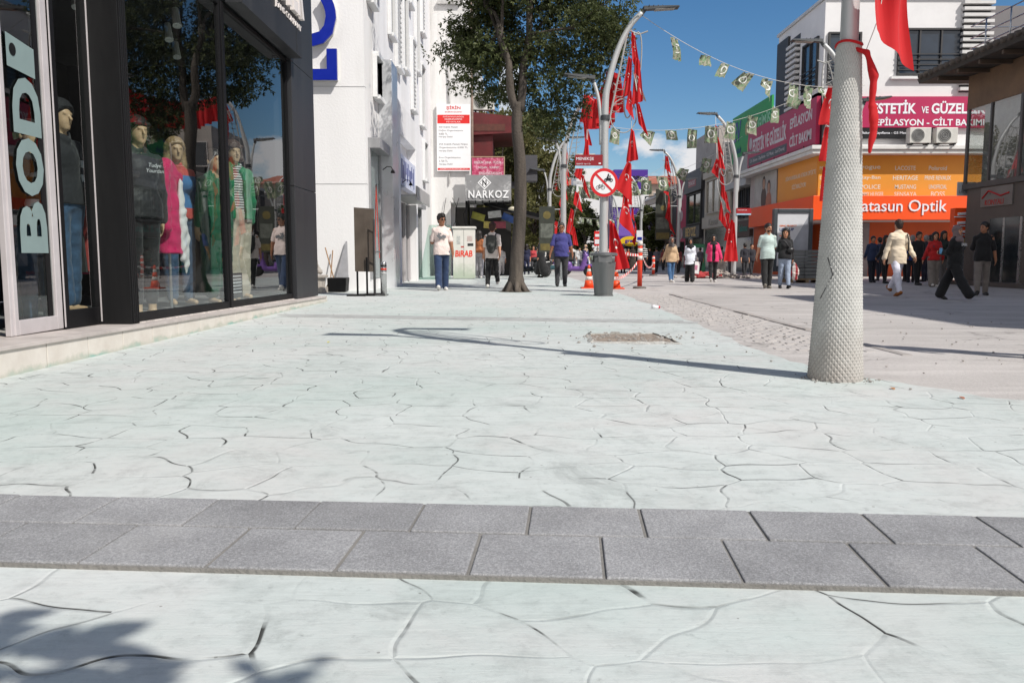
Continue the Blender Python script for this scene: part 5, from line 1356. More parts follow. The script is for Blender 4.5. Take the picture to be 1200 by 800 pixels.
for k, s_ in enumerate(('Ücretsiz', 'Göz', 'Muayenesi')): text('brand_lettering', s_, FX(38.0, 1.95 - .42 * k, CX - .005), P('brand_dim', (.6, .35, .2)), op, width=.8, height=.16, extrude=.004)
# photo advertisement with two people
ad = thing('photo_advert', 'photographic shop advert of two people beside the ochre panel', 'poster', (CX - .1, 39.8, 3.3))
m = MB(); m.box(CX - .08, CX - .05, 38.0, 41.4, 3.27, 4.84); m.build('panel', P('photo_grey', (.42, .40, .38), .5, .25, 1.3), ad)
for k, (y, hz, c, hc_) in enumerate(((39.9, 4.35, (.10, .06, .05), (.02, .015, .012)), (39.1, 4.1, (.42, .16, .10), (.06, .03, .02)))):
    for nm, (w_, h_, z_, cc, dx) in {'portrait_body': (.42, .55, hz - .72, c, .082), 'portrait_hair': (.24, .33, hz + .03, hc_, .084), 'portrait_face': (.19, .26, hz - .03, (.45, .25, .17), .086)}.items():
        m = MB(); m.poly([(CX - dx - k * .006, y - w_ * math.cos(a * PI / 12), max(3.28, z_ + h_ * math.sin(a * PI / 12))) for a in range(24)]); m.build(nm, P('portrait_%s_%d' % (nm, k), cc, .6, .2), ad)
# magenta signs
mag = P('magenta_sign', srgb(176, 28, 82), .5, .07, .5); blk = P('sign_black', (.012, .012, .014), .4)
bs1 = thing('beauty_sign', 'magenta beauty salon sign facing the square above the air conditioners', 'sign', (16, CY - .1, 5.4))
m = MB(); m.box(13.35, CXE, CY - .16, CY - .01, 5.92, 7.12); m.build('panel', mag, bs1)
m = MB(); m.box(13.35, 17.6, CY - .14, CY - .01, 5.50, 5.915); m.build('strip', blk, bs1)
a, b = PY(1028, 127, CY - .16), PY(1131, 127, CY - .16)
text('lettering', 'ESTETİK', FY(14.84 + .28, 6.72, CY - .163), wl, bs1, width=1.72, height=.54, bold=.03, extrude=.01)
text('lettering', 'VE', FY(16.33, 6.60, CY - .163), wl, bs1, width=.28, height=.26, bold=.02, extrude=.01)
text('lettering', 'GÜZELLİK', FY(17.66, 6.72, CY - .163), wl, bs1, width=2.15, height=.54, bold=.03, extrude=.01)
text('lettering', 'EPİLASYON - CİLT BAKIMI', FY(16.55, 6.16, CY - .163), wl, bs1, width=4.3, height=.34, bold=.02, extrude=.01)
text('lettering', 'Cilt Bakım - Zayıflama - G5 Masaj - Lenf Drenaj - İpek Kirpik', FY(15.55, 5.72, CY - .143), wl, bs1, width=3.9, height=.15, bold=.01, extrude=.006)
bs2 = thing('corner_sign', 'black corner sign with round pink monogram and white lettering', 'sign', (12.8, CY - .1, 5.4))
m = MB(); m.box(CX - .02, 13.32, CY - .20, CY - .01, 5.22, 7.14); m.build('panel', blk, bs2)
m = MB(); m.poly([(12.86 + .28 * math.cos(-a * PI / 14), CY - .203, 6.68 + .24 * math.sin(-a * PI / 14)) for a in range(28)]); e = m.build('emblem', P('pink_emblem', srgb(200, 50, 105), .5), bs2)
text('emblem_letter', 'MB', FY(12.86, 6.68, CY - .206), wl, e, width=.34, height=.2, bold=.03, extrude=.003)
m = MB(); m.poly([(12.66, CY - .203, 6.95), (13.06, CY - .203, 6.95), (13.12, CY - .203, 7.1), (12.98, CY - .203, 7.0), (12.86, CY - .203, 7.12), (12.74, CY - .203, 7.0), (12.60, CY - .203, 7.1)]); m.build('crown_mark', P('mark_grey', (.5, .45, .47)), bs2)
for k, s_ in enumerate(('ESTETİK VE', 'GÜZELLİK')): text('lettering', s_, FY(12.82, 6.20 - .25 * k, CY - .203), wl, bs2, width=.86, height=.16, bold=.03, extrude=.004)
m = MB(); m.box(CX + .02, 13.28, CY - .206, CY - .201, 5.32, 5.7); ph = m.build('phone_band', wl, bs2)
text('phone_number', '0540 626 01 54', FY(12.8, 5.42, CY - .209), P('emblem_red', srgb(190, 30, 24), .5), ph, width=.86, height=.12, extrude=.003, bold=.01)
bs3 = thing('beauty_sign', 'long magenta beauty salon sign along the shaded street side of the corner building', 'sign', (CX - .2, 37.6, 5.4))
m = MB(); m.box(CX - .20, CX - .03, CY + .0, 42.4, 5.35, 7.12); m.box(CX - .18, CX - .025, CY + .02, 42.38, 5.3, 7.17); m.build('panel', P('magenta_side', srgb(172, 34, 76), .5, .08, .6), bs3)
dim = P('sign_dim', (.62, .58, .6), .5)
m = MB(); m.box(CX - .203, CX - .2005, 36.4, 42.2, 5.42, 5.80); m.build('strip', blk, bs3)
text('lettering', 'ESTETİK VE GÜZELLİK', FX(39.0, 6.42, CX - .204), dim, bs3, width=5.0, height=.88, bold=.03, extrude=.006)
for k, s_ in enumerate(('EPİLASYON', 'CİLT BAKIMI')): text('lettering', s_, FX(34.75, 6.62 - .78 * k, CX - .204), dim, bs3, width=2.6, height=.58, bold=.025, extrude=.006)
text('lettering', 'Cilt Bakımı - Zayıflama - G5 Masaj - Lenf Drenaj', FX(39.3, 5.60, CX - .206), dim, bs3, width=5.2, height=.2, extrude=.003)
m = MB(); m.poly([(CX - .205, 41.9 + .25 * math.cos(a * PI / 10), 6.5 + .3 * math.sin(a * PI / 10)) for a in range(20)]); m.build('emblem', P('mark_grey', (.5, .45, .47)), bs3)
m = MB()
for k in range(5): m.tube([(CX - .02, 34 + k * 1.9, 5.3), (CX - .35, 34 + k * 1.9, 5.22)], .025, 6); m.tube([(CX - .3, 34 + k * 1.9, 5.2), (CX - .3, 34 + k * 1.9, 5.36)], .02, 6)
m.build('bracket', brickg, bs3)
for k, (px, lab) in enumerate(((1075, 'paler air conditioner on the cornice, under the middle of the magenta sign'), (1106, 'darker air conditioner on the cornice nearest the glass showcase building'))):
    q = PY(px, 172, CY - .5); ac_unit((q.x, CY - .55, 5.18), 0, lab)
# far end of this side: grey shop unit with awning beyond the optician
g1 = thing('shop_building', 'grey brick shop unit with barred windows and a brown sign band next to the optician', 'building', (14, 44, 0))
m = MB(); m.box(CX + .3, 22, CY2 + .01, 47.0, -.05, 6.3); m.build('wall', P('grey_brick', (.40, .39, .39), .85, .15, 3, .3, 20), g1)
m = MB(); m.box(CX - .2, CX + .29, CY2 + .02, 46.9, 4.55, 4.9); m.build('ledge', P('ledge_grey', (.5, .5, .5), .7), g1)
for y in (43.0, 44.3, 45.6): win(g1, y, y + 1.0, 2.9, 4.5, CX + .3, 'x', 3, 2)
m = MB(); m.box(CX + .1, CX + .29, CY2 + .1, 46.9, 1.9, 2.75); m.build('sign_band', P('brown_band', (.10, .06, .05), .6, .2), g1)
text('lettering', 'Bay & Salonu', FX(44.7, 2.3, CX + .096), P('teal_letter', (.05, .22, .18)), g1, width=3.2, height=.5, extrude=.01, bold=.02)
m = MB(); m.box(CX + .28, CX + .3, 42.9, 46.5, -.02, 1.85); m.build('shop_window', pane('shop_dark', (.03, .035, .035), .12), g1)
gs = thing('billboard', 'green estate-agent billboard on the roof behind the bunting', 'billboard', (13.5, 46.5, 6.3))
m = MB(); m.box(13.45, 13.55, 43.0, 50.5, 6.4, 9.15); m.build('panel', P('billboard_green', srgb(42, 150, 70), .55, .08, .6), gs)
text('lettering', 'EV', FX(49.4, 8.2, 13.445), P('bb_navy', srgb(36, 60, 120), .5), gs, width=1.6, height=1.15, bold=.03, extrude=.01)
text('lettering', 'GÜMÜŞ', FX(44.2, 8.0, 13.445), P('bb_pale', srgb(150, 205, 165), .5), gs, width=2.0, height=.9, bold=.03, extrude=.01)
text('lettering', 'emlak', FX(49.3, 7.1, 13.445), P('bb_navy', srgb(36, 60, 120), .5), gs, width=1.7, height=.4, extrude=.01)
m = MB(); r = random.Random(5)
for k in range(9): 
    y = 46.9 + r.uniform(-.6, .6); z = 7.8 + r.uniform(-.9, .7); s = r.uniform(.2, .36); m.poly([(13.443 - k * .002, y + s * math.cos(a * PI / 5), z + s * 1.1 * math.sin(a * PI / 5)) for a in range(10)])
m.build('portrait', P('bb_gold', srgb(190, 170, 110), .6, .5, 2.5), gs)
m = MB()
for y in (43.5, 46.5, 50): m.tube([(13.6, y, 6.3), (13.6, y, 9)], .05, 6); m.tube([(13.6, y, 8.8), (15, y, 6.3)], .05, 6)
m.build('frame', steel, gs)

# ------------------------------------------------------------------ the row further along the street
beige = P('beige_stone', (.54, .49, .42), .8, .12, 1, dirt=((.28, .25, .22), .4))
def row(y0, y1, h, matw, label, parts):
    b = thing('shop_building', label, 'building', (15, (y0 + y1) / 2, 0))
    m = MB(); m.box(CX + .2, 24, y0 + .01, y1 - .01, -.05, h); m.build('wall', matw, b, bevel=.01)
    parts(b, y0, y1, h); return b
def p_beige(b, y0, y1, h):
    m = MB(); m.box(CX + .05, CX + .198, y0 + .05, y1 - .05, 2.6, 3.3); m.box(CX + .06, CX + .198, y0 + .05, y1 - .05, h - .25, h + .15); m.build('cornice', beige, b)
    win(b, y0 + .7, y1 - .7, 3.5, 5.6, CX + .2, 'x', 0, 3, beige, pane('amber_pane', (.20, .17, .13), .15))
    m = MB(); m.box(CX + .19, CX + .198, y0 + .4, y1 - .4, 0, 2.55); m.build('shop_window', pane('shop_dark', (.03, .035, .035), .12), b)
    text('lettering', 'Kasnak', FX((y0 + y1) / 2, 2.95, CX + .045), P('letter_dim', (.25, .23, .2)), b, width=2.4, height=.4)
row(47.02, 53.3, 6.0, beige, 'beige stone shop with large upper window beside the tall right-hand lamp', p_beige)
def p_black(b, y0, y1, h):
    m = MB(); m.box(CX - .02, CX + .198, y0 + .1, y1 - .1, 5.2, 6.6); m.build('fascia', P('fascia_black', (.025, .024, .026), .5, .2), b)
    m = MB(); m.box(CX - .03, CX - .021, y0 + 1.6, y1 - 1.6, 5.55, 6.05); s = m.build('sign_panel', P('dull_red', (.30, .05, .06), .5), b)
    text('lettering', 'TEKNOSET', FX((y0 + y1) / 2, 5.8, CX - .033), dim, s, width=2.1, height=.26)
    win(b, y0 + .7, y1 - .7, 3.0, 5.1, CX + .2, 'x', 0, 2, None, pane('green_pane', (.06, .075, .05), .06))
    m = MB(); m.box(CX - .05, CX + .19, y0 + .2, y1 - .2, 2.1, 2.9); s = m.build('sign_panel', P('fascia_black', (.025, .024, .026), .5, .2), b)
    text('lettering', 'BEYOZ', FX((y0 + y1) / 2, 2.5, CX - .053), P('gold_letter', (.55, .33, .06), .35, .1), s, width=3.2, height=.62, bold=.03)
    m = MB(); m.box(CX + .19, CX + .198, y0 + .4, y1 - .4, 0, 2.0); m.build('shop_window', pane('shop_dark', (.03, .035, .035), .12), b)
row(53.32, 58.9, 6.6, P('black_shop_wall', (.03, .029, .032), .7, .2), 'black fronted shop with red name panel and gold letters', p_black)
def p_pink(b, y0, y1, h):
    for z in (5.3, 3.8, 2.5):
        m = MB(); m.poly([(CX + .19, (y0 + y1) / 2 + .7 * math.cos(a * PI / 8), z + .42 * math.sin(a * PI / 8)) for a in range(16)]); m.build('round_sign', P('pale_pink', (.5, .35, .38), .5, .4, 3), b)
    m = MB(); m.box(CX + .19, CX + .198, y0 + .3, y1 - .3, 0, 1.9); m.build('shop_window', pane('shop_dark', (.03, .035, .035), .12), b)
row(58.92, 62.2, 6.5, P('crimson_wall', srgb(168, 24, 72), .6, .12), 'narrow crimson shop front with round pale signs', p_pink)
def p_b2(b, y0, y1, h):
    win(b, y0 + 2.5, y1 - 2.2, 2.8, 5.5, CX + .2, 'x', 0, 1, beige, pane('grey_pane', (.12, .13, .13), .1))
    m = MB(); m.box(CX + .0, CX + .198, y0 + .5, y1 - .5, 1.9, 2.6); m.build('sign_panel', P('fascia_brown', (.09, .075, .06), .6), b)
    m = MB(); m.box(CX + .19, CX + .198, y0 + .5, y1 - .5, 0, 1.85); m.build('shop_window', pane('shop_dark', (.03, .035, .035), .12), b)
    m = MB(); m.box(CX + .1, 24, y0 + .1, y1 - .1, h + .01, h + .2); m.build('roof', P('coping_grey', (.55, .55, .55), .6), b)
row(62.22, 66.2, 6.0, P('dark_band_wall', (.05, .045, .045), .7, .2), 'dark narrow shop front with a painted poster band', p_b2)
row(66.22, 77.5, 5.9, P('sand_wall', (.46, .41, .35), .8, .12), 'sand coloured low building with one tall blank window', p_b2)
def bld(label, x0, x1, y0, y1, h, matw, rows=3, cols=4, roof=None, name='apartment_building', z0=0):
    b = thing(name, label, 'building', ((x0 + x1) / 2, y0, 0))
    m = MB(); m.box(x0, x1, y0, y1, z0 - .05, h); m.build('wall', matw, b)
    dw = (x1 - x0) / cols; dh = h / (rows + .4)
    for i in range(rows):
        for j in range(cols):
            xx = x0 + dw * (j + .25); zz2 = dh * (i + .45)
            f = MB(); f.box(xx - .08, xx + dw * .5 + .08, y0 - .06, y0 - .003, zz2 - .08, zz2 + dh * .55 + .08); fo = f.build('window', P('win_trim', (.5, .48, .46), .7), b)
            g = MB(); g.box(xx, xx + dw * .5, y0 - .08, y0 - .061, zz2, zz2 + dh * .55); g.build('pane', pane('window_dark', (.05, .055, .06), .08), fo)
    if roof:
        m = MB(); my = (y0 + y1) / 2; m._add([(x0 - .4, y0 - .5, h), (x1 + .4, y0 - .5, h), (x1 + .4, y1 + .5, h), (x0 - .4, y1 + .5, h), (x0 + 1.5, my, h + 1.5), (x1 - 1.5, my, h + 1.5)], [(0, 1, 5, 4), (1, 2, 5), (2, 3, 4, 5), (3, 0, 4), (3, 2, 1, 0)])
        m.build('roof', roof, b)
    return b
concrete = P('bare_concrete', (.36, .33, .30), .9, .2, .8, .3, 8, dirt=((.22, .2, .18), .6))
bld('unfinished grey concrete block rising behind the shop row', 16.5, 22, 66, 74, 11.2, concrete, 3, 3)
tileroof = P('red_roof_tile', (.36, .12, .07), .8, .25, 3)
bld('tan apartment block with red tiled roof at the end of the street', 14.5, 23, 96, 108, 9.2, P('tan_wall', (.42, .34, .28), .85, .12), 3, 5, tileroof)
bld('pale grey apartment block behind the bin pole far away', 7.3, 11.8, 120, 130, 11.0, P('pale_wall', (.5, .49, .48), .85, .1), 4, 4, tileroof)
bld('low sand coloured building closing the street in the distance', -6, 7, 135, 145, 9.0, P('sand_far', (.42, .38, .34), .85, .12), 3, 6, tileroof)
bld('broad cream house far off beyond the shop row', 23, 40, 120, 130, 10, P('cream_far', (.45, .42, .36), .85, .12), 3, 7, tileroof)
# white advert tower
tw = thing('advert_tower', 'tall white building side carrying a faded car advert', 'building', (8.5, 92, 0))
m = MB(); m.box(7.2, 10.2, 92, 100, -.05, 11.2); m.build('wall', P('white_far', (.72, .72, .72), .8, .06), tw)
for k, (px, py, w_, h_, c) in enumerate(((686, 182 + 0, 2.2, .35, (.5, .48, .45)), (683, 214, 2.1, .35, (.45, .45, .46)), (686, 225, 1.7, .62, (.40, .13, .06)), (688, 247, 2.2, .5, (.55, .54, .52)), (690, 262, 1.9, .3, (.5, .3, .3)))):
    q = PY(px, py, 92); m = MB()
    if k == 2:
        prof = [(-.85, -.2), (.85, -.2), (.9, .0), (.7, .12), (.45, .15), (.2, .34), (-.3, .34), (-.55, .12), (-.85, .05)]
        m.poly([(q.x + x, 91.99, q.z + z) for x, z in prof]); o = m.build('car_picture', P('advert_car', c, .5, .3), tw)
        m = MB()
        for s in (-.5, .5): m.poly([(q.x + s + .17 * math.cos(-a * PI / 6), 91.985, q.z - .2 + .17 * math.sin(-a * PI / 6)) for a in range(12)])
        m.build('wheel_picture', blk, o)
    else: m.box(q.x - w_ / 2, q.x + w_ / 2, 91.98, 91.99, q.z - h_ / 2, q.z + h_ / 2); m.build('advert_band', P('advert_%d' % k, c, .6, .4, 2), tw)
# purple hoarding shop
pp = thing('purple_shop', 'purple clad shop with a yellow oval sign at the end of the street', 'building', (11, 80, 0))
pur = P('purple_panel', srgb(74, 38, 140), .5, .08); 
m = MB(); m.box(9.9, 13.2, 80, 86, 1.9, 9.2); m.box(10.0, 13.1, 80.2, 86, -.05, 1.89); m.build('wall', pur, pp)
m = MB(); m.box(9.8, 13.3, 79.9, 79.99, 5.6, 7.3); m.build('white_band', P('white_far', (.72, .72, .72), .8, .06), pp)
text('lettering', '47297', frame((11.5, 79.89, 8.2), (1, 0, 0), (0, 0, 1)), blk, pp, width=1.8, height=.8, bold=.03)
m = MB(); m.box(10.2, 11.7, 79.97, 79.99, 2.8, 5.0); m.build('panel_outline', P('purple_light', srgb(120, 90, 180), .5), pp)
m = MB(); m.poly([(11.7 + 1.15 * math.cos(-a * PI / 12), 79.97, 2.3 + .5 * math.sin(-a * PI / 12)) for a in range(24)]); e = m.build('oval_sign', P('oval_yellow', srgb(225, 185, 30), .5), pp)
text('lettering', 'gratis', frame((11.7, 79.96, 2.3), (1, 0, 0), (0, 0, 1)), pur, e, width=1.3, height=.45, bold=.03)
m = MB(); m.box(10.1, 13, 80.18, 80.199, 0, 1.8); m.build('shop_window', pane('shop_dark', (.03, .035, .035), .12), pp)
# left-hand far row of houses behind the trees
bld('white town house behind the trees with tall windows', -9, -1.85, 46.5, 60, 12.0, white2, 4, 3)
bld('pale house further down beyond the trees', -9, -1.0, 62, 90, 9.5, P('pale_wall', (.5, .49, .48), .85, .1), 3, 3, tileroof)
bb = thing('small_block', 'blue-white house side glimpsed between the old house and the tree', 'building', (-.2, 60, 0)); m = MB(); m.box(-.95, .5, 61, 61.6, 8, 15.5); m.build('wall', P('bluewhite', (.5, .56, .64), .8, .1), bb)

# ================================================================== near right building with eaves and glass showcase
NX = 14.0
nb_ = thing('corner_shop', 'brown stone shop with glass showcase storey and tiled eaves on the sunny corner', 'building', (16, 21, 0))
stone = P('brown_stone', (.105, .083, .07), .45, .18, 1.5, .06, 20, dirt=((.17, .14, .12), .5))
m = MB(); m.box(NX + .02, 20, 15.0, 25.3, -.05, 3.05); m.build('lower_wall', stone, nb_)
m = MB(); m.box(NX + .25, 20, 10, 25.0, 3.06, 5.3); m.build('inner_wall', P('show_back', (.30, .29, .28), .8, .2), nb_)
m = MB(); m.box(NX - .02, 20, 10, 25.5, 5.3, 6.3); m.build('upper_band', P('wood_band', (.19, .115, .065), .7, .25, 1.5, .2, 8), nb_)
m = MB(); m.box(NX - .04, NX + .02, 25.34, 25.46, 3.0, 5.3); m.box(NX - .04, NX + .02, 24.15, 24.22, 3.0, 5.3); m.box(NX - .04, NX + .02, 22.7, 22.8, 3.0, 5.3); m.box(NX - .05, NX + .2, 15, 25.5, 2.9, 3.055); m.build('showcase_frame', P('bronze_frame', (.09, .08, .075), .4), nb_)
g = MB(); g.quad((NX, 25.4, 3.06), (NX, 10, 3.06), (NX, 10, 5.3), (NX, 25.4, 5.3)); g.quad((NX, 25.41, 3.06), (16, 25.41, 3.06), (16, 25.41, 5.3), (NX, 25.41, 5.3)); g.build('showcase_glass', glass('showcase_glass', (.75, .78, .77), 2.2, 1.55), nb_)
# eaves
m = MB()
m.hexa([(NX - 1.0, 8, 6.32), (20, 8, 6.32), (20, 26.6, 6.32), (NX - 1.0, 26.6, 6.32)], [(NX - 1.05, 8, 6.48), (20, 8, 7.2), (20, 26.65, 7.2), (NX - 1.05, 26.65, 6.48)])
m.build('eaves', P('eaves_dark', (.06, .052, .045), .85, .3, 2, .3, 10), nb_)
m = MB()
for k in range(60): y = 8.1 + k * .31; m.tube([(NX - 1.12, y, 6.50), (NX + .1, y, 6.78)], .09, 6)
m.build('roof_tiles', P('roof_tile_dark', (.11, .09, .075), .85, .35, 3, .3), nb_, True)
for k in range(7): m = MB(); y = 18.9 + k * 1.1; m.box(NX - .95, NX - .03, y, y + .09, 6.2, 6.315); m.build('rafter', P('rafter_brown', (.10, .07, .05), .8), nb_)
m = MB(); m.box(15.2, 20, 8, 23.5, 7.2, 10.4); m.build('setback_storey', P('setback_grey', (.14, .135, .135), .8), nb_)
m = MB()
for k in range(14): m.tube([(NX - .1, 9.0 + k * 1.2, 6.6), (NX - .1, 9.0 + k * 1.2, 7.75)], .02, 6)
for z in (7.1, 7.4, 7.75): m.tube([(NX - .1, 8.5, z), (NX - .1, 25.4, z), (NX + 3, 25.4, z)], .018, 6)
m.build('railing', P('inox', (.55, .55, .55), .28, .1, 6, 0, 10, .9), nb_, True)
# entrance with a red roof-shaped emblem
m = MB(); m.box(NX - .02, NX + .019, 22.95, 24.5, 2.3, 2.86); e = m.build('sign_panel', P('sign_steel', (.25, .235, .225), .3, .1, 2, 0, 10, .5), nb_)
m = MB(); m.tube([(NX - .03, 24.4, 2.56), (NX - .03, 24.1, 2.76), (NX - .03, 23.5, 2.58), (NX - .03, 23.1, 2.64)], .024, 6); m.build('roof_emblem', P('emblem_red', srgb(190, 30, 24), .5), e)
text('lettering', 'KONYALI', FX(23.8, 2.42, NX - .022), P('emblem_red', srgb(190, 30, 24), .5), e, width=.9, height=.16)
m = MB(); m.box(NX + .005, NX + .019, 22.5, 24.0, 0, 1.95); m.build('entrance', pane('shop_dark', (.03, .035, .035), .12), nb_)
m = MB(); m.box(NX - .01, NX + .04, 23.25, 23.33, 0, 1.95); m.box(NX - .01, NX + .04, 22.45, 22.55, 0, 1.95); m.build('door_post', P('inox', (.55, .55, .55), .28, .1, 6, 0, 10, .9), nb_)
m = MB(); m.box(NX - .6, 20, 15, 25.6, -.05, .12); m.build('step', stone, nb_)
ls_ = thing('glasses_shop_sign', 'small pale sign with a green crocodile-like stroke below the glass showcase', 'sign', (14.6, 25.5, 2.5))
a, b = PY(1122, 213.5, 25.55), PY(1142, 229.5, 25.55)
m = MB(); m.box(a.x, b.x, 25.52, 25.56, b.z, a.z); m.build('panel', P('pale_sign', (.5, .52, .55), .5), ls_)
text('lettering', 'LACOSTE', FY((a.x + b.x) / 2, b.z + .12, 25.516), P('print_grey', (.12, .12, .13), .6), ls_, width=.45, height=.1)
m = MB(); q = (a.x + b.x) / 2; m.tube([(q - .1, 25.51, b.z + .29), (q, 25.51, b.z + .33), (q + .1, 25.51, b.z + .30)], [.01, .03, .012], 6); m.build('emblem', P('croc_green', (.02, .2, .08)), ls_)
dpg = thing('display_shelf', 'orange and white eyewear display in the window below the pale sign', 'display', (14.6, 25.6, 0))
m = MB(); m.box(a.x + .02, b.x - .02, 25.62, 25.9, 1.45, 2.35); m.build('panel', P('orange_panel', srgb(243, 84, 22), .45, .05, .6), dpg)
for k in range(3): m = MB(); m.box(a.x, b.x, 25.57, 25.64, 1.5 + k * .28, 1.53 + k * .28); m.tube([(a.x + .1, 25.6, 1.6 + k * .28), (b.x - .1, 25.6, 1.62 + k * .28)], .05, 6); m.build('shelf', wl, dpg)
m = MB(); m.box(a.x, b.x - .05, 25.6, 25.7, 1.05, 1.4); m.build('yellow_panel', P('panel_yellow', (.4, .35, .06), .6), dpg)
# unseen taller neighbour, added only to cast the long shade on the square
tb = bld('unseen grey house added to cast shade, beyond the frame edge', 14.2, 22, 2, 9.9, 12.5, P('setback_grey', (.14, .135, .135), .8), 4, 3)
tb['label'] = 'tall unseen house added to shade the square, next to the brown stone shop'

# ================================================================== light-box advert and stacked pavers
lbx = thing('light_box', 'grey framed street light-box with a white event poster behind the couple', 'advert panel', (10.05, 29.5, 0))
yl = 29.5; a, b = PY(907.5, 244.5, yl), PY(951.5, 300, yl)
m = MB(); fw = .14
m.box(a.x, a.x + fw, yl, yl + .25, .3, a.z); m.box(b.x - fw, b.x, yl, yl + .25, .3, a.z); m.box(a.x + fw, b.x - fw, yl, yl + .25, a.z - fw, a.z); m.box(a.x + fw, b.x - fw, yl, yl + .25, .3, .5); m.build('frame', P('anthracite_frame', (.06, .07, .08), .4), lbx, bevel=.02)
m = MB(); m.quad((a.x + fw, yl + .05, .5), (b.x - fw, yl + .05, .5), (b.x - fw, yl + .05, a.z - fw), (a.x + fw, yl + .05, a.z - fw)); po_ = m.build('poster', P('poster_white', (.66, .67, .70), .35, .04), lbx)
m = MB(); m.poly([(b.x - fw - .001, yl + .047, .5), (b.x - fw - .001, yl + .047, a.z - fw - .1), (a.x + fw + .1, yl + .047, .5)]); m.build('poster_picture', P('poster_mist', (.36, .38, .42), .4, .3, 1.5), po_)
cxl = (a.x + b.x) / 2 - .18
text('poster_text', 'GENÇ PROJECT', FY(cxl, a.z - .62, yl + .044), P('poster_orange', srgb(230, 110, 50), .5), po_, width=.62, height=.08, bold=.02, extrude=.001)
text('poster_text', 'LINE UP', FY(cxl - .04, a.z - .74, yl + .044), P('bb_navy', srgb(36, 60, 120), .5), po_, width=.52, height=.1, bold=.03, extrude=.001)
for k in range(5):
    m = MB(); m.box(cxl - .3, cxl - .3 + (.36, .28, .4, .2, .34)[k], yl + .043, yl + .046, a.z - .98 - k * .09, a.z - .955 - k * .09); m.build('text_line', P('poster_orange', srgb(230, 110, 50), .5) if k == 0 else P('print_grey', (.12, .12, .13), .6), po_)
m = MB(); m.lathe((a.x + .45, yl + .15, 0), [(.12, 0), (.12, .31)], 12); m.lathe((b.x - .45, yl + .15, 0), [(.12, 0), (.12, .31)], 12); m.build('foot', P('anthracite_frame', (.06, .07, .08), .4), lbx)
q0, q1 = G(926, 331.5), G(967, 331.5); yst = q0.y; hst = PY(940, 292.5, yst).z
ps = thing('paver_stack', 'grey stack of concrete kerb blocks piled on pallets', 'stack', ((q0.x + q1.x) / 2, yst + .5, 0))
m = MB(); r = random.Random(2); n = 8; hh = (hst - .14) / n
for k in range(n):
    x = q0.x - .05 + r.uniform(0, .02)
    while x < q1.x + .3:
        w_ = .5; 
        for d in range(2): m.box(x, x + w_ - .012, yst + d * .5 + r.uniform(-.01, .01), yst + .49 + d * .5, .14 + k * hh + .004, .14 + (k + 1) * hh - .012)
        x += w_
m.build('blocks', P('block_grey', (.16, .17, .17), .9, .25, 2, .3, 20), ps, bevel=.006)
m = MB()
for d in range(3): m.box(q0.x - .05, q1.x + .3, yst + d * .4, yst + d * .4 + .1, .09, .14)
for k in range(4): x = q0.x + k * .5; m.box(x, x + .1, yst, yst + .95, 0, .089)
m.build('pallet', P('pallet_wood', (.22, .16, .1), .85, .3), ps)
# ================================================================== street lamps
polem = P('lamp_grey', (.50, .51, .51), .45, .08, 3, .03, 20, .25, dirt=((.33, .32, .31), .35), streak=True)
headm = P('lamp_head', (.055, .06, .065), .4, .15, 5)
lensm = P('lamp_lens', (.35, .35, .33), .3)
wirem = P('wire_grey', (.36, .36, .35), .5)
def smooth(pts, n=6):
    pts = [Vector(p) for p in pts]; out = []
    for i in range(len(pts) - 1):
        p0, p1, p2, p3 = pts[max(i - 1, 0)], pts[i], pts[i + 1], pts[min(i + 2, len(pts) - 1)]
        for k in range(n):
            t = k / n; out.append(.5 * ((2 * p1) + (p2 - p0) * t + (2 * p0 - 5 * p1 + 4 * p2 - p3) * t * t + (3 * p1 - p0 - 3 * p2 + p3) * t ** 3))
    out.append(pts[-1]); return out
def lamp_head(m, M, L=.78):
    m.hexa([M @ Vector(p) for p in ((0, -.07, -.03), (L, -.14, -.02), (L, .14, -.02), (0, .07, -.03))], [M @ Vector(p) for p in ((0, -.06, .06), (L * .97, -.11, .012), (L * .97, .11, .012), (0, .06, .06))])
    for k in range(4): m.mbox(M, .12 + k * .1, .13 + k * .1, -.09, .09, .03, .075 - k * .008)
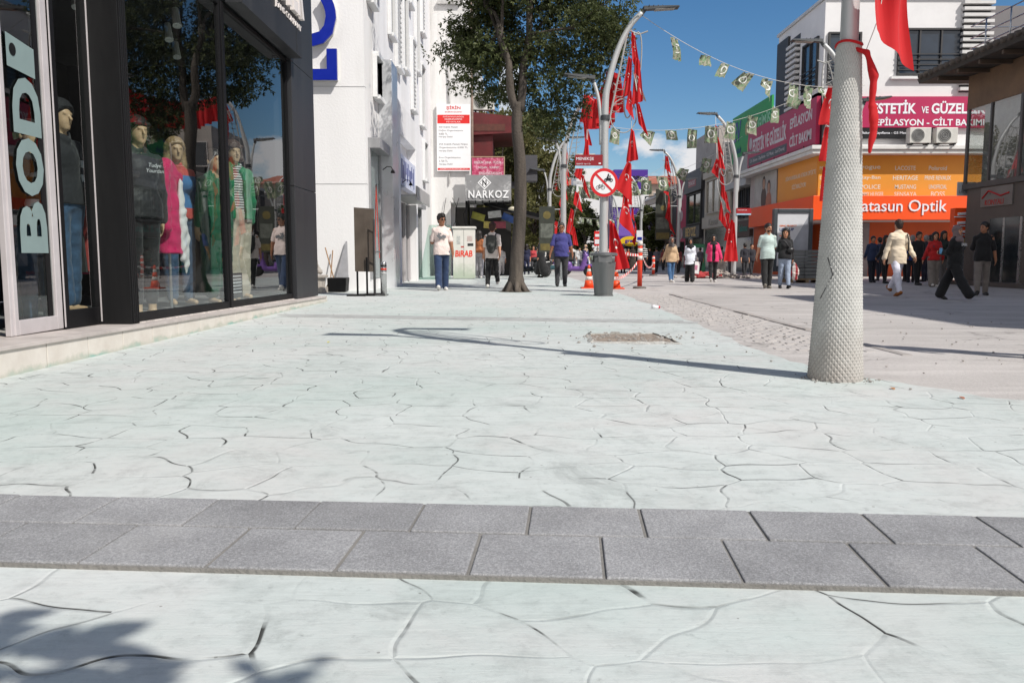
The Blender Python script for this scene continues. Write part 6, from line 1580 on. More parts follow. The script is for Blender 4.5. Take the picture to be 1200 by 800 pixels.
def make_lamp(label, loc, rz, ornament=True):
    t_ = thing('street_lamp', label, 'street lamp', (0, 0, 0), 0, 'twin-armed street lamps')
    curve = smooth([(0, 0, 0), (0, 0, 2.2), (0, 0, 4.2), (.07, 0, 4.80), (.27, 0, 5.50), (.53, 0, 6.02), (.80, 0, 6.32)], 5)
    rr = [.10 if p.z < 2.3 else max(.058, .10 - (p.z - 2.3) * .010) for p in curve]
    m = MB(); m.tube(curve, rr, 16); m.build('pole', polem, t_, True)
    m = MB(); m.tube([(0, 0, .0), (0, 0, .02)], [.2, .2], 20)
    for k in range(4): a_ = PI / 4 + k * PI / 2; m.tube([(.155 * math.cos(a_), .155 * math.sin(a_), .02), (.155 * math.cos(a_), .155 * math.sin(a_), .06)], .016, 6)
    m.build('base_plate', polem, t_)
    m = MB(); m.lathe((0, 0, 3.95), [(.112, 0), (.115, .02), (.112, .10), (.10, .11)], 16); m.build('collar', headm, t_)
    arm = smooth([(-.09, 0, 3.4), (-.10, 0, 3.95), (-.16, 0, 4.45), (-.27, 0, 4.82)], 4)
    m = MB(); m.tube(arm, .04, 10); m.tube([(-.0, 0, 3.5), (-.1, 0, 3.5)], .03, 8); ar = m.build('arm', polem, t_, True)
    M = Matrix.Translation(Vector((-.24, 0, 4.88))) @ Matrix.Rotation(PI, 4, 'Z') @ Matrix.Rotation(-.13, 4, 'Y')
    m = MB(); lamp_head(m, M, .72); m.tube([(-.26, 0, 4.78), (-.30, 0, 4.9)], .05, 8); h1 = m.build('lamp_head', headm, t_, bevel=.006)
    m = MB(); m.mbox(M, .2, .62, -.09, .09, -.04, -.033); m.build('lens', lensm, h1)
    M = Matrix.Translation(Vector((.84, 0, 6.40))) @ Matrix.Rotation(-.06, 4, 'Y')
    m = MB(); lamp_head(m, M, .80); m.tube([(.78, 0, 6.28), (.88, 0, 6.42)], .055, 8); h2 = m.build('lamp_head', headm, t_, bevel=.006)
    m = MB(); m.mbox(M, .25, .7, -.1, .1, -.04, -.033); m.build('lens', lensm, h2)
    if ornament:
        m = MB()
        m.tube([(.49, 0, 5.95), (.75, 0, 5.85), (.95, 0, 5.92)], .018, 6); m.tube([(.49, 0, 5.9), (.06, 0, 3.75)], .022, 6)
        oval = [(.62 + .16 * math.cos(a) + .22 * math.sin(a) * .5, 0, 4.95 + .95 * math.sin(a)) for a in [k * PI / 14 for k in range(29)]]
        m.tube(oval, .016, 6, False)
        ov2 = [(.42 + .3 * math.cos(a), 0, 4.05 + .38 * math.sin(a)) for a in [k * PI / 10 for k in range(21)]]; m.tube(ov2, .014, 6, False)
        for k in range(26):
            z = 3.85 + k * .082; f = (z - 3.75) / 2.3; x0 = .06 + .44 * f; x1 = x0 + .10 + .24 * math.sin(PI * min(1, f * .95)) 
            m.tube([(x0, .01, z), ((x0 + x1) / 2, -.02, z + (.05 if k % 2 else -.05)), (x1, .01, z + .06)], .006, 4, False)
        m.build('light_ornament', wirem, t_)
    t_.location = loc; t_.rotation_euler = (0, 0, rz); WM[t_.name] = Matrix.Translation(Vector(loc)) @ Matrix.Rotation(rz, 4, 'Z')
    return t_
LX, RX_ = 2.13, 8.9
LEFT_Y = [19.0, 29.0, 39.0, 49.0, 59.5]; RIGHT_Y = [21.7, 32.7, 43.7, 56.5, 69.0]
lamp1 = make_lamp('twin-armed street lamp standing behind the grey litter bin', (LX, LEFT_Y[0], 0), 0)
ordn = ['', 'first', 'second', 'third', 'fourth', 'fifth']
ch = kids(lamp1)
lampsL = [lamp1]; lampsR = []
for k in range(1, 5): lampsL.append(copy_tree(lamp1, (LX - .28 * (k > 0) - .03 * k, LEFT_Y[k], 0), R_(3 * ((k * 7) % 3 - 1)), 'twin-armed street lamp, %s one beyond the litter bin on the tree side' % ordn[k]))
for k in range(5): lampsR.append(copy_tree(lamp1, (RX_, RIGHT_Y[k], 0), PI + R_(4 * ((k * 5) % 3 - 1)), ('twin-armed street lamp hidden behind the textured pole, facing the shops', 'twin-armed street lamp with red flag garland next to the couple', 'twin-armed street lamp by the dark shop fronts, %s from the couple' % 'second', 'twin-armed street lamp by the sand coloured building', 'twin-armed street lamp furthest along the sunny shop row')[k]))
# the near pole: same lamp, with a conical studded sleeve round its foot
NPX, NPY = 2.262, 5.62
lampN = make_lamp('nearest street lamp pole wrapped in a tapering diamond-textured grey sleeve', (NPX, NPY, 0), R_(-8), True)
for c in kids(lampN):
    if c.name.startswith('pole'):
        co = np.empty(len(c.data.vertices) * 3); c.data.vertices.foreach_get('co', co); co = co.reshape(-1, 3)
        f = np.where(co[:, 2] < 4.21, .60, .85); co[:, 0] = np.where(co[:, 2] < 4.21, co[:, 0] * .60, co[:, 0]); co[:, 1] *= f; c.data.vertices.foreach_set('co', co.ravel())
    if c.name.startswith('base_plate'): bpy.data.objects.remove(c)
t = NT('studded_sleeve')
t.b.inputs['Roughness'].default_value = .6
nn = t.noise(5, 5, .65); nf = t.noise(60, 3, .7)
col = t.ramp(nn.outputs['Fac'], [(.3, (.39, .388, .37)), (.7, (.51, .507, .485))])
sx = t.n('ShaderNodeSeparateXYZ'); t.l(t.obj(), sx.inputs[0])
col = t.mix(t.ramp(t.math('ADD', sx.outputs[2], t.math('MULTIPLY', nn.outputs['Fac'], .5)), [(.22, .75), (.7, 0.0)]), col, (.33, .29, .26))
col = t.mix(t.ramp(t.noise(2.2, 6, .75).outputs['Fac'], [(.56, 0), (.72, .55)]), col, (.25, .235, .225))
t.set(Base_Color=col); t.b.inputs['Specular IOR Level'].default_value = .3
t.bump(nf.outputs['Fac'], .15, .003)
H_, N_ = 2.26, 32
m = MB(); r0, r1 = .182, .079; rows = 104
def rad(z): return r0 + (r1 - r0) * (z / H_) ** .93
nv = N_ * 2
for j in range(rows + 1):
    z = H_ * j / rows; R0 = rad(z)
    for k in range(nv):
        a = 2 * PI * k / nv
        stud = .0052 if (k + j) % 2 == 0 else -.0016
        if j in (0, rows): stud = 0
        m.v.append((R0 * 1 + 0, 0, 0)); m.v[-1] = (NPX + (R0 + stud * (.5 + .5 * R0 / r0)) * math.cos(a), NPY + (R0 + stud * (.5 + .5 * R0 / r0)) * math.sin(a), z + .004)
for j in range(rows):
    for k in range(nv):
        k2 = (k + 1) % nv; a, b, c, d = j * nv + k, j * nv + k2, (j + 1) * nv + k2, (j + 1) * nv + k
        if (k + j) % 2 == 0: m.f += [(a, b, c), (a, c, d)] if False else [(a, b, d), (b, c, d)]
        else: m.f += [(a, b, c), (a, c, d)]
        m.mi += [0, 0]
sl_ = m.build('sleeve', t.m, lampN, False)
m = MB(); m.lathe((NPX, NPY, H_ + .002), [(.083, 0), (.086, .012), (.07, .02), (.0662, .022)], 32); m.build('sleeve_cap', P('sleeve_cap', (.33, .34, .33), .6), sl_)
# scratch marks on the sleeve and its torn patch
m = MB()
def onsl(px, py):
    d = ray(px, py); o = Vector((0, 0, CAM_H)); best = None
    tt = 5.0 / d.y
    for it in range(200):
        p = o + d * (tt + it * .005)
        if math.hypot(p.x - NPX, p.y - NPY) < rad(max(0, min(H_, p.z))) + .006: return p
    return p
m.tube([onsl(970, 302), onsl(976, 322), onsl(961, 350)], .0035, 5); m.build('scratch', blk, sl_)

# ================================================================== flags
clothred = cloth('flag_red', srgb(206, 22, 30), .8, .12, 3); flagw = cloth('flag_white', (.78, .76, .75), .8, .04)
# let a little light through thin cloth
for mm in (clothred,):
    nt_ = mm.node_tree; b = nt_.nodes['Principled BSDF']; tl = nt_.nodes.new('ShaderNodeBsdfTranslucent'); tl.inputs[0].default_value = (*srgb(225, 25, 30), 1); ms = nt_.nodes.new('ShaderNodeMixShader'); ms.inputs[0].default_value = .3
    nt_.links.new(b.outputs[0], ms.inputs[1]); nt_.links.new(tl.outputs[0], ms.inputs[2]); nt_.links.new(ms.outputs[0], nt_.nodes['Material Output'].inputs['Surface'])
def crescent(n=18):
    o = [(math.cos(a) * .25, math.sin(a) * .25) for a in [.62 + k * (2 * PI - 1.24) / n for k in range(n + 1)]]
    i = [(.0625 + math.cos(a) * .2, math.sin(a) * .2) for a in [.80 + k * (2 * PI - 1.60) / n for k in range(n + 1)]]
    return o, i
def hang_flag(name, label, cat, group, top, W_, L_, dirx, seed, matf, emblem='crescent', tilt=0.0, gather=.5, hangaxis=True, sub=None, emat=None, diag=0.0):
    """a cloth hung from its upper corner/edge: u along the width, v downwards, pleated and swaying"""
    r = random.Random(seed); ph = [r.uniform(0, 6) for _ in range(5)]
    d = Vector(dirx).normalized(); nrm = d.cross(Vector((0, 0, 1))).normalized()
    sway = r.uniform(-.12, .12); pl = r.uniform(1.4, 2.3)
    def pos(u, v, off=0.0):
        g = gather + (1 - gather) * min(1, v * 1.1)
        x = (u - .5) * W_ * g + sway * v * L_ + tilt * v * L_
        z = -v * L_ * (1 - diag * (1 - u)) - (.10 * L_ * u * (1 - v))
        y = .09 * W_ * math.sin(u * pl * 2 * PI + ph[0] + v * 1.4) * (1.2 - .3 * v) + .06 * W_ * math.sin(v * 4 + ph[1]) + .02 * W_ * math.sin(u * 9 + v * 6 + ph[2])
        return Vector(top) + d * x + nrm * (y + off) + Vector((0, 0, z))
    m = MB(); nu, nv_ = 14, 16
    for j in range(nv_ + 1):
        for i in range(nu + 1): m.v.append(tuple(pos(i / nu, j / nv_)))
    for j in range(nv_):
        for i in range(nu): a = j * (nu + 1) + i; m.f.append((a, a + 1, a + nu + 2, a + nu + 1)); m.mi.append(0)
    o = m.build(name, matf, None, True); tag(o, label, cat, group)
    em = emat or flagw
    def patch(polys, nm):
        m = MB()
        for sgn_ in (1, -1):
            for pl_ in polys: m.poly([tuple(pos(.5 + x, .45 + y * W_ / L_ * (1.0), sgn_ * .006)) for x, y in pl_])
        m.build(nm, em, o)
    if emblem == 'crescent':
        oo, ii = crescent(); s = .68
        patch([[(oo[k][1] * s, (oo[k][0] - .12) * s), (oo[k + 1][1] * s, (oo[k + 1][0] - .12) * s), (ii[k + 1][1] * s, (ii[k + 1][0] - .12) * s), (ii[k][1] * s, (ii[k][0] - .12) * s)] for k in range(len(oo) - 1)], 'crescent')
        st = [((.09 if k % 2 == 0 else .036) * math.sin(k * PI / 5), .18 + (.09 if k % 2 == 0 else .036) * math.cos(k * PI / 5)) for k in range(10)]
        patch([[(0, .18), st[k], st[(k + 1) % 10]] for k in range(10)], 'star')
    elif emblem == 'ring':
        s = .30
        ring = []
        for k in range(14):
            a, b = k * 2 * PI / 14, (k + 1) * 2 * PI / 14
            ring.append([(s * math.cos(a), s * math.sin(a) * 1.15), (s * math.cos(b), s * math.sin(b) * 1.15), (s * .72 * math.cos(b), s * .72 * math.sin(b) * 1.15), (s * .72 * math.cos(a), s * .72 * math.sin(a) * 1.15)])
        for k in range(5): ring.append([(-.10 + .05 * k - .03, -.18 + .07 * k), (-.02 + .03 * k, -.2 + .07 * k), (.06 - .01 * k, -.12 + .07 * k), (-.06 + .02 * k, -.1 + .07 * k)])
        patch(ring, 'crest')
    return o
whiteflag = cloth('flag_grey_white', (.52, .50, .47), .8, .2, 4)
# camouflage cloth of the club pennants
t = NT('camouflage'); n1 = t.noise(9, 2, .5); n2 = t.noise(7, 2, .5, None, .6)
col = t.ramp(n1.outputs['Fac'], [(.42, srgb(132, 160, 122)), (.5, srgb(182, 172, 158)), (.58, srgb(112, 138, 100))]); col = t.mix(t.ramp(n2.outputs['Fac'], [(.56, 0), (.6, 1)]), col, srgb(52, 56, 50)); col = t.mix(t.ramp(t.noise(3.1, 2).outputs['Fac'], [(.58, 0), (.62, .9)]), col, srgb(178, 164, 150))
t.set(Base_Color=col, Roughness=.85); camo = t.m
nt_ = camo.node_tree; b = nt_.nodes['Principled BSDF']; tl = nt_.nodes.new('ShaderNodeBsdfTranslucent'); tl.inputs[0].default_value = (.36, .40, .28, 1); ms = nt_.nodes.new('ShaderNodeMixShader'); ms.inputs[0].default_value = .3
nt_.links.new(b.outputs[0], ms.inputs[1]); nt_.links.new(tl.outputs[0], ms.inputs[2]); nt_.links.new(ms.outputs[0], nt_.nodes['Material Output'].inputs['Surface'])
crestw = cloth('crest_white', (.75, .76, .73), .8, .05)
ORD = ['topmost', 'second', 'third', 'fourth', 'fifth', 'sixth', 'seventh', 'eighth', 'ninth', 'tenth', 'eleventh', 'twelfth', 'thirteenth']
def rope(name, label, pts, r_=.008, mat_=None):
    m = MB(); m.tube(pts, r_, 5); o = m.build(name, mat_ or P('rope_white', (.6, .58, .55), .8), None, True); tag(o, label, 'rope'); return o
# vertical garland at the first lamp
Yl = 18.95
gp = [(743, 38), (744, 62), (743, 92), (740, 130), (740, 165), (738, 200), (729, 250), (716, 302)]
rope('garland_rope', 'white rope hanging from the lamp by the bin, carrying red flags', [PY(x, y, Yl + .03) for x, y in gp])
fl = [(739, 66, .40, .85, 'r', -.1), (747, 118, .42, .8, 'r', .15), (742.0, 36, .46, 1.02, 'r', .12), (747, 66, .50, 1.0, 'r', .12), (744, 84, .44, .68, 'w', .18), (738.5, 104, .44, .7, 'r', -.05), (741, 150, .56, .72, 'r', .12), (738, 188, .58, .95, 'r', -.1), (733, 225, .66, 1.05, 'r', .12), (718, 258, .74, 1.1, 'r', .05)]
for k, (px, py, w_, l_, c, tl_) in enumerate(fl):
    p = PY(px, py, Yl - .02 - .02 * (k % 2)); w_ *= .50 if k < 7 else .66
    hang_flag('flag', ('red crescent flag, %s on the garland of the lamp by the bin' if c == 'r' else 'crumpled white flag, %s on the garland of the lamp by the bin') % ORD[k], 'flag', 'red flags on the lamp garlands', p, w_, l_, (1, .35 * ((k % 3) - 1), 0), 100 + k, clothred if c == 'r' else whiteflag, 'crescent' if c == 'r' else 'none', tl_, .42 if k < 5 else .25, diag=.35 * (1 if k % 3 else -.2))
# string of red flags from the second lamp back to the first
A, B = Vector((lampsL[1].location.x + .82, 29.0, 6.5)), Vector((LX + .25, 19.2, 5.2))
pts = [A.lerp(B, f / 12) - Vector((0, 0, .5 * math.sin(PI * f / 12))) for f in range(13)]
rope('flag_string', 'string of red flags running from the second lamp to the lamp by the bin', pts)
for k in range(13):
    f = (k + .4) / 13; p = A.lerp(B, f) - Vector((0, 0, .5 * math.sin(PI * f)))
    hang_flag('flag', 'red flag on the string behind the bin lamp, %s from the far end' % (['first'] + ORD[1:])[k], 'flag', 'red flags on the string', p, .52, .82, (1, -.5 + .1 * (k % 4), 0), 140 + k, clothred, 'crescent' if k > 6 else 'none', .0, .7)
# garlands on the other lamps
def garland(lamp, sgn_, n, who, seed, z0=6.2, dx=.9, bottom=1.4):
    L0 = lamp.location; r = random.Random(seed)
    rope('garland_rope', 'rope of red flags hanging from the %s' % who, [(L0.x + sgn_ * dx, L0.y - .1, z0 + .3), (L0.x + sgn_ * (dx - .15), L0.y - .1, z0 * .6), (L0.x + sgn_ * .15, L0.y - .1, bottom)])
    for k in range(n):
        f = (k + .1) / n; z = z0 + (bottom - z0) * f; x = L0.x + sgn_ * (dx - .1 - (dx - .25) * f ** 1.5)
        hang_flag('flag', 'red flag, %s down the garland of the %s' % (ORD[k], who), 'flag', 'red flags on the lamp garlands', (x + r.uniform(-.12, .12), L0.y - .12 + r.uniform(-.2, .2), z), .29 * r.uniform(.6, 1.15), .85 * r.uniform(.8, 1.15), (1, r.uniform(-.4, .4), 0), seed + k, clothred, 'crescent' if k % 3 == 0 else 'none', r.uniform(-.2, .2), r.uniform(.2, .6), diag=r.uniform(0, .5))
garland(lampsR[1], -1, 11, 'lamp next to the couple', 200, 6.0)
garland(lampsR[2], -1, 7, 'lamp by the dark shop fronts', 230)
garland(lampsR[3], -1, 5, 'lamp by the sand coloured building', 240)
garland(lampsL[1], 1, 8, 'first lamp beyond the bin', 250)
garland(lampsL[2], 1, 8, 'second lamp beyond the bin', 260)
garland(lampsL[3], 1, 7, 'third lamp beyond the bin', 270)
p = Vector((RX_ - .35, 21.5, 0))
for k, (px, py, w_, l_) in enumerate(((974, 100, .52, 1.0), (972, 148, .5, .9), (969, 195, .45, .9))):
    q = PY(px, py, 21.5); hang_flag('flag', 'red flag peeping out beside the textured pole, %s of three' % ('upper', 'middle', 'lower')[k], 'flag', 'red flags beside the textured pole', q, w_, l_, (1, .2, 0), 290 + k, clothred, 'crescent', -.05, .3)
q = PY(848, 290, 32.6); hang_flag('flag', 'red flag tied low round the foot of the lamp next to the couple', 'flag', None, (8.75, 32.5, 2.35), .6, 1.7, (1, .2, 0), 305, clothred, 'crescent', -.1, .25)
q = PY(806, 165, 32.7)
# flags at the near pole
q = PY(1026, -26, NPY - .05)
q2 = PY(1052, -40, 5.35)
hang_flag('flag', 'large red flag hanging beside the top of the textured pole', 'flag', None, PY(1046, -66, 5.4), .31, .78, (1, .3, 0), 404, clothred, 'none', .10, .9, diag=.30)
rope('rope', 'thin white cord running from the pole sleeve up to the large red flag', [PY(1014, 62, 5.5), PY(1030, 20, 5.45), PY(1040, -40, 5.4)], .003)
v = Vol((2.1, 5.2, .6), (2.8, 5.8, 2.6), .008)
pa = [PY(1003, 57, 5.55), PY(1016, 62, 5.5), PY(1024, 90, 5.5), PY(1021, 125, 5.5), PY(1023, 150, 5.5), PY(1019, 178, 5.5)]
for i in range(len(pa) - 1):
    rr = [.010, .016, .026, .020, .024, .014]; v.cap(pa[i], pa[i + 1], rr[i], rr[i + 1], .015)
v.ell(pa[4] + Vector((.012, 0, .04)), (.02, .018, .12), .02); v.wrinkle(.0035, 30, 3); 
o = link_mesh('flag', v.mesh('bundled_flag'), clothred, None, True); tag(o, 'red flag rolled and tied against the top of the textured sleeve', 'flag')
m = MB(); m.tube([(NPX + (.082) * math.cos(a), NPY + .082 * math.sin(a), 2.27 + .01 * math.sin(a * 2)) for a in [k * PI / 10 for k in range(21)]], .010, 6); o = m.build('flag_tie', clothred, None, True); tag(o, 'red cloth strip knotted round the sleeve top of the near pole', 'flag tie')
# ---------------------------------------------------------------- bunting
def bunting(who, P0, P1, sag, fs, seed, size=(.36, .58)):
    n = 24; P0, P1 = Vector(P0), Vector(P1)
    f_ = lambda t: P0.lerp(P1, t) - Vector((0, 0, sag * 4 * t * (1 - t)))
    rope('bunting_rope', 'thin rope of the ' + who, [f_(k / n) for k in range(n + 1)], .007)
    r = random.Random(seed)
    for k, t in enumerate(fs):
        big = r.random() > .35
        d = (P1 - P0).normalized(); d = Vector((d.x, d.y, 0)) + Vector((0, r.uniform(-.7, .7), 0))
        hang_flag('pennant', 'camouflage pennant, %s from the lamp on the %s' % ((['first'] + ORD[1:])[k], who), 'pennant', 'camouflage club pennants', f_(t), size[0] * r.uniform(.8, 1.1), size[1] * (r.uniform(.8, 1.1) if big else r.uniform(.45, .7)), d, seed + k, camo, 'ring' if big else ('ring' if r.random() > .5 else 'none'), r.uniform(-.5, .4), r.uniform(.75, 1), emat=crestw, diag=r.choice((0, 0, .15, .45, .7)))
Ta = PY(752, 18, 19.0)
def tt(P0, P1, pxs):
    out = []
    for px in pxs:
        lo, hi = 0.0, 1.0
        for _ in range(30):
            mid = (lo + hi) / 2; p = Vector(P0).lerp(Vector(P1), mid)
            if 600 + F * p.x / (p.y * CT + (CAM_H - p.z) * ST) < px: lo = mid
            else: hi = mid
        out.append(lo)
    return out
Tb = PY(1014, 100, 21.0)
bunting('top string towards the corner building', Ta, Tb, .55, tt(Ta, Tb, (792, 829, 850.5, 878, 901, 931, 950, 964)), 500, (.34, .56))
Tc, Td = PY(700, 146, 24.0), PY(1000, 80, 24.0)
bunting('second string across the street', Tc, Td, .75, tt(Tc, Td, (722, 762, 787, 812, 834, 858, 883, 911, 935)), 540, (.36, .56))
Te, Tf = PY(655, 205, 40.0), PY(870, 160, 40.0)
bunting('third string across the street', Te, Tf, 1.1, tt(Te, Tf, (690, 707, 722, 740, 758, 776, 803, 830)), 580, (.55, .8))
Tg, Th = PY(620, 195, 50.0), PY(800, 180, 50.0)
bunting('lowest distant string across the street', Tg, Th, 1.6, tt(Tg, Th, (655, 672, 684, 697, 712, 728, 742, 756)), 620, (.62, .85))
Ti, Tj = PY(630, 240, 60.0), PY(800, 235, 60.0)
bunting('far string hanging low over the crowd', Ti, Tj, 1.2, tt(Ti, Tj, (665, 680, 690, 702, 716, 730)), 660, (.6, .85))

# ================================================================== signs on the lamp pole
ns = thing('street_name_sign', 'dark red street name plate on the pole above the litter bin', 'street sign', (1.85, 18.88, 2.9))
a, b = PY(674, 181.5, 18.85), PY(706, 197.5, 18.85)
m = MB(); m.box(a.x, b.x, 18.83, 18.86, b.z + .06, a.z); m.build('panel', P('sign_crimson', srgb(140, 26, 34), .4, .05), ns)
m = MB(); m.box(a.x, b.x, 18.832, 18.858, b.z, b.z + .059); m.build('blue_band', P('sign_pale_blue', srgb(165, 205, 225), .4), ns)
text('lettering', 'MENEKŞE', FY(a.x + (b.x - a.x) * .36, a.z - .095, 18.828), wl, ns, width=(b.x - a.x) * .64, height=.085, bold=.004, extrude=.001)
text('lettering', 'SOKAĞI  No 1-23', FY(a.x + (b.x - a.x) * .3, a.z - .20, 18.828), wl, ns, width=(b.x - a.x) * .5, height=.04, extrude=.001)
m = MB(); m.box(b.x - .09, b.x - .04, 18.826, 18.829, a.z - .21, a.z - .18); m.build('mark', wl, ns)
c = PY(708, 214, 18.82); R1 = PY(724.5, 214, 18.82).x - c.x
nsn = thing('prohibition_sign', 'round red-ringed sign banning motorcycles and bicycles on the lamp pole', 'traffic sign', (c.x, c.y, c.z - R1))
def disc(m, r_, y, n=40, x0=0, z0=0): m.poly([(c.x + x0 + r_ * math.cos(-a * 2 * PI / n), y, c.z + z0 + r_ * math.sin(-a * 2 * PI / n)) for a in range(n)])
m = MB(); m.lathe((c.x, 18.84, c.z), [(R1, -.005), (R1, .012)], 40, Matrix.Rotation(PI / 2, 4, 'X')); m.build('plate', P('sign_signal_red', srgb(208, 30, 36), .4, .04), nsn)
m = MB(); disc(m, R1 * .97, 18.825, 40); 
m = MB(); disc(m, R1 * .79, 18.824); m.build('face', P('sign_face_white', (.80, .80, .81), .4, .03), nsn)
m = MB(); s_ = R1 * .8; w_ = R1 * .075
d1 = Vector((1, 0, -1)).normalized(); n1_ = Vector((1, 0, 1)).normalized(); o_ = Vector((c.x, 18.818, c.z))
m.quad(o_ - d1 * s_ - n1_ * w_, o_ + d1 * s_ - n1_ * w_, o_ + d1 * s_ + n1_ * w_, o_ - d1 * s_ + n1_ * w_); m.build('slash', P('sign_signal_red', srgb(208, 30, 36), .4, .04), nsn)
def ringp(m, x, z, r_, t_=.014, y=18.815):
    n = 18
    for k in range(n):
        a, b = k * 2 * PI / n, (k + 1) * 2 * PI / n
        m.quad((c.x + x + r_ * math.cos(a), y, c.z + z + r_ * math.sin(a)), (c.x + x + r_ * math.cos(b), y, c.z + z + r_ * math.sin(b)), (c.x + x + (r_ - t_) * math.cos(b), y, c.z + z + (r_ - t_) * math.sin(b)), (c.x + x + (r_ - t_) * math.cos(a), y, c.z + z + (r_ - t_) * math.sin(a)))
def strokep(m, a, b, t_=.012, y=18.815):
    A_, B_ = Vector((c.x + a[0], y, c.z + a[1])), Vector((c.x + b[0], y, c.z + b[1])); dd = (B_ - A_).normalized(); q = Vector((-dd.z, 0, dd.x)) * t_ / 2
    m.quad(A_ - q, B_ - q, B_ + q, A_ + q)
k_ = R1 / .33
m = MB(); ringp(m, .035 * k_, .055 * k_, .04 * k_, .016); ringp(m, .165 * k_, .055 * k_, .04 * k_, .016)
for a, b, w_ in (((.035, .06), (.10, .10), .03), ((.10, .10), (.165, .06), .03), ((.07, .06), (.14, .06), .03), ((.15, .06), (.135, .15), .014), ((.125, .15), (.155, .16), .012), ((.055, .11), (.10, .115), .028), ((.08, .12), (.095, .165), .03), ((.095, .16), (.13, .145), .014)): strokep(m, [q * k_ for q in a], [q * k_ for q in b], w_ * k_)
disc(m, .018 * k_, 18.814, 12, .10 * k_, .185 * k_); m.build('motorcycle_symbol', blk, nsn)
m = MB(); ringp(m, -.145 * k_, -.115 * k_, .045 * k_, .009); ringp(m, -.025 * k_, -.115 * k_, .045 * k_, .009)
for a, b in (((-.145, -.115), (-.11, -.06)), ((-.11, -.06), (-.045, -.06)), ((-.045, -.06), (-.085, -.115)), ((-.085, -.115), (-.11, -.05)), ((-.145, -.115), (-.085, -.115)), ((-.025, -.115), (-.05, -.04)), ((-.05, -.04), (-.025, -.035)), ((-.125, -.048), (-.095, -.048))): strokep(m, [q * k_ for q in a], [q * k_ for q in b], .009 * k_)
m.build('bicycle_symbol', blk, nsn)
m = MB(); m.box(c.x - .1, c.x + .1, 18.85, 18.9, c.z - .02, c.z + .02); m.build('bracket', polem, nsn)
# small signs on the lamp next to the couple
ns2 = thing('street_name_sign', 'small red and white street plate on the lamp next to the couple', 'street sign', (9.3, 32.6, 2.7))
a, b = PY(863, 244, 32.6), PY(880, 252, 32.6); m = MB(); m.box(a.x, b.x, 32.58, 32.61, b.z + .06, a.z); m.build('panel', P('sign_crimson2', srgb(165, 40, 44), .4, .05), ns2); m = MB(); m.box(a.x, b.x, 32.58, 32.61, b.z, b.z + .058); m.build('blue_band', P('sign_pale_blue', srgb(165, 205, 225), .4), ns2)
text('lettering', 'MENEKŞE', FY((a.x + b.x) / 2 - .06, a.z - .08, 32.575), wl, ns2, width=.36, height=.05, extrude=.001)
# posters on far lamps
for k, (lp, lab) in enumerate(((lampsL[1], 'tall dark poster banner on the first lamp beyond the bin'), (lampsR[2], 'tall dark poster banner on the lamp by the dark shop fronts'))):
    x0 = lp.location.x + (-.86 if k == 0 else -1.25); wb_ = .55 if k == 0 else .8; y0 = lp.location.y
    b_ = thing('lamp_banner', lab, 'banner', (x0 + .4, y0, 1.6))
    m = MB(); m.box(x0, x0 + wb_, y0 - .02, y0 + .02, 1.0 + .7 * k, 2.6 if k == 0 else 4.4); m.build('panel', P('banner_dark', (.035, .04, .03), .6, .3), b_)
    m = MB(); m.box(x0 + .05, x0 + wb_ - .05, y0 - .026, y0 - .021, 1.5 + .8 * k, 2.0 + .9 * k); m.build('picture', P('banner_pict', (.12, .13, .11), .6, .6, 6), b_)
    m = MB(); m.box(x0 + .05, x0 + wb_ - .05, y0 - .026, y0 - .021, 1.06 + .7 * k, 1.3 + .8 * k); m.build('caption_band', P('banner_gold', (.14, .11, .03), .6, .4, 8), b_)
    m = MB(); m.lathe((x0 + wb_ / 2, y0 - .02, 2.3 + 1.1 * k), [(.12, 0), (.14, .004)], 16, Matrix.Rotation(PI / 2, 4, 'X')); m.build('emblem', P('banner_gold', (.14, .11, .03), .6, .4, 8), b_)
    m = MB(); m.tube([(x0 + wb_, y0, 2.5 + k), (lp.location.x, y0, 2.5 + k)], .02, 6); m.tube([(x0 + wb_, y0, 1.1 + .7 * k), (lp.location.x, y0, 1.1 + .7 * k)], .02, 6); m.build('bracket', steel, b_)
rs = thing('hanging_sign', 'small red and white vertical sign down the street', 'sign', (2.6, 45, 1.5))
a, b = PY(696.5, 271, 45), PY(704, 288, 45); m = MB(); m.box(a.x, b.x, 45, 45.06, b.z, a.z); m.build('panel', red, rs); m = MB(); m.box(a.x + .03, b.x - .03, 44.99, 44.999, b.z + .1, b.z + .35); m.box(a.x + .05, b.x - .05, 44.99, 44.999, a.z - .3, a.z - .15); m.build('white_mark', wl, rs); m = MB(); m.tube([((a.x + b.x) / 2, 45.03, 0), ((a.x + b.x) / 2, 45.03, b.z)], .03, 6); m.build('post', steel, rs)
ns3 = thing('info_sign', 'small white and blue sign on the distant lamp by the sand building', 'sign', (8.7, 56.2, 1.6)); a, b = PY(746, 270, 56.2), PY(753, 283, 56.2); m = MB(); m.box(a.x, b.x, 56.18, 56.22, b.z, a.z); m.build('panel', wl, ns3); m = MB(); m.box(a.x + .05, b.x - .05, 56.17, 56.178, b.z + .1, b.z + .3); m.build('blue_mark', blue, ns3)

